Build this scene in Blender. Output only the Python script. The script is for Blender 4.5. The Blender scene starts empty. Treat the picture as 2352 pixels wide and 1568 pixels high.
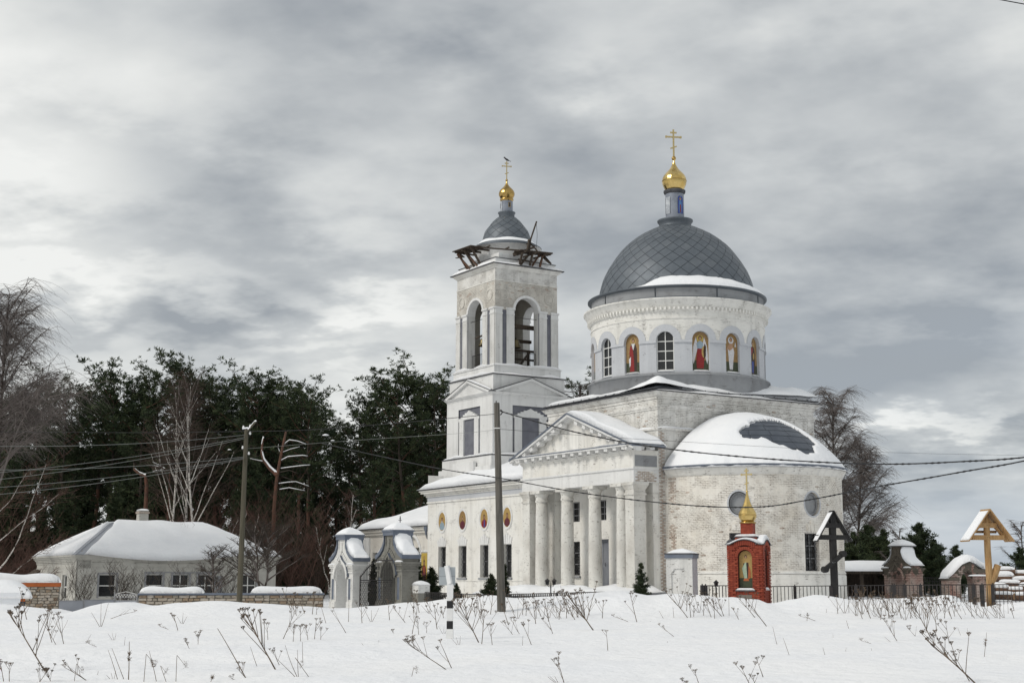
import bpy, math, random
from math import sin, cos, pi, radians, sqrt, atan2, atan, hypot, exp
from mathutils import Vector, Matrix, noise
from mathutils.geometry import tessellate_polygon

S = bpy.context.scene
COL = S.collection
R = random.Random(7)

# ------------------------------------------------------------------ camera
TILT = atan(549 / 3267.0)
EYE = 1.7
cam_d = bpy.data.cameras.new("camera")
cam_d.sensor_width = 36.0
cam_d.lens = 50.0
cam_d.clip_start = 0.1
cam_d.clip_end = 6000
cam = bpy.data.objects.new("camera", cam_d)
COL.objects.link(cam)
cam.location = (0, 0, EYE)
cam.rotation_euler = (pi / 2 + TILT, 0, 0)
S.camera = cam

# ------------------------------------------------------------------ light
SUN_DIR = Vector((-0.80, -0.42, 0.72)).normalized()      # towards the sun
sd = bpy.data.lights.new("sun", 'SUN')
sd.energy = 1.5
sd.angle = radians(16)
sd.color = (1.0, 0.95, 0.87)
sun = bpy.data.objects.new("sun", sd)
COL.objects.link(sun)
sun.rotation_euler = SUN_DIR.to_track_quat('Z', 'Y').to_euler()

W_ = bpy.data.worlds.new("World")
S.world = W_
W_.use_nodes = True
nt = W_.node_tree
nt.nodes.clear()
def wn(t, **k):
    n = nt.nodes.new(t)
    for a, b in k.items(): setattr(n, a, b)
    return n
L = nt.links.new
out = wn('ShaderNodeOutputWorld'); bg = wn('ShaderNodeBackground')
sky = wn('ShaderNodeTexSky', sky_type='NISHITA', sun_disc=False)
sky.sun_elevation = math.asin(SUN_DIR.z)
sky.sun_rotation = atan2(SUN_DIR.x, SUN_DIR.y)
skm = wn('ShaderNodeVectorMath', operation='SCALE'); skm.inputs[3].default_value = 0.085
L(sky.outputs[0], skm.inputs[0])
tc = wn('ShaderNodeTexCoord'); sep = wn('ShaderNodeSeparateXYZ')
L(tc.outputs['Generated'], sep.inputs[0])
def wmath(op, a, b=None, c=None, clamp=False):
    n = wn('ShaderNodeMath', operation=op, use_clamp=clamp)
    for i, x in enumerate((a, b, c)):
        if x is None: continue
        if isinstance(x, (int, float)): n.inputs[i].default_value = x
        else: L(x, n.inputs[i])
    return n.outputs[0]
zz = wmath('MAXIMUM', sep.outputs[2], 0.0)
den = wmath('ADD', zz, 0.26)
px = wmath('DIVIDE', sep.outputs[0], den)
py = wmath('DIVIDE', sep.outputs[1], den)
cmb = wn('ShaderNodeCombineXYZ'); L(px, cmb.inputs[0]); L(py, cmb.inputs[1])
def wnoise(scale, detail, off, sx=1, sy=1, rot=0, rough=.5):
    mp = wn('ShaderNodeMapping')
    mp.inputs['Location'].default_value = off
    mp.inputs['Rotation'].default_value = (0, 0, rot)
    mp.inputs['Scale'].default_value = (sx, sy, 1)
    L(cmb.outputs[0], mp.inputs[0])
    n = wn('ShaderNodeTexNoise'); n.inputs['Scale'].default_value = scale
    n.inputs['Detail'].default_value = detail; n.inputs['Roughness'].default_value = rough
    L(mp.outputs[0], n.inputs[0])
    return n.outputs[0]
n1 = wnoise(0.9, 4, (3.1, 1.7, 0), 0.75, 1.0, 0.35, .45)
n2 = wnoise(2.9, 5, (7.7, 4.2, 0), 0.95, 1.0, 0.6, .52)
n3 = wnoise(8.5, 4, (1.2, 9.3, 0), 0.9, 1.1, 0.4, .55)
s = wmath('MULTIPLY', n1, 0.42)
s = wmath('MULTIPLY_ADD', n2, 0.44, s)
s = wmath('MULTIPLY_ADD', n3, 0.14, s)
s = wmath('ADD', s, 0.012)
# the cloud masses of this sky: soft lobes at their azimuth and elevation, edges torn by noise
az = wmath('ADD', wmath('ARCTAN2', sep.outputs[0], sep.outputs[1]), wmath('MULTIPLY_ADD', n2, .22, -.11))
el = wmath('ADD', wmath('ARCSINE', sep.outputs[2]), wmath('MULTIPLY_ADD', n3, .10, -.05))
def lobe(u, v, su, sv, amp):
    global s
    cx, cz = (u - 1176) / 3267., (784 - v) / 3267.
    x, y, z = cx, cos(TILT) - cz * sin(TILT), sin(TILT) + cz * cos(TILT); l = sqrt(x * x + y * y + z * z)
    a0, e0 = atan2(x, y), math.asin(z / l)
    da = wmath('MULTIPLY', wmath('SUBTRACT', az, a0), 3267. / su); de = wmath('MULTIPLY', wmath('SUBTRACT', el, e0), 3267. / sv)
    q = wmath('MULTIPLY_ADD', da, da, wmath('MULTIPLY', de, de))
    g = wmath('POWER', 2.718, wmath('MULTIPLY', q, -1.0)); s = wmath('MULTIPLY_ADD', g, amp, s)
for b_ in ((100, 200, 330, 150, .07), (90, 430, 260, 80, .11), (880, 695, 230, 36, .13), (60, 612, 330, 34, .12), (700, 800, 240, 26, .07), (2110, 965, 190, 30, .16), (1350, 150, 170, 90, .07),
           (1700, 560, 260, 120, .03), (1950, 330, 240, 110, .03), (1380, 830, 120, 110, .06), (420, 460, 200, 110, -.07), (950, 160, 240, 90, -.07), (230, 745, 420, 52, -.10), (2200, 800, 260, 110, -.07),
           (1800, 170, 420, 130, -.03), (2150, 1080, 240, 44, -.06), (1180, 340, 300, 110, -.03), (700, 580, 330, 60, -.05), (120, 290, 150, 60, -.03)): lobe(*b_)
cr = wn('ShaderNodeValToRGB')
E_ = cr.color_ramp.elements
E_[0].position = 0.36; E_[0].color = (0.33, 0.355, 0.38, 1)
E_[1].position = 0.66; E_[1].color = (0.86, 0.865, 0.84, 1)
for p, c in ((0.44, (0.46, 0.482, 0.495, 1)), (0.50, (0.575, 0.594, 0.597, 1)), (0.57, (0.71, 0.722, 0.708, 1))):
    e = E_.new(p); e.color = c
s = wmath('MULTIPLY_ADD', s, 1.12, -.058)
L(s, cr.inputs[0])
# low over the eastern horizon the cloud thins to a bluer tone
n4 = wnoise(1.4, 4, (13.0, 2.0, 0), 0.5, 1.0, 0.0, .5)
low = wmath('SUBTRACT', 1.0, wmath('MULTIPLY', zz, 4.2), clamp=True)
east = wmath('MULTIPLY_ADD', sep.outputs[0], 2.2, 0.0, clamp=True)
thin = wmath('MULTIPLY', wmath('MULTIPLY', low, east), wmath('MULTIPLY_ADD', n4, 2.6, -0.75, clamp=True), clamp=True)
blue = wn('ShaderNodeMix', data_type='RGBA'); blue.inputs[6].default_value = (0, 0, 0, 1)
L(thin, blue.inputs[0]); L(cr.outputs[0], blue.inputs[6]); blue.inputs[7].default_value = (0.36, 0.44, 0.55, 1)
mix = wn('ShaderNodeMix', data_type='RGBA'); mix.inputs[0].default_value = 0.93
L(skm.outputs[0], mix.inputs[6]); L(blue.outputs[2], mix.inputs[7])
L(mix.outputs[2], bg.inputs[0]); bg.inputs[1].default_value = 1.0
L(bg.outputs[0], out.inputs[0])

S.view_settings.view_transform = 'Standard'
S.view_settings.look = 'None'
S.view_settings.exposure = 0.10
S.view_settings.gamma = 1.0
S.view_settings.use_curve_mapping = False
S.cycles.max_bounces = 6
S.cycles.diffuse_bounces = 4
S.cycles.glossy_bounces = 3
S.cycles.transparent_max_bounces = 6

# ------------------------------------------------------------------ materials
MATS = {}
def mat(name, c1, c2=None, scale=3.0, rough=0.85, metal=0.0, bump=0.0, bscale=20.0, uv=False, spec=0.3,
        stretch=(1, 1, 1), c3=None, s3=9.0, t3=0.62, w3=.06):
    m = bpy.data.materials.new(name); m.use_nodes = True
    t = m.node_tree; b = t.nodes['Principled BSDF']
    b.inputs['Roughness'].default_value = rough; b.inputs['Metallic'].default_value = metal
    b.inputs['Specular IOR Level'].default_value = spec
    tcn = t.nodes.new('ShaderNodeTexCoord'); mp = t.nodes.new('ShaderNodeMapping')
    mp.inputs['Scale'].default_value = stretch
    t.links.new(tcn.outputs['UV' if uv else 'Object'], mp.inputs[0])
    def nz(sc, det=5, ro=.55):
        n = t.nodes.new('ShaderNodeTexNoise'); n.inputs['Scale'].default_value = sc
        n.inputs['Detail'].default_value = det; n.inputs['Roughness'].default_value = ro
        t.links.new(mp.outputs[0], n.inputs[0]); return n
    def ramp(src, lo, hi):
        r = t.nodes.new('ShaderNodeMapRange'); r.inputs[1].default_value = lo; r.inputs[2].default_value = hi
        t.links.new(src, r.inputs[0]); return r.outputs[0]
    def mixc(f, a, bb):
        x = t.nodes.new('ShaderNodeMix'); x.data_type = 'RGBA'
        t.links.new(f, x.inputs[0])
        for v, i in ((a, 6), (bb, 7)):
            if isinstance(v, tuple): x.inputs[i].default_value = (*v, 1)
            else: t.links.new(v, x.inputs[i])
        return x.outputs[2]
    col = c1
    if c2: col = mixc(ramp(nz(scale).outputs[0], .38, .62), c1, c2)
    if c3: col = mixc(ramp(nz(s3, 6, .6).outputs[0], t3, t3 + w3), col, c3)
    if isinstance(col, tuple): b.inputs['Base Color'].default_value = (*col, 1)
    else: t.links.new(col, b.inputs['Base Color'])
    if bump:
        bp = t.nodes.new('ShaderNodeBump'); bp.inputs['Distance'].default_value = bump
        t.links.new(nz(bscale, 6, .6).outputs[0], bp.inputs['Height']); t.links.new(bp.outputs[0], b.inputs['Normal'])
    MATS[name] = m
    return m

def brickmat(name, base, tint, wear=0.5, pits=0.5, dark=(.22, .18, .15), bumpd=.02, course=.55, streak=.25):
    """Whitewashed brick: limewash over courses, worn patches, pits and rain streaks. UV is in metres."""
    m = bpy.data.materials.new(name); m.use_nodes = True
    t = m.node_tree; b = t.nodes['Principled BSDF']; b.inputs['Roughness'].default_value = .9
    b.inputs['Specular IOR Level'].default_value = .2
    tcn = t.nodes.new('ShaderNodeTexCoord'); U = tcn.outputs['UV']
    lk = t.links.new
    def mp(sc):
        n = t.nodes.new('ShaderNodeMapping'); n.inputs['Scale'].default_value = sc; lk(U, n.inputs[0]); return n.outputs[0]
    def nz(sc, det, v, ro=.55):
        n = t.nodes.new('ShaderNodeTexNoise'); n.inputs['Scale'].default_value = sc; n.inputs['Detail'].default_value = det
        n.inputs['Roughness'].default_value = ro; lk(v, n.inputs[0]); return n.outputs[0]
    def rng(s_, lo, hi, a=0., c=1.):
        r = t.nodes.new('ShaderNodeMapRange'); r.inputs[1].default_value = lo; r.inputs[2].default_value = hi
        r.inputs[3].default_value = a; r.inputs[4].default_value = c; lk(s_, r.inputs[0]); return r.outputs[0]
    def mul(a, c):
        n = t.nodes.new('ShaderNodeMath'); n.operation = 'MULTIPLY'; lk(a, n.inputs[0])
        if isinstance(c, float): n.inputs[1].default_value = c
        else: lk(c, n.inputs[1])
        return n.outputs[0]
    def mixc(f, a, c):
        x = t.nodes.new('ShaderNodeMix'); x.data_type = 'RGBA'; lk(f, x.inputs[0])
        for v, i in ((a, 6), (c, 7)):
            if isinstance(v, tuple): x.inputs[i].default_value = (*v, 1)
            else: lk(v, x.inputs[i])
        return x.outputs[2]
    big = nz(.45, 5, U); mid = nz(1.6, 6, U, .6)
    br = t.nodes.new('ShaderNodeTexBrick'); lk(U, br.inputs[0])
    br.inputs['Scale'].default_value = 1; br.inputs['Brick Width'].default_value = .27
    br.inputs['Row Height'].default_value = .086; br.inputs['Mortar Size'].default_value = .011
    br.inputs['Mortar Smooth'].default_value = .4
    br.inputs['Color1'].default_value = (1, 1, 1, 1); br.inputs['Color2'].default_value = (.72, .72, .72, 1)
    br.inputs['Mortar'].default_value = (0, 0, 0, 1)
    col = mixc(rng(big, .42, .64), base, tint)
    col = mixc(mul(rng(nz(1.0, 5, mp((2.2, .16, 1))), .5, .72), streak), col, tuple(x * .62 for x in base))
    wearm = rng(mid, .62 - .22 * wear, .74 - .18 * wear)
    col = mixc(mul(mul(br.outputs['Fac'], wearm), course), col, dark)
    fine = nz(1.0, 4, mp((5.5, 14, 1)), .7)
    pit = mul(rng(fine, .60, .66), rng(mid, .60 - .25 * pits, .72 - .2 * pits))
    col = mixc(mul(pit, .8), col, dark)
    lk(col, b.inputs['Base Color'])
    bp = t.nodes.new('ShaderNodeBump'); bp.inputs['Distance'].default_value = bumpd
    h = t.nodes.new('ShaderNodeMath'); h.operation = 'MULTIPLY_ADD'
    lk(mul(br.outputs['Fac'], wearm), h.inputs[0]); h.inputs[1].default_value = -1.0
    n2 = t.nodes.new('ShaderNodeMath'); n2.operation = 'MULTIPLY_ADD'; lk(pit, n2.inputs[0]); n2.inputs[1].default_value = -1.2
    lk(nz(7, 5, U), n2.inputs[2]); lk(n2.outputs[0], h.inputs[2]); lk(h.outputs[0], bp.inputs['Height'])
    lk(bp.outputs[0], b.inputs['Normal'])
    MATS[name] = m
    return m

mat('snow', (.86, .87, .89), (.83, .845, .87), 1.2, .75, bump=.03, bscale=6, spec=.25)
mat('ground_snow', (.88, .885, .90), (.84, .852, .88), .35, .8, bump=.10, bscale=2.2, spec=.2)
brickmat('wall_east', (.78, .755, .70), (.71, .665, .59), .9, .75, dark=(.33, .27, .22), course=.62)
brickmat('wall_cube', (.72, .71, .68), (.60, .585, .545), .8, .95, course=.55, streak=.6)
brickmat('wall_plain', (.77, .76, .725), (.71, .69, .64), .35, .55, course=.3, streak=.6)
brickmat('wall_porch', (.70, .68, .63), (.64, .60, .54), .25, .3, course=.3, streak=.3)
brickmat('wall_worn', (.68, .655, .60), (.54, .51, .46), 1.0, 1.7, course=.35, streak=.4)
brickmat('wall_rough', (.60, .53, .46), (.46, .36, .30), 1.1, 1.1, (.24, .15, .11), .04, .7)
brickmat('wall_drum', (.74, .73, .695), (.68, .67, .63), .4, .7, course=.35, streak=.5)
brickmat('wall_smooth', (.73, .73, .72), (.67, .67, .66), .0, .35, course=.1, streak=.5)
brickmat('pale_grey', (.51, .525, .55), (.47, .485, .51), .1, .3, course=.08)
brickmat('mid_grey', (.30, .31, .322), (.25, .258, .27), .4, .6, course=.3)
brickmat('column', (.70, .69, .65), (.50, .48, .44), .0, .95, course=.0, streak=.35)
brickmat('red_ruin', (.42, .36, .32), (.33, .14, .10), 1.2, 1.2, (.16, .07, .055), .04, .8)
def ruinmat():
    m = brickmat('ruin_mix', (.42, .36, .32), (.30, .115, .08), 1.2, 1.2, (.14, .06, .05), .04, .8)
    t = m.node_tree; b = t.nodes['Principled BSDF']; src = b.inputs['Base Color'].links[0].from_socket
    tcn = t.nodes.new('ShaderNodeTexCoord'); sp = t.nodes.new('ShaderNodeSeparateXYZ'); t.links.new(tcn.outputs['Object'], sp.inputs[0])
    n = t.nodes.new('ShaderNodeTexNoise'); n.inputs['Scale'].default_value = 2.2; n.inputs['Detail'].default_value = 6; t.links.new(tcn.outputs['Object'], n.inputs[0])
    a = t.nodes.new('ShaderNodeMath'); a.operation = 'MULTIPLY_ADD'; t.links.new(n.outputs[0], a.inputs[0]); a.inputs[1].default_value = 3.2; t.links.new(sp.outputs[2], a.inputs[2])
    r = t.nodes.new('ShaderNodeMapRange'); r.inputs[1].default_value = 3.15; r.inputs[2].default_value = 3.3; t.links.new(a.outputs[0], r.inputs[0])
    x = t.nodes.new('ShaderNodeMix'); x.data_type = 'RGBA'; t.links.new(r.outputs[0], x.inputs[0]); t.links.new(src, x.inputs[6]); x.inputs[7].default_value = (.12, .105, .085, 1); t.links.new(x.outputs[2], b.inputs['Base Color'])
ruinmat()
brickmat('brown_plaster', (.13, .115, .095), (.10, .085, .07), .3, .5, course=.2)
brickmat('gate_white', (.69, .685, .665), (.58, .575, .55), .2, .7, course=.15, streak=.7)
brickmat('gate_grey', (.235, .23, .205), (.15, .145, .13), .2, .8, (.07, .066, .06), course=.15, streak=.8)
brickmat('house_wall', (.50, .49, .45), (.40, .39, .36), .2, .7, course=.1, streak=.5)
mat('slate_strip', (.135, .14, .165), (.17, .175, .20), 2.0, .8, bump=.01)
mat('roof_metal', (.118, .136, .156), (.094, .11, .128), 1.5, .52, metal=.3, bump=.012, bscale=3, spec=.5)
mat('roof_metal_pale', (.135, .152, .17), (.108, .124, .142), 1.5, .5, metal=.3, bump=.012, bscale=3, spec=.5)
mat('apse_metal', (.085, .10, .125), (.06, .072, .095), 1.5, .5, metal=.3, spec=.5)
mat('seam', (.066, .077, .088), None, rough=.6)
mat('lantern_paint', (.25, .275, .32), (.20, .22, .26), 2.5, .45, metal=.2)
mat('lantern_bright', (.62, .64, .66), (.40, .42, .45), 4, .35, metal=.5)
mat('trim_metal', (.13, .155, .20), (.17, .19, .23), 2.5, .55, metal=.3)
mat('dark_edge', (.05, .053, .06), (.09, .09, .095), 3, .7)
mat('gold', (.66, .49, .20), (.54, .38, .13), 2.5, .20, metal=1.0, spec=.5)
mat('old_gold', (.50, .34, .12), (.34, .22, .07), 3.5, .25, metal=1.0)
mat('cross_gold', (.50, .40, .20), None, rough=.4, metal=.7)
mat('glass', (.012, .013, .015), (.02, .022, .022), 1.5, .16, spec=.5)
mat('frame_white', (.68, .68, .66), None, rough=.6)
mat('frame_grey', (.22, .225, .235), (.30, .30, .31), 4, .7)
mat('iron', (.022, .022, .025), (.04, .035, .033), 6, .6)
mat('door_grey', (.17, .18, .205), (.21, .22, .24), 2, .7)
mat('dark_wood', (.045, .036, .03), (.09, .068, .05), 5, .85, bump=.01, stretch=(3, 3, .6))
mat('rust_wood', (.13, .07, .045), (.07, .045, .032), 5, .85, bump=.01)
mat('pale_wood', (.44, .28, .13), (.34, .20, .085), 4, .6, bump=.008, stretch=(5, 5, .5), c3=(.30, .15, .05), s3=3, t3=.6)
mat('black_wood', (.018, .018, .019), (.03, .029, .028), 5, .7, bump=.01, stretch=(4, 4, .5))
mat('pole_wood', (.085, .08, .07), (.135, .125, .11), 4, .9, bump=.01, stretch=(6, 6, .35))
mat('pole_olive', (.07, .064, .045), (.10, .09, .066), 4, .9, bump=.01, stretch=(6, 6, .35))
mat('cable', (.018, .018, .02), None, rough=.6)
mat('pale_cable', (.20, .21, .20), None, rough=.5)
mat('ceramic', (.75, .75, .74), None, rough=.3)
mat('bell', (.10, .085, .05), (.16, .13, .07), 6, .35, metal=.8)
mat('interior', (.42, .40, .36), (.34, .32, .28), 2, .9)
mat('red_brick', (.27, .052, .026), (.20, .036, .02), 9, .75, bump=.004, bscale=60)
mat('red_brick_b', (.22, .040, .021), (.31, .066, .034), 9, .75, bump=.004, bscale=60)
mat('red_mortar', (.10, .03, .022), None)
mat('sign_back', (.40, .43, .45), (.36, .39, .41), 3, .45, metal=.3)
mat('post_white', (.78, .78, .77), (.70, .70, .70), 5, .55)
mat('post_black', (.02, .02, .022), None, rough=.6)
mat('sheet_grey', (.36, .375, .41), (.31, .325, .36), 1.2, .55, c3=(.25, .2, .17), s3=3, t3=.68)
mat('stone_a', (.34, .30, .24), (.26, .23, .19), 5, .9, bump=.01)
mat('stone_b', (.42, .38, .33), (.36, .31, .25), 5, .9, bump=.01)
mat('stone_c', (.24, .18, .13), (.30, .23, .16), 5, .9, bump=.01)
mat('stone_joint', (.17, .155, .135), None)
mat('orange_band', (.42, .115, .03), (.36, .095, .025), 3, .6)
mat('car_paint', (.05, .055, .065), None, rough=.3, metal=.3)
mat('tyre', (.02, .02, .02), None)
mat('bark_pine', (.125, .058, .038), (.08, .048, .035), 4, .9, bump=.02)
mat('bark_dark', (.045, .036, .03), (.07, .056, .045), 4, .9, bump=.02)
mat('needles', (.030, .046, .021), (.052, .068, .030), .9, .7, spec=.2)
mat('needles_dark', (.020, .034, .019), (.034, .048, .024), .9, .7, spec=.2)
mat('needles_light', (.048, .064, .030), (.070, .085, .040), .9, .7, spec=.2)
mat('thuja', (.018, .026, .013), (.035, .042, .02), 5, .8, spec=.2)
mat('bark_birch', (.60, .57, .53), (.48, .45, .41), 3, .8, c3=(.06, .05, .045), s3=6, t3=.56, stretch=(1, 1, 2.5))
mat('twig_red', (.11, .060, .046), (.08, .05, .04), 3, .9)
mat('twig_brown', (.075, .05, .038), (.05, .038, .032), 3, .9)
mat('twig_grey', (.165, .145, .135), (.12, .10, .092), 3, .9)
mat('weed', (.085, .068, .053), (.19, .14, .10), 9, .9)
mat('weed_pale', (.16, .115, .07), (.09, .065, .045), 9, .9)
mat('log_bark', (.14, .085, .055), (.10, .06, .042), 5, .9)
mat('log_end', (.34, .23, .13), (.26, .15, .09), 6, .9)
mat('earth', (.10, .09, .08), (.07, .06, .05), 1, .9)
# flat paint of the icons
for k, c in dict(i_ochre=(.30, .19, .08), i_gold=(.42, .28, .10), i_green=(.055, .065, .035), i_red=(.24, .022, .022), i_dark=(.05, .028, .022),
                 i_skin=(.42, .25, .15), i_white=(.62, .61, .62), i_blue=(.05, .08, .28), i_grey=(.28, .36, .42), i_hair=(.045, .025, .015),
                 i_yellow=(.52, .38, .09), i_orange=(.42, .12, .04), i_mint=(.36, .45, .33), i_plum=(.12, .03, .04), i_sky=(.10, .22, .45)).items():
    mat(k, c, tuple(x * .82 for x in c), 12, .45)

# ------------------------------------------------------------------ mesh builder
class MB:
    def __init__(s): s.v = []; s.f = []; s.m = []; s.uv = []; s.mn = []; s.sm = []
    def mi(s, name):
        if name not in s.mn: s.mn.append(name)
        return s.mn.index(name)
    def face(s, idx, mn, uv=None, sm=False):
        s.f.append(tuple(idx)); s.m.append(s.mi(mn)); s.sm.append(sm)
        if uv is None:
            p = [s.v[i] for i in idx]
            a = Vector(p[1]) - Vector(p[0]); b = Vector(p[2]) - Vector(p[0]); n = a.cross(b)
            ax, ay, az = abs(n.x), abs(n.y), abs(n.z)
            if az > ax and az > ay: uv = [(q[0], q[1]) for q in p]
            elif ax > ay: uv = [(q[1], q[2]) for q in p]
            else: uv = [(q[0], q[2]) for q in p]
        s.uv.append(uv)
    def poly(s, pts, mn, uv=None, sm=False):
        k = len(s.v); s.v += [tuple(p) for p in pts]; s.face(range(k, k + len(pts)), mn, uv, sm)
    def box(s, x0, x1, y0, y1, z0, z1, mn):
        k = len(s.v)
        s.v += [(x0, y0, z0), (x1, y0, z0), (x1, y1, z0), (x0, y1, z0), (x0, y0, z1), (x1, y0, z1), (x1, y1, z1), (x0, y1, z1)]
        for q in ((0, 3, 2, 1), (4, 5, 6, 7), (0, 1, 5, 4), (1, 2, 6, 5), (2, 3, 7, 6), (3, 0, 4, 7)):
            s.face([k + i for i in q], mn)
    def beam(s, p, q, w, h, mn, up=(0, 0, 1)):
        p = Vector(p); q = Vector(q); d = (q - p).normalized(); u = Vector(up)
        a = d.cross(u)
        if a.length < 1e-4: a = d.cross(Vector((0, 1, 0)))
        a.normalize(); b = a.cross(d).normalized()
        k = len(s.v)
        for o in (p, q):
            for i, j in ((-1, -1), (1, -1), (1, 1), (-1, 1)): s.v.append(tuple(o + a * (i * w / 2) + b * (j * h / 2)))
        for f in ((3, 2, 1, 0), (4, 5, 6, 7), (0, 1, 5, 4), (1, 2, 6, 5), (2, 3, 7, 6), (3, 0, 4, 7)):
            s.face([k + i for i in f], mn)
    def tube(s, pts, rad, n, mn, caps=True, sm=True):
        pts = [Vector(p) for p in pts]; rings = []
        if not isinstance(rad, (list, tuple)): rad = [rad] * len(pts)
        ref = Vector((.13, .27, 1)).normalized()
        for i, p in enumerate(pts):
            d = (pts[min(i + 1, len(pts) - 1)] - pts[max(i - 1, 0)])
            if d.length < 1e-9: d = Vector((0, 0, 1))
            d.normalize(); a = d.cross(ref)
            if a.length < .05: a = d.cross(Vector((1, 0, 0)))
            a.normalize(); b = d.cross(a)
            k = len(s.v); rings.append(k)
            for j in range(n):
                t = 2 * pi * j / n; s.v.append(tuple(p + (a * cos(t) + b * sin(t)) * rad[i]))
        L_ = 0
        for i in range(len(pts) - 1):
            l2 = L_ + (pts[i + 1] - pts[i]).length; c = 2 * pi * max(rad[i], .02)
            for j in range(n):
                j2 = (j + 1) % n
                s.face((rings[i] + j, rings[i] + j2, rings[i + 1] + j2, rings[i + 1] + j), mn,
                       [(c * j / n, L_), (c * (j + 1) / n, L_), (c * (j + 1) / n, l2), (c * j / n, l2)], sm)
            L_ = l2
        if caps and n > 2:
            s.face(range(rings[0], rings[0] + n), mn); s.face(range(rings[-1], rings[-1] + n), mn)
    def lathe(s, prof, cx, cy, mn, a0=0., a1=2 * pi, n=48, sm=True, mns=None):
        full = abs(a1 - a0 - 2 * pi) < 1e-6; N = n if full else n + 1; k = len(s.v)
        for r, z in prof:
            for j in range(N):
                t = a0 + (a1 - a0) * j / n; s.v.append((cx + r * cos(t), cy + r * sin(t), z))
        Rm = max(r for r, z in prof); arc = 0
        for i in range(len(prof) - 1):
            a2 = arc + hypot(prof[i + 1][0] - prof[i][0], prof[i + 1][1] - prof[i][1])
            for j in range(n):
                j2 = (j + 1) % N
                u0 = (a0 + (a1 - a0) * j / n) * Rm; u1 = (a0 + (a1 - a0) * (j + 1) / n) * Rm
                s.face((k + i * N + j, k + i * N + j2, k + (i + 1) * N + j2, k + (i + 1) * N + j), mns[i] if mns else mn,
                       [(u0, arc), (u1, arc), (u1, a2), (u0, a2)], sm)
            arc = a2
    def prism(s, pts, fn, d0, d1, mn, mside=None):
        """pts: 2-D outline; fn(a, b, d) -> xyz. Extrudes between depths d0 and d1."""
        for tri in tessellate_polygon([[Vector((a, b, 0)) for a, b in pts]]):
            for d in (d0, d1): s.poly([fn(*pts[i], d) for i in tri], mn, [pts[i] for i in tri])
        n = len(pts)
        for i in range(n):
            a, b = pts[i], pts[(i + 1) % n]
            s.poly([fn(*a, d0), fn(*b, d0), fn(*b, d1), fn(*a, d1)], mside or mn)
    def panel(s, fn, s0, s1, z0, z1, ops, depth, mn, ds=None, mrev=None):
        """A wall (flat or bent by fn) with rectangular, arched or round openings and their reveals."""
        def lim(o, x):
            r = o['w'] / 2; u = max(-1., min(1., (x - o['c']) / r)); k = o.get('k', 'rect')
            if k == 'rect': return o['b'], o['t']
            if k == 'arch': return o['b'], o['t'] - r + r * sqrt(max(0, 1 - u * u))
            h = (o['t'] - o['b']) / 2; m = (o['t'] + o['b']) / 2; q = h * sqrt(max(0, 1 - u * u)); return m - q, m + q
        xs = {s0, s1}
        if ds:
            n = max(1, int(round((s1 - s0) / ds)))
            for i in range(n + 1): xs.add(s0 + (s1 - s0) * i / n)
        for o in ops:
            r = o['w'] / 2
            ks = [-1, 1] if o.get('k', 'rect') == 'rect' else [-cos(pi * i / 14) for i in range(15)]
            for k in ks: xs.add(o['c'] + k * r)
        xs = sorted(x for x in xs if s0 - 1e-9 <= x <= s1 + 1e-9); cl = [xs[0]]
        for x in xs[1:]:
            if x - cl[-1] > 1e-5: cl.append(x)
        for a, b in zip(cl, cl[1:]):
            m = (a + b) / 2
            here = sorted((o for o in ops if abs(m - o['c']) < o['w'] / 2), key=lambda o: o['b'])
            za, zb = z0, z0
            for o in here:
                la, lb = lim(o, a), lim(o, b)
                if la[0] - za > 1e-6 or lb[0] - zb > 1e-6: s.poly([fn(a, za, 0), fn(b, zb, 0), fn(b, lb[0], 0), fn(a, la[0], 0)], mn, [(a, za), (b, zb), (b, lb[0]), (a, la[0])])
                if la[0] > z0 + 1e-6: s.poly([fn(a, la[0], 0), fn(b, lb[0], 0), fn(b, lb[0], depth), fn(a, la[0], depth)], mrev or mn)
                if la[1] < z1 - 1e-6 or lb[1] < z1 - 1e-6: s.poly([fn(a, la[1], 0), fn(b, lb[1], 0), fn(b, lb[1], depth), fn(a, la[1], depth)], mrev or mn)
                za, zb = la[1], lb[1]
            if za < z1 - 1e-6 or zb < z1 - 1e-6: s.poly([fn(a, za, 0), fn(b, zb, 0), fn(b, z1, 0), fn(a, z1, 0)], mn, [(a, za), (b, zb), (b, z1), (a, z1)])
        for o in ops:
            if o.get('k', 'rect') == 'round': continue
            r = o['w'] / 2; top = o['t'] - (r if o.get('k') == 'arch' else 0)
            for x in (o['c'] - r, o['c'] + r):
                s.poly([fn(x, o['b'], 0), fn(x, top, 0), fn(x, top, depth), fn(x, o['b'], depth)], mrev or mn)
    def mesh(s, name):
        me = bpy.data.meshes.new(name)
        me.from_pydata(s.v, [], s.f)
        for n in s.mn: me.materials.append(MATS[n])
        me.polygons.foreach_set('material_index', s.m)
        me.polygons.foreach_set('use_smooth', s.sm)
        ul = me.uv_layers.new(name='uv')
        flat = [c for f in s.uv for p in f for c in p]
        ul.data.foreach_set('uv', flat)
        me.update()
        return me
    def build(s, name, parent=None, loc=None, rz=None, kind=None, label=None):
        o = bpy.data.objects.new(name, s.mesh(name)); COL.objects.link(o)
        if parent: o.parent = parent
        if loc: o.location = loc
        if rz is not None: o.rotation_euler = (0, 0, rz)
        if kind: o['kind'] = kind
        elif name in ('snow_cover', 'limb_snow'): o['kind'] = 'stuff'
        if label: o['label'] = label
        return o

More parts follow.
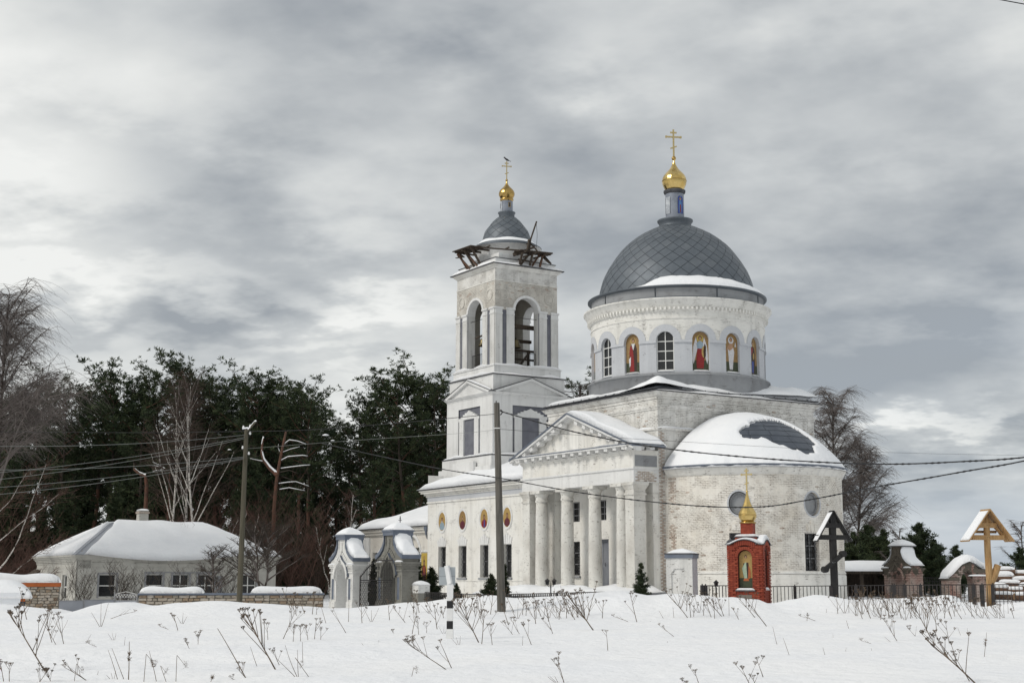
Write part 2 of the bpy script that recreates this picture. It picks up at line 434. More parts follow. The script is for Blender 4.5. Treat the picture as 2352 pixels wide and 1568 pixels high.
def link(name, me, parent=None, loc=(0, 0, 0), rot=(0, 0, 0), sc=(1, 1, 1)):
    o = bpy.data.objects.new(name, me); COL.objects.link(o)
    if parent: o.parent = parent
    o.location = loc; o.rotation_euler = rot; o.scale = sc
    return o
def tag(o, label, cat, group=None):
    o['label'] = label; o['category'] = cat
    if group: o['group'] = group
    return o
def thing(name, label, cat, loc=(0, 0, 0), rz=0., group=None):
    o = bpy.data.objects.new(name, None); COL.objects.link(o); o.location = loc; o.rotation_euler = (0, 0, rz); o['kind'] = 'thing'
    return tag(o, label, cat, group)
def part(name, parent=None, label=None):
    o = bpy.data.objects.new(name, None); COL.objects.link(o); o.parent = parent
    if label: o['label'] = label
    return o
def nse(x, y, z=0.): return noise.noise(Vector((x, y, z)))
def lerp(a, b, t): return a + (b - a) * t
def sstep(a, b, x):
    t = max(0., min(1., (x - a) / (b - a))); return t * t * (3 - 2 * t)

def snow_sheet(mb, P, th, nx=24, ny=10, edge=.18, seed=0., under=-.01, mn='snow', pw=.5, amp=.25):
    """Snow lying on the surface P(s, t), s and t in 0..1; th is its depth; rounded rim."""
    k = len(mb.v)
    for j in range(ny + 1):
        for i in range(nx + 1):
            s_, t_ = i / nx, j / ny; p = Vector(P(s_, t_))
            e = min(s_, 1 - s_, t_, 1 - t_) / edge
            e = min(1., e); h = th * (1 - (1 - e) ** 2) ** pw * (1 + amp * nse(p.x * .8 + seed, p.y * .8, seed))
            mb.v.append((p.x, p.y, p.z + max(0.0, h)))
    for j in range(ny):
        for i in range(nx):
            a = k + j * (nx + 1) + i; mb.face((a, a + 1, a + nx + 2, a + nx + 1), mn, sm=True)
    b = len(mb.v)
    for j in range(ny + 1):
        for i in range(nx + 1):
            p = P(i / nx, j / ny); mb.v.append((p[0], p[1], p[2] + under))
    for j in range(ny):
        for i in range(nx):
            a = b + j * (nx + 1) + i; mb.face((a, a + nx + 1, a + nx + 2, a + 1), mn, sm=True)
    ring = [i for i in range(nx + 1)] + [j * (nx + 1) + nx for j in range(1, ny + 1)] + [ny * (nx + 1) + i for i in range(nx - 1, -1, -1)] + [j * (nx + 1) for j in range(ny - 1, 0, -1)]
    for i in range(len(ring)):
        a, c = ring[i], ring[(i + 1) % len(ring)]
        mb.face((k + a, k + c, b + c, b + a), mn, sm=False)
def quadP(a, b, c, d):
    a, b, c, d = map(Vector, (a, b, c, d))
    return lambda s_, t_: (a.lerp(b, s_)).lerp(d.lerp(c, s_), t_)

# ------------------------------------------------------------------ ground
BANK = [(-400, 1378), (0, 1386), (120, 1396), (175, 1407), (205, 1400), (240, 1383), (300, 1381), (350, 1388), (425, 1382), (500, 1378), (600, 1385), (700, 1391), (780, 1398),
        (850, 1390), (950, 1382), (1050, 1373), (1125, 1365), (1180, 1372), (1301, 1366), (1411, 1354), (1486, 1365), (1536, 1361), (1601, 1364), (1650, 1371), (1676, 1369),
        (1730, 1374), (1766, 1385), (1830, 1374), (1886, 1365), (1976, 1376), (2060, 1374), (2141, 1369), (2200, 1380), (2261, 1393), (2310, 1386), (2352, 1379), (2900, 1375)]
def bank_v(u):
    if u <= BANK[0][0]: return BANK[0][1]
    for (a, va), (b, vb) in zip(BANK, BANK[1:]):
        if u <= b:
            return lerp(va, vb, sstep(0, 1, (u - a) / (b - a)))
    return BANK[-1][1]
def field(x, y):
    z = 0.2 + .008 * min(y, 46) + .07 * nse(x * .045, y * .07, 3.3) + .045 * nse(x * .25, y * .45, 1.) + .022 * nse(x * .8 + y * .3, y * 1.5, 2.)
    z -= .14 * exp(-((y - 25.2 - .10 * (x + 6)) / 1.1) ** 2) * sstep(2, -5, x)
    return z
def church_ground(x):
    return lerp(lerp(.40, .66, sstep(-9, -2, x)), .62, sstep(15, 22, x))
def ground(x, y):
    zf = field(x, y)
    zb = lerp(lerp(.15, .50, sstep(-17, -12, x)), lerp(.08, church_ground(x), sstep(-17, -13, x)), sstep(56, 66, y)) + .05 * nse(x * .3, y * .3, 8.)
    if y > 84: zb = lerp(zb, 1.0 if x < 10 else 1.3, sstep(84, 130, y))
    base = lerp(zf, zb, sstep(48, 55, y))
    hc = EYE - (bank_v(1176 + 3313 * x / 50.) - 1333) / 3313 * 50
    hc += .03 * nse(x * 1.1, 2.2, 5.)
    yc = 50 + 1.2 * nse(x * .12, 0, 9.)
    w = 3.0 if y < yc else 2.4
    return base + max(0, hc - base) * exp(-((y - yc) / w) ** 2)

def build_ground():
    xs = [-1500, -800, -400, -220, -150, -110, -85, -70, -60]
    x = -50.
    while x < 50: xs.append(x); x += .3
    xs += [50, 60, 70, 85, 110, 150, 220, 400, 800, 1500]
    ys = [-60, -20, 0, 8, 14]
    y = 18.
    while y < 84: ys.append(y); y += .3 if y < 60 else .5
    ys += [86, 90, 95, 100, 108, 118, 130, 150, 180, 230, 320, 500, 900, 2000, 4000]
    mb = MB()
    for y in ys:
        for x in xs: mb.v.append((x, y, ground(x, y)))
    n = len(xs)
    for j in range(len(ys) - 1):
        for i in range(n - 1):
            a = j * n + i
            mb.face((a, a + 1, a + n + 1, a + n), 'ground_snow', ((0, 0),) * 4, True)
    mb.build('ground', kind='structure')
build_ground()

def ray(u, v):
    cx, cz = (u - 1176) / 3267., (784 - v) / 3267.
    return Vector((cx, cos(TILT) - cz * sin(TILT), sin(TILT) + cz * cos(TILT)))
def at(u, v, y):
    r = ray(u, v); return Vector((r.x * y / r.y, y, EYE + r.z * y / r.y))
def on_ground(u, v):
    r = ray(u, v); t = 12.
    while t < 120:
        p = r * t
        if p.z + EYE < ground(p.x, p.y): return Vector((p.x, p.y, ground(p.x, p.y)))
        t += .1
    return Vector((r.x * 60, 60, ground(r.x * 60, 60)))

# ================================================================== painted icons
def ell(cx, cy, rx, ry, n=14): return [(cx + rx * cos(2 * pi * i / n), cy + ry * sin(2 * pi * i / n)) for i in range(n)]
def icon(mb, place, w, h, kind, arched=True):
    """A painted board: place(x, y, d) -> xyz, d = distance proud of the board's back."""
    layer = [0.006]
    def put(pts, mn):
        layer[0] += .0022
        P3 = [place(a * w, b * h, layer[0]) for a, b in pts]
        for tri in tessellate_polygon([[Vector((a, b, 0)) for a, b in pts]]): mb.poly([P3[i] for i in tri], mn)
    k = w / h
    if kind in ('bust_a', 'bust_b', 'bust_c', 'bust_d'):
        put([(.5 * cos(t), .5 + .5 * sin(t)) for t in [2 * pi * i / 26 for i in range(26)]], 'i_gold' if kind != 'bust_b' else 'i_ochre')
        put(ell(0, .60, .23, .17), 'i_gold')
        body = {'bust_a': 'i_grey', 'bust_b': 'i_plum', 'bust_c': 'i_red', 'bust_d': 'i_plum'}[kind]
        put([(-.36, .14), (0, .03), (.36, .14), (.30, .36), (.12, .47), (-.12, .47), (-.30, .36)], body)
        if kind == 'bust_c': put([(-.06, .08), (.12, .08), (.08, .44), (-.04, .44)], 'i_blue')
        put(ell(0, .60, .135, .125), 'i_hair'); put(ell(0, .59, .085, .09), 'i_skin')
        if kind == 'bust_a': put(ell(0, .50, .06, .05), 'i_white')
        return
    if arched:
        top = 1 - k * .5
        arc = [(-.5, 0), (.5, 0), (.5, top)] + [(.5 * cos(t), top + .5 * k * sin(t)) for t in [pi * i / 12 for i in range(1, 12)]] + [(-.5, top)]
    else: arc = [(-.5, 0), (.5, 0), (.5, 1), (-.5, 1)]
    back = {'yellow': 'i_yellow', 'green_saint': 'i_gold', 'lantern': 'i_blue'}.get(kind, 'i_ochre')
    put(arc, back)
    if kind not in ('yellow', 'lantern'): put([(-.5, 0), (.5, 0), (.5, .26), (-.5, .26)], 'i_green')
    robe = [(-.20, .03), (.20, .03), (.26, .30), (.24, .62), (.16, .72), (.05, .76), (-.05, .76), (-.16, .72), (-.24, .62), (-.27, .30)]
    halo = {'angel': 'i_yellow', 'christ': 'i_white', 'yellow': 'i_gold'}.get(kind, 'i_gold')
    put(ell(0, .82, .20, .20 * k), halo)
    if kind == 'angel':
        for s_ in (-1, 1): put([(s_ * .12, .62), (s_ * .24, .86), (s_ * .40, .62), (s_ * .46, .30), (s_ * .40, .16), (s_ * .28, .36)], 'i_white')
        put([(-.22, .05), (.18, .05), (.24, .34), (.18, .58), (-.16, .58), (-.24, .3)], 'i_red')
        put([(-.18, .56), (.20, .56), (.18, .70), (.05, .76), (-.05, .76), (-.2, .70)], 'i_grey')
        put(ell(.20, .48, .12, .15), 'i_gold'); put([(.22, .30), (.32, .36), (.34, .62), (.26, .70), (.18, .5)], 'i_hair')
    elif kind == 'christ':
        put([(-.12, .06), (.10, .06), (.16, .30), (.24, .52), (.16, .64), (-.14, .56), (-.22, .60), (-.18, .34)], 'i_white')
        put([(-.12, .54), (.14, .62), (.12, .74), (-.12, .74), (-.18, .62)], 'i_skin')
        put([(-.34, .58), (-.14, .72), (-.16, .62), (-.30, .52)], 'i_skin'); put([(.26, .66), (.32, .80), (.38, .66)], 'i_white')
    elif kind == 'red_robe':
        put(robe, 'i_dark'); put([(-.24, .03), (.06, .03), (.04, .34), (-.05, .70), (-.2, .7), (-.27, .5), (-.16, .36)], 'i_red')
        put([(-.12, .76), (.12, .76), (.06, .66), (0, .58), (-.06, .66)], 'i_white'); put([(-.30, .36), (-.16, .42), (-.18, .2), (-.26, .14)], 'i_white')
    elif kind == 'blue_robe':
        put(robe, 'i_dark'); put([(-.12, .06), (.06, .06), (.10, .36), (-.12, .36)], 'i_blue'); put([(-.2, .5), (.04, .64), (-.04, .74), (-.2, .7)], 'i_red')
        put(ell(.08, .50, .08, .09), 'i_gold')
    elif kind == 'brown_robe':
        put(robe, 'i_plum'); put([(-.1, .06), (.1, .06), (.06, .6), (-.06, .6)], 'i_orange')
    elif kind == 'green_saint':
        put([(-.14, .18), (.20, .18), (.24, .5), (.18, .68), (-.2, .66), (-.26, .4)], 'i_dark'); put([(-.12, .2), (.08, .2), (.02, .70), (-.10, .66), (-.30, .52)], 'i_mint')
        put([(.14, .22), (.34, .26), (.34, .46), (.2, .6)], 'i_orange'); put([(-.22, .18), (.22, .18), (.16, .25), (-.16, .25)], 'i_orange')
    elif kind == 'yellow':
        put([(-.34, 0), (.34, 0), (.34, .40), (.20, .56), (-.20, .56), (-.34, .40)], 'i_plum'); put([(-.08, .3), (.06, .26), (.08, .52), (-.06, .52)], 'i_orange')
        put(ell(0, .66, .15, .10), 'i_hair'); put(ell(0, .645, .09, .065), 'i_skin'); return
    elif kind == 'lantern':
        put(robe, 'i_sky'); put([(-.1, .05), (.1, .05), (.1, .5), (-.1, .5)], 'i_red')
    put(ell(0, .835, .10, .115 * k * 1.1), 'i_hair'); put(ell(0, .825, .068, .09 * k * 1.1), 'i_skin')

# ================================================================== the church
A_ = radians(32.6)
CX, CY = 7.411, 72.0
church = thing('church', 'white classical church with grey domes, gold crosses, bell tower and columned portico', 'church', (CX, CY, 0), A_)
def church_to_world(b, a, z=0):
    return Vector((CX + cos(A_) * b - sin(A_) * a, CY + sin(A_) * b + cos(A_) * a, z))
FX = lambda x0: (lambda s_, z, d: (x0 + d, s_, z))
FXb = lambda x1: (lambda s_, z, d: (x1 - d, s_, z))
FY = lambda y0: (lambda s_, z, d: (s_, y0 + d, z))
FYb = lambda y1: (lambda s_, z, d: (s_, y1 - d, z))
def CYL(cx, cy, R_): return lambda s_, z, d: (cx + (R_ - d) * cos(s_ / R_), cy + (R_ - d) * sin(s_ / R_), z)

def window(fn, o, depth, cols=2, rows=3, bar=.035, fr='frame_white', grille=False, pane='glass', parent=church, label=None, name='window', rim=.05):
    """frame mesh (the part) with a pane and, where the photo shows one, a grille under it."""
    r = o['w'] / 2; c = o['c']; b, t = o['b'], o['t']; arch = o.get('k') == 'arch'
    P = part(name, parent, label)
    d = depth - .03
    mb = MB()
    if arch:
        top = t - r; pts = [(c - r, b), (c + r, b), (c + r, top)] + [(c + r * cos(a), top + r * sin(a)) for a in [pi * i / 12 for i in range(1, 12)]] + [(c - r, top)]
    else: pts = [(c - r, b), (c + r, b), (c + r, t), (c - r, t)]
    mb.poly([fn(x, z, d) for x, z in pts], pane); mb.build('pane', P)
    mb = MB()
    def bar_(x0, x1, z0, z1, dd=.04):
        q = [fn(x0, z0, d - dd), fn(x1, z0, d - dd), fn(x1, z1, d - dd), fn(x0, z1, d - dd)]; e = [fn(x0, z0, d), fn(x1, z0, d), fn(x1, z1, d), fn(x0, z1, d)]
        mb.poly(q, fr)
        for i in range(4): mb.poly([q[i], q[(i + 1) % 4], e[(i + 1) % 4], e[i]], fr)
    def zmax(x):
        if not arch: return t
        return t - r + sqrt(max(0, r * r - (x - c) ** 2))
    if rim:
        bar_(c - r, c - r + rim, b, zmax(c - r + rim)); bar_(c + r - rim, c + r, b, zmax(c + r - rim)); bar_(c - r + rim, c + r - rim, b, b + rim)
        if not arch: bar_(c - r + rim, c + r - rim, t - rim, t)
    for i in range(1, cols):
        x = c - r + 2 * r * i / cols; bar_(x - bar / 2, x + bar / 2, b, zmax(x) - .002, .036)
    for j in range(1, rows):
        z = b + (t - b) * j / rows; h = r if z < (t - r if arch else t) else sqrt(max(0, r * r - (z - (t - r)) ** 2)) if arch else r
        bar_(c - h, c + h, z - bar / 2, z + bar / 2, .033)
    mb.build('frame', P)
    if grille:
        mb = MB(); g = d - .10; nx = 3; stp = o['w'] / nx; nz = int((t - b) / (stp * .9)); sz = (t - b) / nz
        for i in range(nx):
            for j in range(nz):
                x = c - r + stp * (i + .5); z = b + sz * (j + .5)
                q = [(x, z - sz / 2), (x + stp / 2, z), (x, z + sz / 2), (x - stp / 2, z)]
                for p, p2 in zip(q, q[1:] + q[:1]): mb.tube([fn(*p, g), fn(*p2, g)], .011, 3, 'iron', False)
        for z in (b + .02, (b + t) / 2, t - .02): mb.tube([fn(c - r, z, g), fn(c + r, z, g)], .012, 3, 'iron', False)
        mb.build('grille', P)
    return P

def ring_bar(mb, fn, c, zc, rx, rz, wd, th, mn, a0=0., a1=2 * pi, n=28):
    """A moulding bent round an ellipse on a wall, proud of it by th."""
    full = abs(a1 - a0 - 2 * pi) < 1e-6
    for i in range(n):
        t0, t1 = a0 + (a1 - a0) * i / n, a0 + (a1 - a0) * (i + 1) / n
        def q(t, k, d): return fn(c + (rx + k) * cos(t), zc + (rz + k) * sin(t), d)
        mb.poly([q(t0, 0, -th), q(t1, 0, -th), q(t1, wd, -th), q(t0, wd, -th)], mn, [(t0, 0), (t1, 0), (t1, wd), (t0, wd)])
        mb.poly([q(t0, 0, -th), q(t1, 0, -th), q(t1, 0, .0), q(t0, 0, .0)], mn)
        mb.poly([q(t0, wd, -th), q(t1, wd, -th), q(t1, wd, .0), q(t0, wd, .0)], mn)

def band(mb, x0, x1, y0, y1, z0, z1, out, mn, out2=None):
    """A moulding round a rectangular block; out at the bottom, out2 at the top."""
    o2 = out if out2 is None else out2
    k = len(mb.v)
    mb.v += [(x0 - out, y0 - out, z0), (x1 + out, y0 - out, z0), (x1 + out, y1 + out, z0), (x0 - out, y1 + out, z0),
             (x0 - o2, y0 - o2, z1), (x1 + o2, y0 - o2, z1), (x1 + o2, y1 + o2, z1), (x0 - o2, y1 + o2, z1)]
    for q in ((0, 3, 2, 1), (4, 5, 6, 7), (0, 1, 5, 4), (1, 2, 6, 5), (2, 3, 7, 6), (3, 0, 4, 7)): mb.face([k + i for i in q], mn)

def spalled(name, fn, s0, s1, z0, z1, n, parent, mns=('wall_east', 'wall_rough'), dens=None, seed=1, proud=.016, q_=.93):
    """Courses whose bricks stand proud where the limewash and the joints have weathered away: too many to pick apart."""
    mb = MB(); rr = random.Random(seed); H_ = .086; Wd = .27
    cand = []
    rows = int((z1 - z0) / H_); cols = int((s1 - s0) / Wd)
    for j in range(rows):
        for i in range(cols):
            s_ = s0 + (i + (.5 if j % 2 else 0)) * Wd; z = z0 + j * H_
            if s_ + Wd > s1: continue
            if dens and dens(s_, z) < -5: continue
            w = nse(s_ * .35 + seed, z * .7, seed) + .35 * nse(s_ * 1.7, z * 2.5, seed) + (dens(s_, z) if dens else 0)
            cand.append((w + .25 * rr.random(), s_, z))
    cand.sort(reverse=True)
    for w, s_, z in cand[:n]:
        a, b_ = s_ + .008, s_ + Wd - .010 - .05 * rr.random(); c, d = z + .008, z + H_ - .009; h = -proud * (.35 + .9 * rr.random())
        mn = mns[0] if rr.random() < q_ else mns[1]
        q = [fn(a, c, h), fn(b_, c, h), fn(b_, d, h), fn(a, d, h)]; e = [fn(a, c, .01), fn(b_, c, .01), fn(b_, d, .01), fn(a, d, .01)]
        mb.poly(q, mn, [(a, c), (b_, c), (b_, d), (a, d)])
        for i in range(4): mb.poly([q[i], q[(i + 1) % 4], e[(i + 1) % 4], e[i]], mn)
    return mb.build(name, parent, kind='stuff')

# ---- main cube
CB, CA = 10.9, 9.9
mb = MB()
mid = 5.05
door_o = dict(c=mid, w=1.5, b=1.2, t=3.87)
wins = []
for c in (7.42, 2.68):
    wins += [dict(c=c, w=1.0, b=1.98, t=3.8), dict(c=c, w=1.0, b=4.86, t=5.95)]
wins.append(dict(c=mid, w=1.12, b=4.86, t=5.95))
mb.panel(FX(0), 0, CA, .5, 9.34, [door_o] + wins, .38, 'wall_plain')
mb.panel(FX(0), 0, CA, 9.34, 10.98, [], .3, 'wall_cube')
mb.panel(FY(0), 0, CB, .5, 10.98, [], .3, 'wall_cube')
mb.panel(FXb(CB), 0, CA, .5, 10.98, [], .3, 'wall_cube'); mb.panel(FYb(CA), 0, CB, .5, 10.98, [], .3, 'wall_cube')
mb.build('wall', church)
mb = MB()
band(mb, 0, CB, 0, CA, 9.27, 9.36, .10, 'wall_cube'); band(mb, 0, CB, 0, CA, 10.32, 10.42, .05, 'wall_cube'); band(mb, 0, CB, 0, CA, 10.42, 10.56, .09, 'wall_cube')
band(mb, 0, CB, 0, CA, 10.86, 11.0, .06, 'wall_cube'); band(mb, 0, CB, 0, CA, 11.0, 11.22, .12, 'wall_cube', .30)
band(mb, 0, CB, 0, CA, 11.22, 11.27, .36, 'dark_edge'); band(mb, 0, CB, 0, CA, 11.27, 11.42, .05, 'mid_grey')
mb.build('cornice', church)
# bare brick at the corner next to the portico, and pitted bricks on the cube
spalled('worn_bricks', FY(0), .02, .5, 1.2, 9.2, 120, church, ('wall_rough', 'wall_east'), seed=4)
spalled('worn_bricks', FX(0), .0, 3.2, 8.2, 9.27, 70, church, ('wall_cube', 'wall_rough'), seed=6, dens=lambda s_, z: -.2 * s_)
spalled('worn_bricks', FX(0), .0, 9.7, 9.4, 10.8, 260, church, ('wall_cube', 'wall_rough'), seed=8)
spalled('worn_bricks', FY(0), .0, 10.8, 9.4, 10.8, 300, church, ('wall_cube', 'wall_rough'), seed=9)
# cube roof
RZ0, RZ1 = 11.42, 12.25
mb = MB(); e = .22
q = [(-e, -e, RZ0), (CB + e, -e, RZ0), (CB + e, CA + e, RZ0), (-e, CA + e, RZ0)]
p_ = (CB / 2, CA / 2, 13.1)
for i in range(4): mb.poly([q[i], q[(i + 1) % 4], p_], 'roof_metal')
band(mb, 0, CB, 0, CA, RZ0 - .05, RZ0 - .003, e, 'dark_edge')
for i in range(4):
    a, b_ = Vector(q[i]), Vector(q[(i + 1) % 4])
    for k in range(1, 14):
        m_ = a.lerp(b_, k / 14.); c = (a + b_) / 2; d = Vector(p_)
        mb.beam(m_ + Vector((0, 0, .015)), m_.lerp(d, .22 + .5 * (1 - abs(k / 7. - 1)) * .3) + Vector((0, 0, .02)), .03, .03, 'seam')
mb.build('roof', church)
def roof_pt(x, y, dz=0.):
    t = max(abs(x - CB / 2) / (CB / 2 + e), abs(y - CA / 2) / (CA / 2 + e)); return (x, y, lerp(13.1, RZ0, t) + dz)
mb = MB()
# heap at the near corner, eastern eave, northern slope, and a broken strip on the western eave
def corner_snow(cx, cy, L_, th, sd_):
    N = 16; k = len(mb.v); rr = random.Random(sd_)
    for j in range(N + 1):
        for i in range(N + 1):
            x = cx + (i / N) * L_[0]; y = cy + (j / N) * L_[1]
            dd = hypot(i / N, j / N); h = th * max(0., 1 - dd) ** .8 * min(1, 6 * min(i / N + .03, j / N + .03)) ** .5 * (1 + .3 * nse(x, y, sd_))
            mb.v.append(roof_pt(x, y, h + .008))
    for j in range(N):
        for i in range(N):
            a = k + j * (N + 1) + i; mb.face((a, a + 1, a + N + 2, a + N + 1), 'snow', sm=True)
corner_snow(-.2, -.2, (3.2, 3.2), .55, 3)
corner_snow(CB + .2, -.2, (-6.0, 4.4), .6, 5)
def strip(p0, p1, w, th, sd_):
    p0, p1 = Vector(p0), Vector(p1); d = (p1 - p0).normalized(); n_ = Vector((-d.y, d.x, 0))
    def P(s_, t_):
        v = p0.lerp(p1, s_) + n_ * (t_ * w * (.75 + .5 * nse(s_ * 6, sd_, 0))); return roof_pt(v.x, v.y, .01)
    snow_sheet(mb, P, th, 40, 5, .25, sd_)
strip((1.5, -.18, 0), (CB, -.18, 0), 1.3, .16, 2)
strip((-.18, 9.9, 0), (-.18, 5.2, 0), .9, .16, 7); strip((-.1, 5.0, 0), (-.1, 2.6, 0), .35, .10, 9)
for (x0, x1, y0, y1, z) in ((-.34, 11.2, -.34, -.04, 11.27), (-.09, 2.6, -.09, .0, 9.36), (-.09, 0, -.09, 3.4, 9.36), (8.2, 10.98, -.10, 0, 9.36)):
    snow_sheet(mb, quadP((x0, y0, z), (x1, y0, z), (x1, y1, z), (x0, y1, z)), .09, 50, 3, .3, z, pw=.5, amp=.9)
mb.build('snow_cover', church)

# ---- windows and door behind the portico
for o in wins: window(FX(0), o, .36, 2, 3, .04, 'frame_grey', grille=o['b'] < 3)
mb = MB(); mb.box(.30, .36, mid - .75, mid + .75, 1.2, 3.87, 'door_grey')
for i in (-1, 1):
    for z0, z1 in ((1.5, 2.4), (2.55, 3.7)): mb.box(.275, .301, mid + i * .38 - .27, mid + i * .38 + .27, z0, z1, 'door_grey')
dr = mb.build('door', church); mb = MB(); mb.tube([(.25, mid - .08, 2.45), (.25, mid - .08, 2.65)], .015, 6, 'iron'); mb.build('handle', dr)
for o in wins:
    if o['b'] < 3:
        mb = MB(); mb.box(-.12, .02, o['c'] - .58, o['c'] + .58, o['b'] - .12, o['b'] - .02, 'mid_grey'); mb.build('sill', church)
# antae
for y0, y1 in ((.05, .93), (8.8, 9.88)):
    mb = MB(); mb.box(-.35, -.002, y0, y1, 1.0, 6.58, 'wall_plain'); band(mb, -.35, 0, y0, y1, 6.0, 6.08, .03, 'column'); mb.build('pilaster', church)

# ---- portico
P0 = -1.6
def column_mesh():
    mb = MB(); pr = [(.40, .9), (.40, 1.30), (.365, 1.36)]
    for i in range(9):
        t = i / 8; pr.append((.362 - .05 * t ** 1.6, 1.4 + 4.52 * t))
    pr += [(.312, 5.92), (.352, 5.95), (.352, 6.04), (.325, 6.06), (.33, 6.2), (.37, 6.30), (.42, 6.38), (.42, 6.40)]
    mb.lathe(pr, 0, 0, 'column', n=32); mb.box(-.47, .47, -.47, .47, 6.40, 6.56, 'column'); return mb.mesh('column')
cm = column_mesh()
for y in (1.41, 3.83, 6.35, 8.82): link('column', cm, church, (-1.22, y, 0))
for y in (0.0, 9.45):
    mb = MB(); k = len(mb.v)
    mb.box(P0, P0 + .73, y, y + .71, 1.0, 6.0, 'column'); band(mb, P0, P0 + .73, y, y + .71, 5.93, 6.03, .045, 'column')
    band(mb, P0, P0 + .73, y, y + .71, 6.03, 6.2, .0, 'column'); band(mb, P0, P0 + .73, y, y + .71, 6.2, 6.42, .01, 'column', .11); band(mb, P0, P0 + .73, y, y + .71, 6.42, 6.56, .13, 'column')
    mb.build('pier', church)
mb = MB()
mb.box(P0, -.003, -.02, 10.2, 6.565, 7.22, 'wall_smooth'); band(mb, P0, -.11, -.02, 10.2, 7.22, 7.31, .07, 'wall_smooth')
mb.box(P0 + .02, -.003, 0, 10.18, 7.31, 7.98, 'wall_plain')
band(mb, P0 + .02, -.12, 0, 10.18, 7.98, 8.06, .05, 'wall_plain'); band(mb, P0 + .02, -.16, 0, 10.18, 8.06, 8.17, .10, 'wall_plain')
# grey paint field on the east end, and the east end's bare patch
mb.poly([(P0 + .1, -.006, 7.36), (-.1, -.006, 7.36), (-.1, -.006, 7.92), (P0 + .1, -.006, 7.92)], 'mid_grey')
mb.build('entablature', church)
spalled('worn_bricks', FY(-.02), P0 + .1, -.02, 6.6, 7.18, 34, church, ('wall_rough', 'wall_east'), seed=12)
mb = MB(); mb.box(P0 - .50, -.05, -.55, 10.72, 8.34, 8.42, 'wall_smooth'); mb.box(P0 - .53, -.05, -.58, 10.75, 8.42, 8.46, 'trim_metal'); mb.build('geison', church)
mod = MB(); mod.box(0, .36, -.14, .14, -.17, 0, 'wall_smooth'); mod.box(-.02, .36, -.16, .16, -.05, -.003, 'wall_smooth'); mm = mod.mesh('modillion')
for i in range(14): link('modillion', mm, church, (P0 - .44, .25 + i * .745, 8.34))
for x in (-1.35, -.7): link('modillion', mm, church, (x, -.43, 8.34), (0, 0, pi / 2))
APX, APZ = 5.07, 10.42
mb = MB(); mb.poly([(P0 + .05, .25, 8.46), (P0 + .05, 9.9, 8.46), (P0 + .05, APX, APZ - .2)], 'wall_plain')
mb.build('tympanum', church)
mb = MB(); sl = atan2(APZ - 8.26, APX + .6)
for y_e, sg in ((-.62, 1), (10.76, -1)):
    a = Vector((0, y_e, 8.30)); b_ = Vector((0, APX, APZ))
    for x0, x1, t0, t1, mn in ((P0 - .55, .0, .0, .07, 'trim_metal'), (P0 - .50, P0 + .05, -.13, -.003, 'wall_smooth'), (P0 - .30, P0 + .05, -.22, -.133, 'wall_smooth')):
        q = []
        for x in (x0, x1):
            q += [(x, a.y, a.z + t0 - .0), (x, b_.y, b_.z + t0), (x, b_.y, b_.z + t1), (x, a.y, a.z + t1)]
        k = len(mb.v); mb.v += q
        for f in ((0, 1, 2, 3), (7, 6, 5, 4), (0, 4, 5, 1), (1, 5, 6, 2), (2, 6, 7, 3), (3, 7, 4, 0)): mb.face([k + i for i in f], mn)
mb.build('pediment_roof', church)
for sg in (0, 1):
    for i in range(7):
        t = .12 + .125 * i; y = lerp(-.62 if sg == 0 else 10.76, APX, t); z = lerp(8.30, APZ, t) - .20
        link('modillion', mm, church, (P0 - .44, y, z), ((sl if sg == 0 else -sl), 0, 0))
mb = MB()
snow_sheet(mb, quadP((P0 - .5, APX + .05, APZ + .07), (P0 - .5, -.6, 8.37), (.1, -.6, 8.37), (.1, APX + .05, APZ + .07)), .30, 30, 12, .10, 3, pw=.6, amp=.35)
snow_sheet(mb, quadP((P0 - .5, APX - .05, APZ + .07), (P0 - .5, 10.74, 8.37), (.1, 10.74, 8.37), (.1, APX - .05, APZ + .07)), .15, 24, 10, .12, 6)
snow_sheet(mb, quadP((P0 - .48, .2, 8.462), (P0 - .48, 10.2, 8.462), (P0, 10.2, 8.462), (P0, .2, 8.462)), .07, 40, 4, .2, 8, amp=.9)
mb.build('snow_cover', church)
mb = MB(); mb.box(-3.0, .0, -.6, 10.9, .3, 1.16, 'mid_grey'); mb.box(-3.7, -3.0, -.2, 10.5, .3, .95, 'mid_grey')
st = mb.build('steps', church)
mb = MB(); snow_sheet(mb, quadP((-4.4, -.9, .95), (-4.4, 11.4, .95), (-.3, 11.2, 1.17), (-.3, -.8, 1.17)), .30, 50, 14, .18, 5, amp=.9); mb.build('snow_cover', church)

# ---- apse
ax, ay, AR = 5.45, -.2, 5.05
CA_ = CYL(ax, ay, AR)
def ang(d): return radians(d) * AR
round_w = [dict(c=ang(d), w=1.06, b=4.82, t=6.04, k='round') for d in (-90, -134.3)]
rect_w = [dict(c=ang(d), w=.95, b=2.17, t=4.0) for d in (-91.2, -134.8)]
mb = MB(); mb.panel(CA_, radians(-180) * AR, 0, .4, 7.0, round_w + rect_w, .3, 'wall_east', ds=.35)
mb.panel(FX(ax - AR), ay, 0, .4, 7.0, [], .3, 'wall_east'); mb.panel(FXb(ax + AR), ay, 0, .4, 7.0, [], .3, 'wall_east')
mb.build('wall', church)
mb = MB(); mb.lathe([(AR, 6.85), (AR + .06, 6.87), (AR + .06, 6.95), (AR + .12, 7.0), (AR + .24, 7.22), (AR + .24, 7.28)], ax, ay, 'wall_plain', -pi, 0, 60)
mb.lathe([(AR + .24, 7.28), (AR + .32, 7.285), (AR + .32, 7.36), (AR + .1, 7.37)], ax, ay, 'trim_metal', -pi, 0, 60)
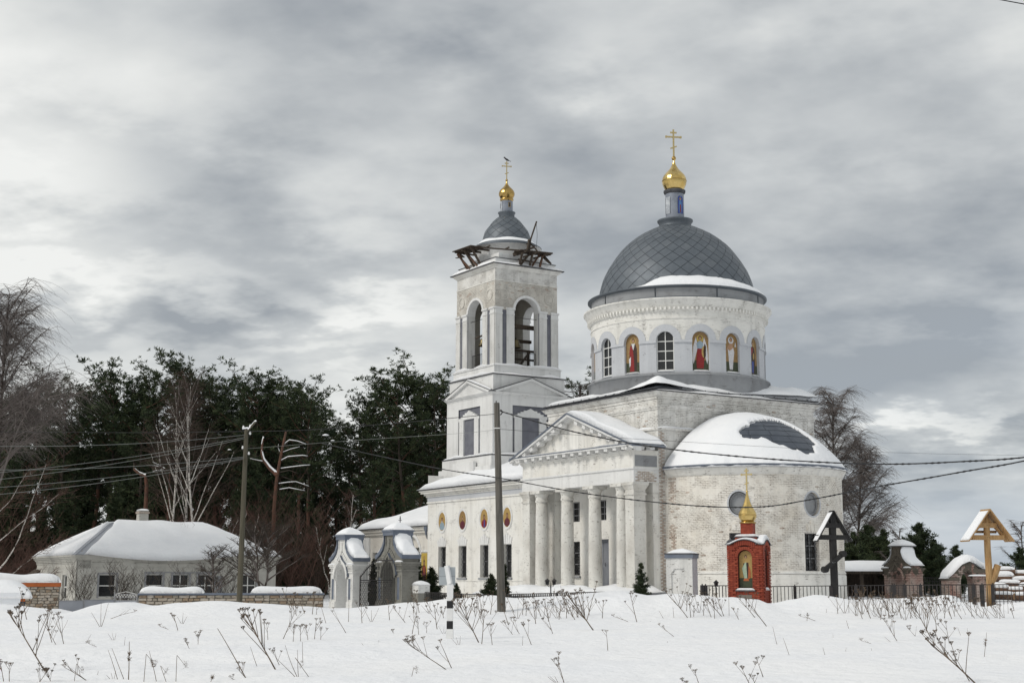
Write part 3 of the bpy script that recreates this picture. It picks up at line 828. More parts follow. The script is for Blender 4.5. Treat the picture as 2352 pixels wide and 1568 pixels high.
mb.lathe([(AR + .03, 2.02), (AR + .05, 2.05), (AR + .05, 2.10), (AR, 2.16)], ax, ay, 'wall_plain', -pi, 0, 60)
mb.lathe([(AR + .06, .4), (AR + .06, 1.95), (AR + .02, 2.0)], ax, ay, 'wall_plain', -pi, 0, 60)
mb.build('cornice', church)
for d in (-90, -134.3):
    mb = MB(); fn = CA_
    pts = [(ang(d) + .5 * cos(t), 5.43 + .58 * sin(t)) for t in [2 * pi * i / 28 for i in range(28)]]
    mb.poly([fn(x, z, .2) for x, z in pts], 'mid_grey'); ring_bar(mb, fn, ang(d), 5.43, .50, .58, .08, .01, 'pale_grey'); ring_bar(mb, lambda a, b_, c, f=fn: f(a, b_, c + .16), ang(d), 5.43, .40, .47, .06, .03, 'mid_grey')
    mb.build('round_panel', church)
for o in rect_w:
    window(CA_, o, .3, 2, 3, .04, 'frame_grey', grille=True)
    mb = MB(); c = o['c']
    for x0, x1, z0, z1 in ((-.34, -.12, 4.12, 4.42), (-.12, .12, 4.12, 4.62), (.12, .34, 4.12, 4.42)):
        q = [CA_(c + x0 + .01, z0, -.05), CA_(c + x1 - .01, z0, -.05), CA_(c + x1 - .01, z1, -.05), CA_(c + x0 + .01, z1, -.05)]; e2 = [CA_(c + x0 + .01, z0, .01), CA_(c + x1 - .01, z0, .01), CA_(c + x1 - .01, z1, .01), CA_(c + x0 + .01, z1, .01)]
        mb.poly(q, 'wall_east')
        for i in range(4): mb.poly([q[i], q[(i + 1) % 4], e2[(i + 1) % 4], e2[i]], 'wall_east')
    mb.build('keystone', church)
def dens_apse(s_, z):
    d = s_ / AR * 180 / pi; v = .35 * exp(-((z - 4.6) / 1.7) ** 2)
    if z < 2.2: v -= .6
    for o in rect_w + round_w:
        if abs(s_ + .13 - o['c']) < o['w'] / 2 + .22 and o['b'] - .12 < z < o['t'] + (.7 if o.get('k') != 'round' else .1): v -= 9
    return v
spalled('worn_bricks', CA_, radians(-178) * AR, radians(-52) * AR, 2.2, 6.8, 1150, church, seed=21, dens=dens_apse, proud=.016, q_=.975)
spalled('worn_bricks', CA_, radians(-179) * AR, radians(-172) * AR, 1.2, 6.8, 60, church, ('wall_rough', 'wall_east'), seed=22, proud=.03)
# half-dome roof: metal sheets, most of them under snow
def apse_z(r): return 7.4 + 3.0 * (1 - min(1., r / 5.3) ** 2.2)
mb = MB(); mb.lathe([(5.3 * (1 - i / 14.), apse_z(5.3 * (1 - i / 14.)) - .20) for i in range(15)], ax, ay, 'apse_metal', -pi, 0, 48)
ar = mb.build('apse_roof', church)
rings = [.92 - .076 * i for i in range(8)]
for j in range(7):
    r1, r0 = rings[j] * 5.3, rings[j + 1] * 5.3; n = max(8, int(2 * pi * (r0 + r1) / 2 / 1.05)); stp = 2 * pi / n
    mb = MB(); K = 3; g = .012 / max(r0, .5)
    for lv, dz in ((0, -.165),):
        k = len(mb.v)
        for (r, sh) in ((r1 + .01, .0), (r0 + .03, 0.)):
            for i in range(K + 1):
                t = -stp / 2 + g + (stp - 2 * g) * i / K; mb.v.append((r * cos(t), r * sin(t), apse_z(r) + dz + (.02 if r == r1 + .01 else 0)))
            for i in range(K + 1):
                t = -stp / 2 + g + (stp - 2 * g) * i / K; mb.v.append((r * cos(t), r * sin(t), apse_z(r) - .21))
        M_ = K + 1
        for i in range(K):
            mb.face((k + i, k + i + 1, k + 2 * M_ + i + 1, k + 2 * M_ + i), 'apse_metal'); mb.face((k + i, k + i + 1, k + M_ + i + 1, k + M_ + i), 'seam')
        mb.face((k, k + M_, k + 3 * M_, k + 2 * M_), 'seam'); mb.face((k + K, k + M_ + K, k + 3 * M_ + K, k + 2 * M_ + K), 'seam')
    me = mb.mesh('roof_sheet')
    for i in range(n):
        t = -pi + (i + (.5 if j % 2 else 0)) * stp
        if -142 < math.degrees(t) < -52: link('roof_sheet', me, ar, (ax, ay, 0), (0, 0, t))
PATCH = [(-133.7, .652), (-131, .60), (-126.3, .57), (-121, .50), (-115.3, .467), (-100, .415), (-88, .40), (-78.9, .39), (-70, .45), (-65, .56), (-63.9, .69), (-68.3, .787), (-75, .80), (-82.2, .88), (-91.0, .899), (-96, .86), (-100.6, .861), (-104, .83), (-109.3, .803), (-113, .75), (-117.2, .724), (-124, .76), (-132.0, .734)]
def in_patch(d, t):
    c = False; n = len(PATCH); d += 1.6 * nse(d * .3, t * 16, 4.)
    t += .018 * nse(d * .35, t * 9, 7.) + .010 * nse(d * 1.1, t * 30, 2.)
    for i in range(n):
        (x0, y0), (x1, y1) = PATCH[i], PATCH[(i + 1) % n]
        if (y0 > t) != (y1 > t) and d < (x1 - x0) * (t - y0) / (y1 - y0) + x0: c = not c
    return c
mb = MB(); NA, NT = 220, 64; idx = {}
def sv(i, j, under=False):
    key = (i, j, under)
    if key in idx: return idx[key]
    d = -180 + 180. * i / NA; t = 1.01 * (1 - j / NT) ; r = 5.33 * t; z = apse_z(5.3 * t)
    if t > .93: z -= .16 * ((t - .93) / .08) ** 2 + .05 * nse(d * .16, 1., 3.) * (t - .93) / .08; r += .09 * nse(d * .22, 4., 1.) * (t - .93) / .08
    z += .05 * nse(r * cos(radians(d)) * .8, r * sin(radians(d)) * .8, 2.) * min(1, j / 4)
    if under: z = apse_z(5.3 * t) - .19
    mb.v.append((ax + r * cos(radians(d)), ay + r * sin(radians(d)), z)); idx[key] = len(mb.v) - 1; return idx[key]
solid = [[not in_patch(-180 + 180. * (i + .5) / NA, 1.01 * (1 - (j + .5) / NT)) for j in range(NT)] for i in range(NA)]
def edge_drop(i, j):
    """thin the snow next to the bare patch"""
    c = 0
    for di in (-2, -1, 0, 1):
        for dj in (-2, -1, 0, 1):
            a, b_ = i + di, j + dj
            if 0 <= a < NA and 0 <= b_ < NT and not solid[a][b_]: c += 1
    return c / 16.
for i in range(NA):
    for j in range(NT):
        if not solid[i][j]: continue
        mb.face([sv(i, j), sv(i + 1, j), sv(i + 1, j + 1), sv(i, j + 1)], 'snow', sm=True)
        for (a, b_), (p, q2) in (((i - 1, j), ((i, j), (i, j + 1))), ((i + 1, j), ((i + 1, j), (i + 1, j + 1))), ((i, j - 1), ((i, j), (i + 1, j))), ((i, j + 1), ((i, j + 1), (i + 1, j + 1)))):
            if (0 <= a < NA and 0 <= b_ < NT and not solid[a][b_]) or b_ < 0:
                mb.face([sv(*p), sv(*q2), sv(*q2, True), sv(*p, True)], 'snow', sm=True)
for (i, j, u_), vi in list(idx.items()):
    if not u_:
        f = edge_drop(i, j)
        if f > 0:
            x, y, z = mb.v[vi]; mb.v[vi] = (x, y, z - .13 * min(1, f * 1.6))
mb.build('snow_cover', church)

# ---- drum and great dome
dx, dy, DR = 5.4, 4.9, 4.85
CD = CYL(dx, dy, DR)
mb = MB(); mb.lathe([(5.02, 11.4), (5.02, 12.36), (5.10, 12.38), (5.10, 12.44), (DR + .02, 12.54)], dx, dy, 'mid_grey', n=96)
mb.build('drum_base', church)
opens = []
for k in range(16):
    d = -137.1 + 22.5 * k; opens.append(dict(c=radians(d) * DR, w=.94, b=12.62, t=14.74, k='arch', deg=d))
half = radians(11.25) * DR
mb = MB()
for o in opens:
    a, b_ = o['c'] - half, o['c'] + half
    mb.panel(CD, a, b_, 12.5, 13.45, [dict(o, t=13.45, k='rect')], .28, 'pale_grey', ds=.19)
    mb.panel(CD, a, b_, 13.45, 14.22, [dict(o, b=13.45, t=14.22, k='rect')], .28, 'pale_grey', ds=.19)
    mb.panel(CD, a, b_, 14.22, 16.0, [dict(o, b=14.22)], .28, 'wall_drum', ds=.19, mrev='pale_grey')
mb.build('wall', church)
mb = MB()
mb.lathe([(DR, 15.40), (DR + .04, 15.42), (DR + .04, 15.47), (DR, 15.49)], dx, dy, 'wall_drum', n=96)
mb.lathe([(DR, 15.80), (DR + .07, 15.82), (DR + .07, 15.86), (DR + .10, 16.02), (DR + .28, 16.22), (DR + .38, 16.40), (DR + .42, 16.42), (DR + .42, 16.50), (DR, 16.56)], dx, dy, 'wall_drum', n=96)
mb.build('cornice', church)
dm = MB(); dm.box(DR + .05, DR + .215, -.05, .05, 15.88, 16.03, 'wall_drum'); dme = dm.mesh('dentil')
dent = part('dentils', church)
for i in range(132): link('dentil', dme, dent, (dx, dy, 0), (0, 0, 2 * pi * i / 132))
for k, o in enumerate(opens):
    # grey archivolt and impost band
    mb = MB(); c = o['c']; sp = o['t'] - .47
    for i in range(18):
        t0, t1 = pi * i / 18, pi * (i + 1) / 18
        for r0, r1, d in ((.47, .85, -.035),):
            q = lambda t, r, dd: CD(c + r * cos(t), sp + r * sin(t), dd)
            mb.poly([q(t0, r0, d), q(t1, r0, d), q(t1, r1, d), q(t0, r1, d)], 'pale_grey', [(t0, r0), (t1, r0), (t1, r1), (t0, r1)])
            mb.poly([q(t0, r1, d), q(t1, r1, d), q(t1, r1, 0.01), q(t0, r1, 0.01)], 'pale_grey'); mb.poly([q(t0, r0, d), q(t1, r0, d), q(t1, r0, .01), q(t0, r0, .01)], 'pale_grey')
    mb.build('archivolt', church)
    mb = MB()
    for a, b_ in ((c - half, c - .47), (c + .47, c + half)):
        n = 4
        for i in range(n):
            x0, x1 = lerp(a, b_, i / n), lerp(a, b_, (i + 1) / n)
            mb.poly([CD(x0, 14.13, -.06), CD(x1, 14.13, -.06), CD(x1, 14.27, -.06), CD(x0, 14.27, -.06)], 'pale_grey'); mb.poly([CD(x0, 14.27, -.06), CD(x1, 14.27, -.06), CD(x1, 14.27, .01), CD(x0, 14.27, .01)], 'pale_grey')
            mb.poly([CD(x0, 14.13, -.06), CD(x1, 14.13, -.06), CD(x1, 14.13, .01), CD(x0, 14.13, .01)], 'pale_grey')
        for x in (a, b_): mb.poly([CD(x, 14.13, -.06), CD(x, 14.27, -.06), CD(x, 14.27, .01), CD(x, 14.13, .01)], 'pale_grey')
        mb.build('impost', church); mb = MB()
icons = {15: 'red_robe', 1: 'angel', 2: 'christ', 3: 'blue_robe', 13: 'brown_robe', 5: 'brown_robe', 7: 'red_robe', 9: 'blue_robe', 11: 'angel'}
names_i = {15: 'icon of a bearded saint in red robe', 1: 'icon of a winged angel in red', 2: 'icon of a figure in white cloth', 3: 'icon of a saint in dark and blue', 13: 'icon at the far left of the drum'}
for k, o in enumerate(opens):
    d = o['deg']; th = radians(d); n_ = Vector((cos(th), sin(th), 0)); tg = Vector((-sin(th), cos(th), 0)); base = Vector((dx, dy, 0)) + n_ * (DR * cos(.47 / DR) - .16)
    if k in icons:
        mb = MB(); icon(mb, lambda x, y, dd, base=base, tg=tg, n_=n_: base + tg * x + n_ * dd + Vector((0, 0, 12.66 + y)), .93, 2.07, icons[k])
        r_ = MB().v
        mb.build('icon', church, label=names_i.get(k))
    else:
        fnw = lambda s_, z, dd, base=base, tg=tg, n_=n_, c=o['c']: tuple(base + tg * (s_ - c) - n_ * (dd - .2) + Vector((0, 0, z)))
        window(fnw, dict(o, w=.93, b=12.66), .22, 2, 4, .045, 'frame_white')
mb = MB()
for k, o in enumerate(opens):
    c = o['c']; snow_sheet(mb, lambda s_, t_, c=c: CD(c - .46 + .92 * s_, 12.60, -.06 + .2 * t_), .06, 10, 3, .25, k)
mb.build('snow_cover', church)
# upper ring and dome
mb = MB(); mb.lathe([(4.95, 16.5), (4.98, 16.55), (4.98, 16.6), (4.82, 16.64), (4.82, 17.10), (4.90, 17.12), (5.03, 17.16), (5.03, 17.22), (4.4, 17.27)], dx, dy, 'mid_grey', n=96,
                   mns=['roof_metal', 'roof_metal', 'roof_metal', 'mid_grey', 'roof_metal', 'roof_metal', 'roof_metal', 'roof_metal'])
for i in range(9):
    t = 2 * pi * i / 9 + .3; mb.beam((dx + 4.835 * cos(t), dy + 4.835 * sin(t), 16.64), (dx + 4.835 * cos(t), dy + 4.835 * sin(t), 17.1), .05, .03, 'seam')
mb.build('parapet', church)
PROF = [(4.42, 17.22), (4.36, 17.55), (4.31, 17.84), (4.12, 18.48), (3.86, 19.02), (3.44, 19.67), (2.97, 20.26), (2.34, 20.80), (1.82, 21.13), (1.03, 21.53)]
def smooth_prof(pr, n):
    """Catmull-Rom resampling at equal arc length; returns f(t) with t in 0..1."""
    P = [Vector((r, z, 0)) for r, z in pr]; pts = []
    for i in range(len(P) - 1):
        p0 = P[max(i - 1, 0)]; p1 = P[i]; p2 = P[i + 1]; p3 = P[min(i + 2, len(P) - 1)]
        for k in range(12):
            t = k / 12.; pts.append(.5 * ((2 * p1) + (p2 - p0) * t + (2 * p0 - 5 * p1 + 4 * p2 - p3) * t * t + (3 * p1 - p0 - 3 * p2 + p3) * t ** 3))
    pts.append(P[-1]); L_ = [0]
    for a, b_ in zip(pts, pts[1:]): L_.append(L_[-1] + (b_ - a).length)
    def f(t):
        t = max(0., min(1., t)) * L_[-1]
        for i in range(len(L_) - 1):
            if L_[i + 1] >= t:
                k = (t - L_[i]) / max(1e-9, L_[i + 1] - L_[i]); q = pts[i].lerp(pts[i + 1], k); return q.x, q.y
        return pts[-1].x, pts[-1].y
    return f
def diamond_dome(prof, cx, cy, n, rows, parent, t_end=.97, limit=300, thick=.022, mats=('roof_metal', 'roof_metal_pale'), cam_deg=-130, name='roof_tile'):
    f = smooth_prof(prof, 60); st = pi / n; dt = t_end / rows
    mb = MB(); mb.lathe([f(i / 40.) for i in range(41)], cx, cy, 'seam', n=72); dome = mb.build('dome', parent)
    def tile(t0, t1, t2, off):
        """diamond from t0 (foot) over t1 (shoulders) to t2 (tip)"""
        res = []
        K = 4
        return res
    todo = []
    for j in range(-1, rows):
        t0, t2 = j * dt, (j + 2) * dt
        mb = MB(); K = 4; grid = {}
        def V(a, b_, lift):
            t = t0 + (t2 - t0) * (a + b_) / 2.; w = (b_ - a) * st * .5 * 2
            r, z = f(min(max(t, 0), t_end)); r2, z2 = f(min(max(t, 0), t_end) + .01); d = Vector((z2 - z, -(r2 - r))).normalized()
            l_ = lift; return ((r + d.x * l_) * cos(w), (r + d.x * l_) * sin(w), z + d.y * l_)
        g = .024
        for a in range(K + 1):
            for b_ in range(K + 1):
                A2, B2 = g + (1 - 2 * g) * a / K, g + (1 - 2 * g) * b_ / K
                lift = thick * (1.25 - .6 * (A2 + B2) / 2)
                mb.v.append(V(A2, B2, lift)); grid[a, b_] = len(mb.v) - 1
        for a in range(K):
            for b_ in range(K): mb.face((grid[a, b_], grid[a + 1, b_], grid[a + 1, b_ + 1], grid[a, b_ + 1]), 'X', sm=False)
        rim = [(a, 0) for a in range(K + 1)] + [(K, b_) for b_ in range(1, K + 1)] + [(a, K) for a in range(K - 1, -1, -1)] + [(0, b_) for b_ in range(K - 1, 0, -1)]
        low = {}
        for a, b_ in rim: mb.v.append(V(g + (1 - 2 * g) * a / K, g + (1 - 2 * g) * b_ / K, .001)); low[a, b_] = len(mb.v) - 1
        for p, q2 in zip(rim, rim[1:] + rim[:1]): mb.face((grid[p], grid[q2], low[q2], low[p]), 'X')
        var = []
        for mn in mats:
            mb.mn = [mn]; var.append(mb.mesh(name))
        for i in range(n):
            a = (i + (.5 if j % 2 else 0)) * 2 * st; dd = abs((math.degrees(a) - cam_deg + 180) % 360 - 180); todo.append((dd, j, a, var, mb))
    todo.sort(key=lambda x: x[0])
    for dd, j, a, var, _ in todo[:limit]:
        link(name, var[0 if R.random() < .7 else 1], dome, (cx, cy, 0), (0, 0, a))
    rest = MB(); rest.mn = [mats[0]]
    for dd, j, a, var, src in todo[limit:]:
        k = len(rest.v); c, s_ = cos(a), sin(a)
        rest.v += [(cx + x * c - y * s_, cy + x * s_ + y * c, z) for x, y, z in src.v]
        for f_ in src.f: rest.f.append(tuple(k + i for i in f_)); rest.m.append(0); rest.sm.append(False); rest.uv.append([(0, 0)] * len(f_))
    if rest.f: rest.build('roof_tiles', dome, kind='stuff')
    return dome, f
dome, DF = diamond_dome(PROF, dx, dy, 30, 15, church)
# snow lying in the gutter of the dome, heaped on the camera side
mb = MB(); N1, N2 = 90, 9; k = len(mb.v)
def dome_r(z):
    lo, hi = 0., 1.
    for _ in range(20):
        m_ = (lo + hi) / 2
        if DF(m_)[1] > z: hi = m_
        else: lo = m_
    return DF(lo)[0]
for i in range(N1 + 1):
    d = -160 + 175. * i / N1
    h = .62 * sstep(-160, -136, d) * (1 - .25 * sstep(-110, -60, d)) * (1 - sstep(-30, 12, d)) + .02 + .06 * nse(d * .12, 3., 1) + .03 * nse(d * .6, 1., 1)
    h *= sstep(-160, -155, d); h = max(h, .004)
    for j in range(N2 + 1):
        t = j / N2; z = 17.22 + h * t; r_in = dome_r(17.22 + h) - .03
        r = lerp(5.02 - .02, r_in, t ** 1.1); z = 17.23 + h * (t ** .75) + .05 * sin(pi * t) * (h / .62)
        mb.v.append((dx + r * cos(radians(d)), dy + r * sin(radians(d)), z))
for i in range(N1):
    for j in range(N2):
        a = k + i * (N2 + 1) + j; mb.face((a, a + N2 + 1, a + N2 + 2, a + 1), 'snow', sm=True)
mb.build('snow_cover', church)
# lantern, onion, cross
def orthodox_cross(h, wd, th, parent, loc, mn='cross_gold', rot=0., name='cross'):
    mb = MB()
    mb.box(-th / 2, th / 2, -th / 2, th / 2, 0, h, mn)
    mb.box(-wd / 2, wd / 2, -th * .45, th * .45, h * .70, h * .70 + th, mn)
    mb.box(-wd * .22, wd * .22, -th * .42, th * .42, h * .86, h * .86 + th, mn)
    mb.beam((-wd * .21, 0, h * .30), (wd * .21, 0, h * .30 + wd * .16), th * .86, th * .86, mn)
    for x in (-wd / 2, wd / 2): mb.box(x - th * .55, x + th * .55, -th * .6, th * .6, h * .70 - th * .2, h * .70 + th * 1.2, mn)
    o = mb.build(name, parent, loc, rot); return o
def onion(prof, cx, cy, mn, parent, n=16):
    f = smooth_prof(prof, 50); mb = MB(); mb.lathe([f(i / 26.) for i in range(27)], cx, cy, mn, n=n, sm=False)
    return mb.build('onion_dome', parent)
mb = MB(); mb.lathe([(1.03, 21.5), (.90, 21.56), (.90, 21.66), (.93, 21.78), (1.0, 21.86), (1.02, 21.92), (1.02, 21.96), (.60, 22.0)], dx, dy, 'roof_metal', n=32)
mb.lathe([(.53, 21.9), (.53, 23.56)], dx, dy, 'lantern_paint', n=24); mb.lathe([(.53, 23.50), (.60, 23.56), (.63, 23.64), (.63, 23.72), (.5, 23.76)], dx, dy, 'dark_edge', n=24)
lan = mb.build('lantern', church)
def lan_place(deg, r=.535, z0=22.2):
    th = radians(deg); n_ = Vector((cos(th), sin(th), 0)); tg = Vector((-sin(th), cos(th), 0))
    return lambda x, y, dd: Vector((dx, dy, 0)) + n_ * (r + dd) + tg * x + Vector((0, 0, z0 + y))
mb = MB(); icon(mb, lan_place(-92, .52, 22.28), .36, 1.05, 'lantern'); mb.build('icon', lan)
for dg in (-176, -218, 0, 45):
    mb = MB(); pl = lan_place(dg, .515, 22.3)
    for r_ in (0,): mb.poly([pl(-.17, 0, .02), pl(.17, 0, .02), pl(.17, .98, .02), pl(-.17, .98, .02)], 'lantern_bright')
    mb.build('blank_panel', lan)
onion([(.50, 23.74), (.60, 23.92), (.68, 24.12), (.70, 24.30), (.66, 24.52), (.55, 24.70), (.40, 24.86), (.26, 25.02), (.15, 25.20), (.08, 25.38), (.045, 25.56)], dx, dy, 'gold', church, 20)
mb = MB(); mb.lathe([(.705, 24.27), (.72, 24.285), (.72, 24.31), (.70, 24.32)], dx, dy, 'old_gold', n=20); mb.build('seam_ring', church)
mb = MB(); mb.lathe([(.02, 25.52), (.10, 25.57), (.135, 25.66), (.10, 25.75), (.03, 25.80)], dx, dy, 'old_gold', n=14); mb.build('ball', church)
orthodox_cross(1.62, .86, .085, church, (dx, dy, 25.76), rot=-A_ + radians(8))

# ---- nave
NA0, NA1 = CA + .003, 23.8
mb = MB(); nw = [dict(c=c, w=.96, b=1.90, t=3.80) for c in (11.75, 14.27, 16.84, 19.40, 21.93)]; med = [dict(c=c, w=.86, b=4.80, t=5.95, k='round') for c in (11.75, 14.27, 16.84, 19.40, 21.93)]
mb.panel(FX(0.0), NA0, NA1, .3, 6.98, nw, .34, 'wall_plain'); mb.panel(FXb(CB), NA0, NA1, .3, 6.98, [], .3, 'wall_plain'); mb.panel(FYb(NA1), 0, CB, .3, 8.4, [], .3, 'wall_plain')
mb.build('wall', church)
mb = MB(); mb.box(-.07, 0, NA0, NA1 + .05, 6.58, 6.68, 'wall_plain'); mb.box(-.03, 0, NA0, NA1 + .02, 6.68, 6.98, 'pale_grey')
for i, (o_, z0, z1) in enumerate(((.10, 6.98, 7.08), (.20, 7.08, 7.2), (.36, 7.2, 7.32), (.44, 7.32, 7.40))): mb.box(-o_, .02, NA0 + .2, NA1 + o_, z0, z1, 'wall_plain')
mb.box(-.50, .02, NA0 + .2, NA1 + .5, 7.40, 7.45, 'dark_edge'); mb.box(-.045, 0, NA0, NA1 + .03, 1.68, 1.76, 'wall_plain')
mb.build('cornice', church)
for o in nw:
    P = window(FX(0), o, .34, 2, 2, .05, 'frame_grey', grille=True)
    mb = MB(); mb.box(-.10, .02, o['c'] - .56, o['c'] + .56, o['b'] - .13, o['b'] - .02, 'mid_grey'); mb.build('sill', church)
    mb = MB(); c = o['c']
    for i in range(5):
        a0, a1 = -.46 + .184 * i + .008, -.46 + .184 * (i + 1) - .008; top = (4.22, 4.34, 4.46, 4.34, 4.22)[i]; sp = 1.28
        mb.prism([(c + a0, 3.83), (c + a1, 3.83), (c + a1 * sp, top), (c + a0 * sp, top)], FX(0), -.05, .01, 'wall_smooth')
    mb.build('keystone', church)
kinds = ['bust_a', 'bust_d', 'bust_c', 'bust_b', 'bust_a']
for o, kd in zip(med, kinds):
    mb = MB(); ring_bar(mb, FX(0), o['c'], 5.375, .43, .575, .16, .03, 'wall_smooth'); ring_bar(mb, FX(0), o['c'], 5.375, .50, .645, .06, .05, 'wall_smooth'); fr = mb.build('medallion', church)
    mb = MB(); icon(mb, lambda x, y, dd, c=o['c']: (-.004 - dd, c - x, 4.79 + y), .88, 1.17, kd); mb.build('icon', fr)
def hip_roof(x0, x1, y0, y1, z0, zr, inset_y1, name, over=.5, mn='roof_metal'):
    xm = (x0 + x1) / 2; mb = MB(); X0, X1 = x0 - over, x1 + over; Y1 = y1 + over
    mb.poly([(X0, y0, z0), (X0, Y1, z0), (xm, y1 - inset_y1, zr), (xm, y0, zr)], mn); mb.poly([(X1, y0, z0), (X1, Y1, z0), (xm, y1 - inset_y1, zr), (xm, y0, zr)], mn)
    mb.poly([(X0, Y1, z0), (X1, Y1, z0), (xm, y1 - inset_y1, zr)], mn); mb.build(name, church)
    mb = MB()
    snow_sheet(mb, quadP((X0 - .06, y0, z0 + .01), (X0 - .06, Y1 + .02, z0 + .01), (xm, y1 - inset_y1, zr + .01), (xm, y0, zr + .01)), .34, 70, 20, .07, y0, pw=.6, amp=.45)
    snow_sheet(mb, quadP((X0, Y1, z0 + .01), (X1, Y1, z0 + .01), (xm + .05, y1 - inset_y1, zr + .01), (xm - .05, y1 - inset_y1, zr + .01)), .30, 24, 12, .1, y0 + 3)
    snow_sheet(mb, quadP((X1, Y1, z0 + .01), (X1, y0, z0 + .01), (xm, y0, zr + .01), (xm, y1 - inset_y1, zr + .01)), .30, 24, 12, .08, y0 + 5)
    mb.build('snow_cover', church)
hip_roof(0, CB, CA - .2, NA1, 7.46, 9.35, 3.4, 'roof')
# ---- western porch
PB0, PB1, PA0, PA1 = .6, 10.3, NA1 + .003, 33.8
mb = MB(); pw = dict(c=32.25, w=.8, b=1.9, t=3.62); arc = dict(c=27.1, w=2.5, b=1.0, t=4.62, k='arch')
mb.panel(FX(PB0), PA0, PA1, .2, 4.9, [pw, arc], .30, 'wall_porch'); mb.panel(FX(PB0 + .30), 25.8, 28.4, .2, 4.7, [], .1, 'wall_porch'); mb.panel(FXb(PB1), PA0, PA1, .2, 4.9, [], .3, 'wall_porch'); mb.panel(FYb(PA1), PB0, PB1, .2, 4.9, [], .3, 'wall_porch')
mb.build('wall', church)
mb = MB(); ring_bar(mb, FX(PB0), 27.1, 3.37, 1.25, 1.25, .22, .07, 'wall_smooth', 0, pi, 20); mb.box(PB0 - .07, PB0 + .02, 28.35, 28.85, 3.2, 3.37, 'wall_smooth'); mb.box(PB0 - .07, PB0 + .02, 24.75, 25.85, 3.55, 3.68, 'wall_smooth')
mb.box(PB0 - .12, PB0, 33.0, PA1 + .1, .4, 4.66, 'wall_smooth')
for i, (o_, z0, z1) in enumerate(((.08, 4.7, 4.8), (.2, 4.8, 4.98), (.34, 4.98, 5.12), (.42, 5.12, 5.18))): mb.box(PB0 - o_, PB0 + .02, PA0, PA1 + o_, z0, z1, 'wall_porch')
mb.box(PB0 - .50, PB0 + .02, PA0, PA1 + .5, 5.18, 5.22, 'dark_edge'); mb.build('cornice', church)
window(FX(PB0), pw, .3, 2, 3, .04, 'frame_grey')
mb = MB(); mb.box(PB0 + .22, PB0 + .28, 26.3, 27.9, .9, 3.3, 'door_grey'); mb.build('door', church)
mb = MB(); icon(mb, lambda x, y, dd: (PB0 - .01 - dd, 25.27 - x, 1.70 + y), .80, 1.78, 'yellow', False); mb.build('icon', church, label='tall yellow icon beside the porch arch')
hip_roof(PB0, PB1, PA0 - .1, PA1, 5.23, 7.0, 3.2, 'roof', over=.52)
# downpipes
for (x, y, zt, zb) in ((-.62, 10.25, 7.4, 1.2), (.02, 24.05, 5.2, 1.1)):
    mb = MB(); mb.lathe([(.14, zt - .05), (.16, zt - .2), (.07, zt - .42), (.06, zt - .6)], x, y, 'trim_metal', n=12)
    mb.tube([(x, y, zt - .55), (x + .1, y, zt - .8), (x + .42, y - .05, zt - 1.05), (x + .46, y - .05, zt - 1.3), (x + .46, y - .05, zb)], .06, 8, 'mid_grey'); mb.build('downpipe', church)

# ---- bell tower
tx, ty = 5.45, 22.95
def sq(h): return tx - h, tx + h, ty - h, ty + h
mb = MB()
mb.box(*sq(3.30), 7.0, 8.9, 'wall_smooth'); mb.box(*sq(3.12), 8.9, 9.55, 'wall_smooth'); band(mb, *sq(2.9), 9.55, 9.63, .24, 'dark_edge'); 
mb.box(tx - 3.42, tx - 3.2, ty - 1.4, ty + 1.4, 8.2, 9.25, 'wall_smooth')
h = 2.9; rw = dict(c=0, w=2.75, b=9.75, t=12.85)
for fn, c0 in ((FX(tx - h), ty), (FXb(tx + h), ty), (FY(ty - h), tx), (FYb(ty + h), tx)):
    mb.panel(fn, c0 - h, c0 + h, 9.63, 13.5, [dict(c=c0, w=2.76, b=9.70, t=12.85)], .10, 'wall_smooth', mrev='slate_strip')
    mb.poly([fn(c0 - 1.38, 9.70, .10), fn(c0 + 1.38, 9.70, .10), fn(c0 + 1.38, 12.85, .10), fn(c0 - 1.38, 12.85, .10)], 'slate_strip')
    # white surround inside the grey field, stepped hood
    hood = [(-1.22, 9.72), (-.68, 9.72), (-.68, 12.12), (.68, 12.12), (.68, 9.72), (1.22, 9.72), (1.22, 12.05), (1.30, 12.05), (1.30, 12.25), (1.0, 12.25), (1.0, 12.36), (.75, 12.36), (.75, 12.46), (.5, 12.46), (.5, 12.56), (.28, 12.56), (0, 12.70), (-.28, 12.56), (-.5, 12.56), (-.5, 12.46), (-.75, 12.46), (-.75, 12.36), (-1.0, 12.36), (-1.0, 12.25), (-1.30, 12.25), (-1.30, 12.05), (-1.22, 12.05)]
    mb.prism([(c0 + a, b_) for a, b_ in hood], fn, -.04, .095, 'wall_smooth')
    mb.poly([fn(c0 - .68, 9.72, .06), fn(c0 + .68, 9.72, .06), fn(c0 + .68, 12.12, .06), fn(c0 - .68, 12.12, .06)], 'slate_strip')
mb.build('tower_stage', church)
mb = MB(); band(mb, *sq(2.9), 13.42, 13.50, .03, 'wall_smooth'); band(mb, *sq(2.9), 13.50, 13.64, .08, 'wall_smooth', .20); mb.box(*sq(2.78), 13.64, 14.80, 'wall_smooth')
for fn, c0 in ((FX(tx - h), ty), (FXb(tx + h), ty), (FY(ty - h), tx), (FYb(ty + h), tx)):
    mb.prism([(c0 - 2.9, 13.65), (c0 + 2.9, 13.65), (c0, 14.60)], fn, -.04, .12, 'wall_smooth')
    for sg in (-1, 1):
        mb.prism([(c0 + sg * 3.08, 13.62), (c0, 14.66), (c0, 14.50), (c0 + sg * 2.6, 13.62)], fn, -.22, .12, 'wall_smooth'); mb.prism([(c0 + sg * 3.14, 13.625), (c0 + sg * 3.14, 13.66), (c0, 14.70), (c0, 14.66)], fn, -.24, .12, 'dark_edge')
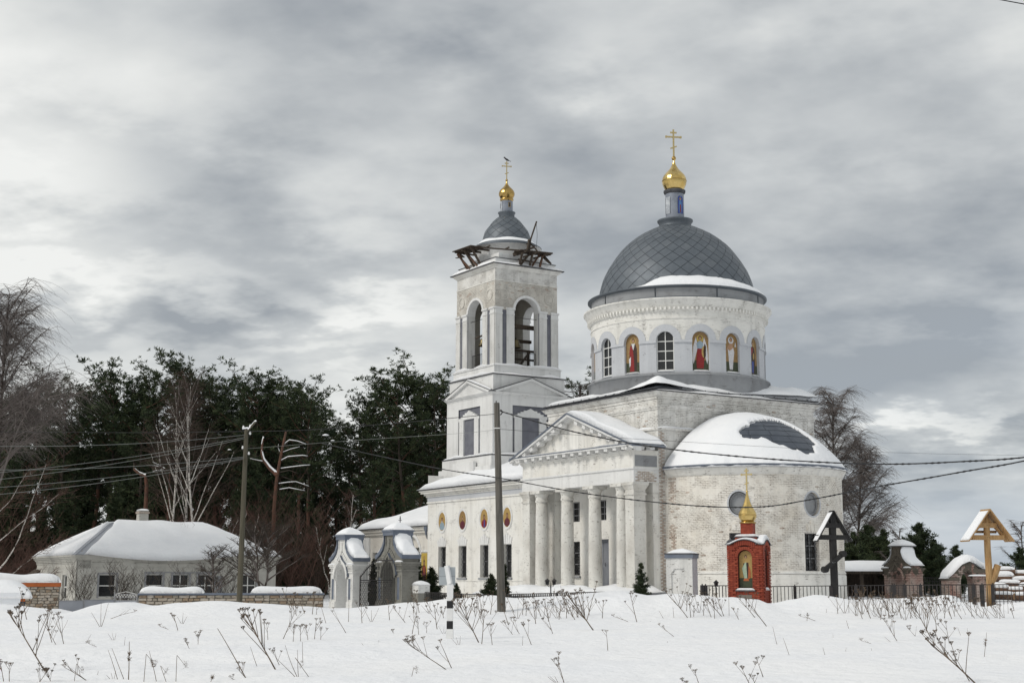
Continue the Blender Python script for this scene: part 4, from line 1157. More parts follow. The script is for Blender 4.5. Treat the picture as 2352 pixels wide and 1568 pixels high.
band(mb, *sq(2.7), 14.80, 14.86, .16, 'dark_edge'); band(mb, *sq(2.55), 14.86, 15.40, .05, 'wall_smooth'); band(mb, *sq(2.6), 15.40, 15.46, .06, 'wall_smooth')
mb.build('attic', church)
mb = MB()
for x0, x1, y0, y1, z in ((tx - 2.85, tx + 2.85, ty - 2.85, ty - 2.62, 14.86), (tx - 2.85, tx - 2.62, ty - 2.85, ty + 2.85, 14.86), (tx - 2.64, tx + 2.64, ty - 2.64, ty - 2.42, 15.46), (tx - 2.64, tx - 2.42, ty - 2.64, ty + 2.64, 15.46), (tx - 3.1, tx + 3.1, ty - 3.1, ty - 2.92, 9.63), (tx - 3.1, tx - 2.92, ty - 3.1, ty + 3.1, 9.63)):
    snow_sheet(mb, quadP((x0, y0, z), (x1, y0, z), (x1, y1, z), (x0, y1, z)), .13, 44 if x1 - x0 > 1 else 4, 4 if x1 - x0 > 1 else 44, .22, z + x0, amp=1.1)
for p, q2 in (((tx - 3.12, ty - 2.9), (tx - 3.12, ty + .1)),):
    snow_sheet(mb, quadP((p[0], p[1], 13.70), (q2[0], q2[1], 14.72), (q2[0] + .22, q2[1], 14.72), (p[0] + .22, p[1], 13.70)), .12, 24, 4, .2, 3.)
mb.build('snow_cover', church)
# belfry
h = 2.45; BZ0, BZ1 = 15.46, 21.05
mb = MB()
for fn, c0 in ((FX(tx - h), ty), (FXb(tx + h), ty), (FY(ty - h), tx), (FYb(ty + h), tx)):
    o = dict(c=c0, w=1.86, b=15.55, t=20.08, k='arch')
    mb.panel(fn, c0 - h, c0 + h, BZ0, 19.15, [dict(o, t=19.15, k='rect')], .55, 'slate_strip', mrev='gate_white')
    mb.panel(fn, c0 - h, c0 + h, 19.15, BZ1, [dict(o, b=19.15)], .55, 'wall_worn', mrev='wall_smooth')
    mb.panel(lambda s_, z, d, fn=fn: fn(s_, z, d + .55), c0 - h + .56, c0 + h - .56, BZ0, BZ1, [dict(o)], -.02, 'interior')
mb.box(tx - 1.88, tx + 1.88, ty - 1.88, ty + 1.88, 15.4, 15.5, 'dark_wood'); mb.box(tx - 1.88, tx + 1.88, ty - 1.88, ty + 1.88, 20.9, 21.0, 'interior')
mb.build('belfry', church)
for fn, c0 in ((FX(tx - h), ty), (FXb(tx + h), ty), (FY(ty - h), tx), (FYb(ty + h), tx)):
    for sg in (-1, 1):
        for a, b_ in ((.99, 1.58), (1.92, 2.455)):
            mb = MB(); x0, x1 = sorted((c0 + sg * a, c0 + sg * b_)); d = .07
            def pb(mb, a0, a1, z0, z1, dd, mn):
                q = [fn(a0, z0, -dd), fn(a1, z0, -dd), fn(a1, z1, -dd), fn(a0, z1, -dd)]; e2 = [fn(a0, z0, .01), fn(a1, z0, .01), fn(a1, z1, .01), fn(a0, z1, .01)]
                mb.poly(q, mn)
                for i in range(4): mb.poly([q[i], q[(i + 1) % 4], e2[(i + 1) % 4], e2[i]], mn)
            pb(mb, x0, x1, BZ0, 18.85, d, 'gate_white'); pb(mb, x0 - .02, x1 + .02, 18.85, 18.93, d + .03, 'wall_smooth'); pb(mb, x0, x1, 18.93, 19.18, d, 'wall_smooth'); pb(mb, x0 - .05, x1 + .05, 19.18, 19.30, d + .06, 'wall_smooth')
            mb.build('pilaster', church)
            if fn in (): pass
        mb = MB(); ring_bar(mb, fn, c0 + sg * 1.78, 20.17, .30, .30, .07, .04, 'wall_worn'); mb.poly([fn(c0 + sg * 1.78 + .3 * cos(t), 20.17 + .3 * sin(t), -.012) for t in [2 * pi * i / 20 for i in range(20)]], 'wall_worn'); mb.build('medallion', church)
    mb = MB(); ring_bar(mb, fn, c0, 19.15, .93, .93, .17, .07, 'wall_smooth', 0, pi, 18); mb.build('archivolt', church)
for i, (fn, c0) in enumerate(((FX(tx - h), ty), (FY(ty - h), tx))): spalled('worn_bricks', fn, c0 - h, c0 + h, 19.35, BZ1, 330, church, ('wall_worn', 'wall_rough'), seed=40 + i, proud=.02,
        dens=lambda s_, z, c0=c0: (-9 if hypot(s_ + .13 - c0, z - 19.15) < 1.28 or min(hypot(s_ + .13 - c0 - 1.78, z - 20.17), hypot(s_ + .13 - c0 + 1.78, z - 20.17)) < .52 else 0))
mb = MB(); band(mb, *sq(2.45), 21.05, 21.11, .04, 'wall_plain'); mb.box(*sq(2.44), 21.11, 21.86, 'wall_cube'); band(mb, *sq(2.45), 21.86, 22.10, .02, 'wall_plain', .26); band(mb, *sq(2.45), 22.10, 22.16, .36, 'dark_edge')
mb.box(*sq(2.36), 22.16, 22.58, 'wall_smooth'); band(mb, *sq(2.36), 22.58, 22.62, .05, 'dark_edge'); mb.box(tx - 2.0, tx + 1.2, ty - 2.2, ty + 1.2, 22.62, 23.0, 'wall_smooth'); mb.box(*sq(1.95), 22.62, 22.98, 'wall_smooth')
mb.build('tower_top', church)
mb = MB(); mb.lathe([(2.02, 22.6), (2.02, 23.62), (2.2, 23.70), (2.36, 23.80)], tx, ty, 'wall_smooth', n=48); mb.lathe([(2.36, 23.80), (2.38, 23.86), (1.66, 24.32)], tx, ty, 'roof_metal', n=48); mb.build('tower_drum', church)
mb = MB()
k = len(mb.v); N1 = 60
for i in range(N1 + 1):
    th = 2 * pi * i / N1; hh = .16 * (1 + .6 * nse(th * 2, 1, 2)); 
    for r, z in ((2.06, 24.06), (2.0, 24.10 + hh * .5), (1.85, 24.18 + hh * .8), (1.70, 24.26 + hh * .7), (1.60, 24.28 + hh * .6)): mb.v.append((tx + r * cos(th), ty + r * sin(th), z - .03))
for i in range(N1):
    for j in range(4): a = k + i * 5 + j; mb.face((a, a + 5, a + 6, a + 1), 'snow', sm=True)
for x0, x1, y0, y1 in ((tx - 2.78, tx + 2.78, ty - 2.78, ty - 2.30), (tx - 2.78, tx - 2.3, ty - 2.78, ty + 2.78)):
    snow_sheet(mb, quadP((x0, y0, 22.16), (x1, y0, 22.16), (x1, y1, 22.16), (x0, y1, 22.16)), .16, 30, 12, .25, x0, amp=1.2)
mb.build('snow_cover', church)
diamond_dome([(1.66, 24.30), (1.60, 24.62), (1.47, 25.03), (1.24, 25.36), (.95, 25.74), (.70, 25.98), (.50, 26.14)], tx, ty, 12, 7, church, t_end=.96, thick=.02)
mb = MB(); mb.lathe([(.52, 26.08), (.54, 26.30), (.60, 26.38), (.60, 26.44), (.43, 26.46)], tx, ty, 'roof_metal', n=24); mb.lathe([(.42, 26.40), (.42, 27.24)], tx, ty, 'lantern_paint', n=24); mb.lathe([(.42, 27.22), (.46, 27.30), (.47, 27.38), (.40, 27.42)], tx, ty, 'old_gold', n=24)
lan = mb.build('lantern', church)
def lp2(deg, z0): 
    th = radians(deg); n_ = Vector((cos(th), sin(th), 0)); tg = Vector((-sin(th), cos(th), 0)); return lambda x, y, dd: Vector((tx, ty, 0)) + n_ * (.41 + dd) + tg * x + Vector((0, 0, z0 + y))
for dg in (-95, -225, 30):
    mb = MB(); pl = lp2(dg, 26.75); mb.poly([pl(-.09, 0, .02), pl(.09, 0, .02), pl(.09, .34, .02), pl(-.09, .34, .02)], 'i_gold'); mb.poly([pl(-.06, .03, .026), pl(.06, .03, .026), pl(.06, .31, .026), pl(-.06, .31, .026)], 'glass'); mb.build('small_window', lan)
mb = MB(); pl = lp2(-178, 26.5); mb.poly([pl(-.07, 0, .02), pl(.07, 0, .02), pl(.07, .66, .02), pl(-.07, .66, .02)], 'lantern_bright'); mb.build('blank_panel', lan)
onion([(.40, 27.40), (.50, 27.56), (.55, 27.74), (.50, 27.94), (.38, 28.10), (.24, 28.24), (.13, 28.38), (.07, 28.52), (.04, 28.64)], tx, ty, 'old_gold', church, 18)
mb = MB(); mb.lathe([(.02, 28.62), (.075, 28.66), (.09, 28.72), (.07, 28.78), (.02, 28.82)], tx, ty, 'old_gold', n=12); mb.build('ball', church)
orthodox_cross(1.30, .62, .06, church, (tx, ty, 28.78), rot=-A_ + radians(12))
# belfry railings and tie rods
mb = MB()
for fn, c0 in ((FX(tx - h), ty), (FY(ty - h), tx)):
    for z in (15.65, 16.45): mb.tube([fn(c0 - .93, z, .3), fn(c0 + .93, z, .3)], .018, 4, 'iron', False)
    for i in range(15): mb.tube([fn(c0 - .9 + i * .128, 15.6, .3), fn(c0 - .9 + i * .128, 16.5, .3)], .012, 3, 'iron', False)
    mb.build('railing', church); mb = MB(); mb.tube([fn(c0 - .95, 18.75, .2), fn(c0 + .95, 18.75, .2)], .022, 5, 'iron', False); mb.build('tie_rod', church); mb = MB()
bt = part('bell_frame', church)
for i, (p, q2, w) in enumerate((((4.0, 21.6, 18.35), (6.9, 21.6, 18.35), .26), ((4.0, 22.2, 17.5), (6.9, 22.2, 17.5), .20), ((3.9, 21.6, 16.75), (6.9, 21.6, 16.75), .14), ((4.9, 21.6, 15.5), (4.9, 21.6, 18.3), .17), ((6.3, 21.6, 15.5), (6.3, 21.6, 16.8), .15),
                                 ((5.3, 21.4, 15.5), (6.35, 21.4, 16.75), .12), ((4.0, 21.5, 16.15), (6.7, 21.5, 16.15), .12), ((4.6, 21.9, 15.5), (4.6, 21.9, 17.1), .15), ((4.0, 23.6, 17.55), (5.2, 21.9, 17.55), .12), ((3.6, 22.3, 17.85), (3.6, 24.0, 17.7), .09))):
    mb = MB(); mb.beam(p, q2, w, w, 'dark_wood'); mb.build('beam', bt)
def bell_mesh(s_):
    mb = MB(); mb.lathe([(.03 * s_, .0), (.22 * s_, -.04 * s_), (.30 * s_, -.16 * s_), (.34 * s_, -.45 * s_), (.44 * s_, -.72 * s_), (.52 * s_, -.82 * s_), (.49 * s_, -.84 * s_), (.3 * s_, -.5 * s_)], 0, 0, 'bell', n=20)
    mb.tube([(0, 0, .08 * s_), (0, 0, 0)], .05 * s_, 6, 'iron'); mb.tube([(0, 0, -.1), (0, 0, -.9 * s_)], .03 * s_, 6, 'iron'); return mb.mesh('bell')
b1 = bell_mesh(.62)
for (b_, a, z, s_, lb) in ((3.75, 23.25, 17.62, 1., 'bronze bell hanging left in the left arch of the belfry'), (3.55, 22.72, 17.50, .8, 'smaller bronze bell hanging right in the left arch of the belfry'),
                           (5.15, 21.35, 17.45, 1.15, 'dark bell on its beam in the right arch of the belfry')):
    w_ = church_to_world(b_, a, z); o = link('bell', b1, None, w_, (0, 0, A_), (s_, s_, s_)); tag(o, lb, 'bell', 'bells in the tower')

# ---- broken scaffold on the tower top
sc_ = thing('scaffold', 'broken dark timber scaffold with hoist mast round the bell tower top', 'scaffold', (CX, CY, 0), A_)
rr = random.Random(5)
def bm(p, q2, w, h_, mn='dark_wood', nm='beam'):
    mb = MB(); mb.beam(p, q2, w, h_, mn); return mb.build(nm, sc_)
ZL, ZR = 23.50, 23.02
for i in range(5): bm((2.05 + .24 * i, 21.7 + .25 * rr.random(), ZL + .02 * (i % 2)), (1.95 + .24 * i, 24.5 - .5 * rr.random(), ZL - .03 + .03 * rr.random()), .21, .045, nm='plank')
for y in (22.2, 23.0, 23.9):
    bm((1.95, y, ZL - .08), (3.7, y, ZL - .08), .10, .11); bm((2.95, y - .15, 22.18), (2.15 + .1 * rr.random(), y, ZL - .1), .12, .12, 'rust_wood' if y > 23.5 else 'dark_wood')
bm((2.75, 23.2, 22.2), (2.3, 24.2, ZL - .12), .11, .11, 'rust_wood'); bm((2.75, 22.2, 22.2), (2.4, 23.3, ZL - .1), .11, .11, 'rust_wood')
for i in range(4): bm((2.45, 23.5 + .12 * i, ZL - .42 + .08 * i), (2.2 + .2 * rr.random(), 24.3 - .1 * i, ZL - .36 + .06 * i), .13, .04, nm='plank')
bm((2.3, 22.4, ZL + .05), (5.4, 19.9, ZR + .12), .20, .06, nm='plank'); bm((3.1, 21.8, 23.46), (3.3, 21.6, 23.6), .1, .08); bm((4.1, 21.0, 23.34), (4.3, 20.8, 23.46), .1, .08)
for i in range(5): bm((4.25 + .12 * rr.random(), 20.3 - .2 * i, ZR + .02 * (i % 2)), (7.0 - .4 * rr.random(), 20.15 - .2 * i, ZR + .04 + .03 * rr.random()), .19, .045, nm='plank')
for x in (4.6, 5.4, 6.2):
    bm((x, 21.0, ZR - .1), (x, 19.3, ZR - .1), .10, .11); bm((x + .15, 20.30, 22.18), (x - .05, 19.6, ZR - .12), .12, .12, 'rust_wood' if x > 6 else 'dark_wood')
bm((4.8, 20.25, 22.2), (5.35, 19.9, ZR), .13, .13); bm((5.7, 20.25, 22.2), (6.1, 19.9, ZR), .11, .11, 'rust_wood'); bm((4.6, 20.2, 22.55), (5.9, 20.2, 22.5), .09, .09); bm((4.2, 20.2, 22.85), (5.5, 19.7, ZR + .35), .12, .12); bm((4.5, 20.2, 22.85), (5.3, 20.0, ZR + .1), .12, .12)
for i in range(3): bm((6.2 + .15 * i, 20.0, ZR), (6.85 + .14 * i, 19.9 + .08 * i, 22.52), .15, .04, nm='plank')
bm((5.25, 20.2, ZR + .1), (6.07, 20.2, 25.32), .08, .08); bm((5.5, 20.4, 24.0), (6.0, 19.8, ZR + .05), .09, .09); bm((5.6, 20.2, 24.1), (5.75, 20.7, ZR + .05), .09, .09); bm((5.45, 20.2, 24.0), (4.95, 19.7, ZR + .05), .08, .08); bm((5.25, 20.2, 23.7), (5.95, 20.2, 23.6), .06, .06)
mb = MB(); mb.tube([(6.05, 20.2, 25.2), (6.12, 20.2, 24.4), (6.02, 20.2, ZR + .2)], .012, 4, 'cable'); mb.build('rope', sc_)
# bird on the small cross
mb = MB(); mb.lathe([(.0, -.17), (.05, -.14), (.075, -.04), (.07, .06), (.045, .13), (.0, .16)], 0, 0, 'iron', n=10)
for i, (x, y, z) in enumerate(mb.v): mb.v[i] = (z * 1.0, y, x * .9 + z * .45 + .1)
mb.tube([(.10, 0, .17), (.17, 0, .24), (.20, 0, .24)], [.045, .05, .02], 8, 'iron'); mb.tube([(.19, 0, .24), (.27, 0, .22)], [.018, .003], 5, 'iron'); mb.beam((-.12, 0, .05), (-.30, 0, -.02), .06, .015, 'iron')
for y in (-.025, .025): mb.tube([(0, y, .06), (0, y, 0)], .008, 4, 'iron')
o = mb.build('bird', None, church_to_world(tx, ty, 30.1), pi + .3); tag(o, 'small dark crow perched on the cross of the bell tower', 'bird')

# ================================================================== yard: gates, fences, shrine, crosses
WORDS = 'first second third fourth fifth sixth seventh eighth ninth tenth eleventh twelfth thirteenth fourteenth fifteenth sixteenth seventeenth eighteenth nineteenth twentieth'.split()
def ordinal(i):
    if i < 20: return WORDS[i]
    t = ['twenty', 'thirty', 'forty', 'fifty', 'sixty'][(i + 1) // 10 - 2]; r = (i + 1) % 10
    return t + ('-' + WORDS[r - 1] if r else '')
ORD = ordinal
def snow_lump(mb, x0, x1, y0, y1, z, th, seed=0., n=14, edge=.45, pw=.55):
    snow_sheet(mb, quadP((x0, y0, z), (x1, y0, z), (x1, y1, z), (x0, y1, z)), th, n, n, edge, seed, pw=pw)

def pavilion(name, label, loc, L_, D_, H_, wall, strip, hole=True, ruined=False):
    """A small gate house: front faces -y (local), ogee gable, arched passage through it."""
    g = thing(name, label, 'gatehouse', loc, -(pi / 2 - A_) - 0.0)
    s = H_ / 3.6
    F = lambda a, b_, d: (a, d, b_)
    r = .25 * L_
    body = [(-L_ / 2, 0), (-r, 0), (-r, 1.42 * s)]
    body += [(r * -cos(pi * i / 10), 1.42 * s + r * 1.2 * sin(pi * i / 10)) for i in range(1, 10)]
    body += [(r, 1.42 * s), (r, 0), (L_ / 2, 0), (L_ / 2, 2.28 * s)]
    neck = .17 * L_
    body += [(L_ * .5, 2.30 * s), (L_ * .36, 2.42 * s), (L_ * .24, 2.66 * s), (neck, 3.0 * s), (neck, 3.35 * s), (-neck, 3.35 * s), (-neck, 3.0 * s), (-L_ * .24, 2.66 * s), (-L_ * .36, 2.42 * s), (-L_ * .5, 2.30 * s)]
    body = [p for i, p in enumerate(body) if i == 0 or p != body[i - 1]]
    mb = MB(); mb.prism(body, F, 0, D_, wall)
    mb.build('wall', g)
    mb = MB()
    for z0, z1, o in ((1.72, 1.80, .05), (1.95, 2.05, .05), (2.05, 2.14, .10), (.0, .35, .05)):
        for a, b_ in ((-L_ / 2 - o, -r - .02), (r + .02, L_ / 2 + o)):
            if z0 == 0: a, b_ = (a, b_)
            mb.box(a, b_, -o, D_ + o, z0 * s, z1 * s, wall)
    for i in range(4):
        for sg in (-1, 1): x = sg * lerp(r + .12, L_ / 2 - .1, i / 3.); mb.box(x - .035, x + .035, -.04, 0, 1.82 * s, 1.93 * s, wall)
    mb.build('cornice', g)
    # ogee hood over the passage
    mb = MB(); prev = None; N = 16; rr_ = r + .05
    def og(t):
        a = pi * t; x = -cos(a) * rr_; z = 1.42 * s + sin(a) * rr_ * 1.2; z += .22 * max(0, 1 - abs(x) / .2) ** 1.5; return x, z
    for i in range(N):
        p, q = og(i / N), og((i + 1) / N)
        k = .13
        mb.poly([F(p[0], p[1], -.12), F(q[0], q[1], -.12), F(q[0] * 1.22, q[1] + k, -.12), F(p[0] * 1.22, p[1] + k, -.12)], wall)
        mb.poly([F(p[0], p[1], -.12), F(q[0], q[1], -.12), F(q[0], q[1], .02), F(p[0], p[1], .02)], wall); mb.poly([F(p[0] * 1.22, p[1] + k, -.12), F(q[0] * 1.22, q[1] + k, -.12), F(q[0] * 1.22, q[1] + k, .02), F(p[0] * 1.22, p[1] + k, .02)], strip)
    mb.build('arch_hood', g)
    mb = MB()
    for sg in (-1, 1):
        xm = sg * (r + L_ / 2) / 2; w = (L_ / 2 - r) * .22
        for a, b_, c, d in ((xm - w - .05, xm - w, .45, 1.45), (xm + w, xm + w + .05, .45, 1.45), (xm - w - .05, xm + w + .05, 1.45, 1.52)): mb.box(a, b_, -.03, .0, c * s, d * s, wall)
        mb.poly([F(xm - w, .45 * s, -.004), F(xm + w, .45 * s, -.004), F(xm + w, 1.45 * s, -.004), F(xm - w, 1.45 * s, -.004)], strip if not ruined else wall)
    # stepped blind gable
    for i in range(5):
        for sg in (-1, 1): mb.box(sg * .12 * i - .06 if sg > 0 else -.12 * i - .06, sg * .12 * i + .06 if sg > 0 else -.12 * i + .06, -.035, 0, (2.72 - .09 * i) * s, (2.80 - .09 * i) * s, wall)
    mb.box(-.04, .04, -.035, 0, 2.86 * s, 3.2 * s, wall)
    for sg in (-1, 1): mb.box(sg * neck * .8 - .03, sg * neck * .8 + .03, -.035, 0, 2.9 * s, 3.3 * s, wall)
    mb.build('relief', g)
    # roof metal along the gable, top cap
    top = [(L_ * .5 + .08, 2.28 * s), (L_ * .37, 2.46 * s), (L_ * .25, 2.70 * s), (neck + .03, 3.02 * s), (neck + .03, 3.36 * s)]
    mb = MB()
    if not ruined:
        for sg in (-1, 1):
            for p, q in zip(top, top[1:]):
                a = [F(sg * p[0], p[1], -.07), F(sg * q[0], q[1], -.07), F(sg * (q[0] + .03), q[1] + .17 * s, -.07), F(sg * (p[0] + .05), p[1] + .17 * s, -.07)]
                b_ = [F(sg * p[0], p[1], D_ + .07), F(sg * q[0], q[1], D_ + .07), F(sg * (q[0] + .03), q[1] + .17 * s, D_ + .07), F(sg * (p[0] + .05), p[1] + .17 * s, D_ + .07)]
                mb.poly(a, strip); mb.poly(b_, strip)
                for i in range(4): mb.poly([a[i], a[(i + 1) % 4], b_[(i + 1) % 4], b_[i]], strip)
        mb.box(-neck - .10, neck + .10, -.10, D_ + .10, 3.352 * s, 3.58 * s, strip); mb.box(-neck - .14, neck + .14, -.14, D_ + .14, 3.52 * s, 3.60 * s, strip)
    else: mb.box(-neck - .12, neck + .12, -.10, D_ + .10, 3.352 * s, 3.42 * s, 'dark_edge')
    mb.build('roof', g)
    mb = MB(); zt = (3.60 if not ruined else 3.42) * s
    snow_lump(mb, -neck - .13, neck + .13, -.13, D_ + .13, zt, .46 * s, 1., 14, .8, .8)
    for sg in (-1, 1):
        def P(u, v, sg=sg):
            t = u; i = min(3, int(t * 4)); f = t * 4 - i; x = lerp(top[i][0], top[i + 1][0], f); z = lerp(top[i][1], top[i + 1][1], f); return (sg * (x + .03), lerp(-.05, D_ + .05, v), z + (.17 if not ruined else .0) * s)
        snow_sheet(mb, lambda u, v: P(u, v) if u < .86 else P(.86, v), .34 * s, 14, 10, .42, 2. + sg, pw=.8)
    for a, b_ in ((-L_ / 2 - .1, -r - .05), (r + .05, L_ / 2 + .1)): snow_lump(mb, a, b_, -.10, .02, 2.14 * s, .07, 3., 8, .4)
    mb.build('snow_cover', g)
    return g
# near corners measured; the fronts run along the church's west axis
def gate_loc(u, v, y, L_):
    p = at(u, v, y); w_ = Vector((-sin(A_), cos(A_), 0)); p = p + w_ * (L_ / 2); return (p.x, p.y, 0)
pw_ = gate_loc(809, 1390, 68.0, 2.4)
pavilion('gate_pavilion', 'whitewashed gatehouse with blue-grey roof edges, left of the lattice gate', (pw_[0], pw_[1], .38), 2.4, .80, 3.5, 'gate_white', 'trim_metal')
pg_ = gate_loc(922, 1390, 65.5, 2.45)
pavilion('gate_pavilion', 'grey unpainted gatehouse with snow on its shoulders, right of the lattice gate', (pg_[0], pg_[1], .40), 2.45, .86, 3.62, 'gate_grey', 'trim_metal')
g1 = thing('cross_finial', 'tiny dark cross standing on top of the grey gatehouse', 'cross', (pg_[0] + .45, pg_[1] + .3, .40 + 3.95), A_); mb = MB(); mb.box(-.015, .015, -.015, .015, -.35, .32, 'iron'); mb.box(-.09, .09, -.012, .012, .12, .145, 'iron'); mb.box(-.05, .05, -.012, .012, .2, .22, 'iron'); mb.build('cross', g1)
# low stub next to the grey gatehouse
p = at(948, 1390, 65.6)
st = thing('gate_stub', 'low rounded plaster pier capped with snow beside the grey gatehouse', 'pier', (p.x + .35, p.y + .15, .4), A_); mb = MB(); mb.box(-.30, .30, -.3, .3, 0, .75, 'gate_grey'); mb.box(-.30, .30, -.3, .3, .75, 1.12, 'gate_white'); mb.build('shaft', st); mb = MB(); snow_lump(mb, -.34, .34, -.33, .33, 1.12, .20, 2., 10, .7); mb.build('snow_cover', st)
# lattice gate
pA = at(828, 1300, 67.6); pB = at(868, 1300, 66.6)
lg = thing('lattice_gate', 'black iron gate with arched top and diamond lattice between the two gatehouses', 'gate', (pA.x, pA.y, .42), atan2(pB.y - pA.y, pB.x - pA.x)); GL = hypot(pB.x - pA.x, pB.y - pA.y) + 1.1
mb = MB()
def gh(x): return 1.45 + .75 * sin(min(1, x / 1.5) * pi / 2)
for i in range(22):
    x = GL * i / 21; mb.tube([(x, 0, 1.2), (x, 0, gh(x) + .12)], .010, 3, 'iron', False)
mb.tube([(GL * i / 20., 0, gh(GL * i / 20.)) for i in range(21)], .03, 5, 'iron'); mb.tube([(0, 0, .1), (0, 0, 1.5)], .035, 5, 'iron'); mb.tube([(0, 0, 1.3), (GL, 0, 1.3)], .022, 4, 'iron'); mb.tube([(0, 0, 1.2), (GL, 0, 1.2)], .015, 4, 'iron')
mb.build('gate_frame', lg); mb = MB()
dxx = .13
for i in range(-9, int(GL / dxx) + 1):
    for sg in (1, -1):
        x0 = i * dxx; q = []
        a, b_ = (x0, .1), (x0 + 1.1 * .62, 1.2)
        if sg < 0: a, b_ = (x0 + 1.1 * .62, .1), (x0, 1.2)
        lo = 0.; hi = 1.
        d = b_[0] - a[0]
        t0, t1 = sorted(((0 - a[0]) / d, (GL - a[0]) / d)); lo, hi = max(0, t0), min(1, t1)
        if hi > lo: mb.tube([(a[0] + d * lo, 0, a[1] + 1.1 * lo), (a[0] + d * hi, 0, a[1] + 1.1 * hi)], .011, 3, 'iron', False)
mb.build('lattice', lg)

# white pillar with metal cap
p = at(1591, 1340, 61.2)
wp = thing('gate_pillar', 'short whitewashed pillar with a dark metal cap and a snow cushion', 'pillar', (p.x, p.y, .35), radians(-20))
W2, D2, H2 = 1.14, 1.0, 2.30
mb = MB(); F = lambda a, b_, d: (a, d, b_)
outl = [(-W2, 0), (0, 0), (0, H2), (-W2, H2)]
nich = dict(c=-W2 / 2, w=.70, b=.55, t=1.86, k='rect')
mb.panel(F, -W2, 0, 0, H2, [nich], .05, 'gate_white'); c0, c1 = nich['c'] - .35, nich['c'] + .35
mb.poly([F(c0, .55, .05), F(c1, .55, .05), F(c1, 1.86, .05), F(c0, 1.86, .05)], 'gate_white')
for sx, cx_ in ((1, c0), (-1, c1)): mb.poly([F(cx_, 1.86, .004), F(cx_ + sx * .16, 1.86, .004), F(cx_, 1.68, .004)], 'gate_white')
mb.poly([(0, 0, 0), (0, D2, 0), (0, D2, H2), (0, 0, H2)], 'pale_grey'); mb.poly([(-W2, 0, 0), (-W2, D2, 0), (-W2, D2, H2), (-W2, 0, H2)], 'gate_white'); mb.poly([(-W2, D2, 0), (0, D2, 0), (0, D2, H2), (-W2, D2, H2)], 'gate_white'); mb.poly([(-W2, 0, H2), (0, 0, H2), (0, D2, H2), (-W2, D2, H2)], 'gate_white')
mb.build('shaft', wp); mb = MB(); mb.box(-W2 - .05, .05, -.05, D2 + .05, H2, H2 + .20, 'trim_metal'); mb.box(-W2 - .07, .07, -.07, D2 + .07, H2 + .16, H2 + .21, 'dark_edge'); mb.build('cap', wp)
mb = MB(); snow_lump(mb, -W2 + .02, .04, -.04, D2, H2 + .21, .24, 5., 16, .9, .8); mb.build('snow_cover', wp)

# ---- red brick shrine
SW = 1.5; SH = 2.42; RB = .075
pc_ = at(1711, 1380, 60.0); SZ = .72
sh = thing('brick_shrine', 'red brick wayside shrine with a gilded onion dome and an arched icon', 'shrine', (pc_.x + .33, pc_.y + .75, SZ), radians(-22 + 0))
sh.rotation_euler = (0, 0, radians(-22))
h2 = SW / 2
mb = MB(); NR = .30; NT_ = 2.26; NB = .60
mo = lambda z: 0.
FSH = lambda off: (lambda s_, z, d: (s_, -h2 + off + d, z)); FSR = lambda off: (lambda s_, z, d: (h2 - off - d, s_, z))
ni = dict(c=0, w=2 * NR, b=NB, t=NT_, k='arch')
mb.panel(FSH(.04), -h2 + .04, h2 - .04, 0, SH, [ni], .2, 'red_mortar'); mb.panel(FSR(.04), -h2 + .04, h2 - .04, 0, SH, [dict(ni, w=.5)], .12, 'red_mortar')
mb.panel(lambda s_, z, d: (s_, h2 - .04 - d, z), -h2 + .04, h2 - .04, 0, SH, [], .1, 'red_brick'); mb.panel(lambda s_, z, d: (-h2 + .04 + d, s_, z), -h2 + .04, h2 - .04, 0, SH, [], .1, 'red_brick')
mb.poly([(.5 - .75 + .75 - .3, 0, 0)] * 3, 'red_brick') if False else None
mb.poly([(h2 - .17, -.25, NB), (h2 - .17, .25, NB), (h2 - .17, .25, NT_), (h2 - .17, -.25, NT_)], 'red_mortar')
mb.build('core', sh)
def arch_top(x): return SH + .20 * max(0, cos(min(1, abs(x) / .62) * pi / 2)) ** 1
bme = {}
def brick_mesh(w, h_, d, mn):
    key = (round(w, 3), round(h_, 3), round(d, 3), mn)
    if key not in bme:
        m2 = MB(); m2.box(-w / 2, w / 2, -d, d, -h_ / 2, h_ / 2, mn); bme[key] = m2.mesh('brick')
    return bme[key]
cands = []; bw = .235
rows = int(SH / RB)
for face in (0, 1):
    for j in range(rows):
        z = (j + .5) * RB; x = -h2 + (0 if j % 2 else -bw / 2 - .005)
        while x < h2 - .02:
            a, b_ = max(x, -h2), min(x + bw, h2); x += bw + .012
            nr = (NR if face == 0 else .25)
            # cut bricks at the niche
            segs = [(a, b_)]
            zr = nr if z < NT_ - nr else (sqrt(max(0, (nr + .13) ** 2 - (z - (NT_ - nr)) ** 2)) if z < NT_ + .13 else 0)
            if z > NT_ - nr: pass
            else: zr = nr + (.0)
            if z < NB - .0: zr = 0
            if zr > 0:
                segs = [(a, min(b_, -zr)), (max(a, zr), b_)]
            for a2, b2 in segs:
                if b2 - a2 > .03: cands.append((face, (a2 + b2) / 2, z, b2 - a2))
cnt = 0; restb = MB()
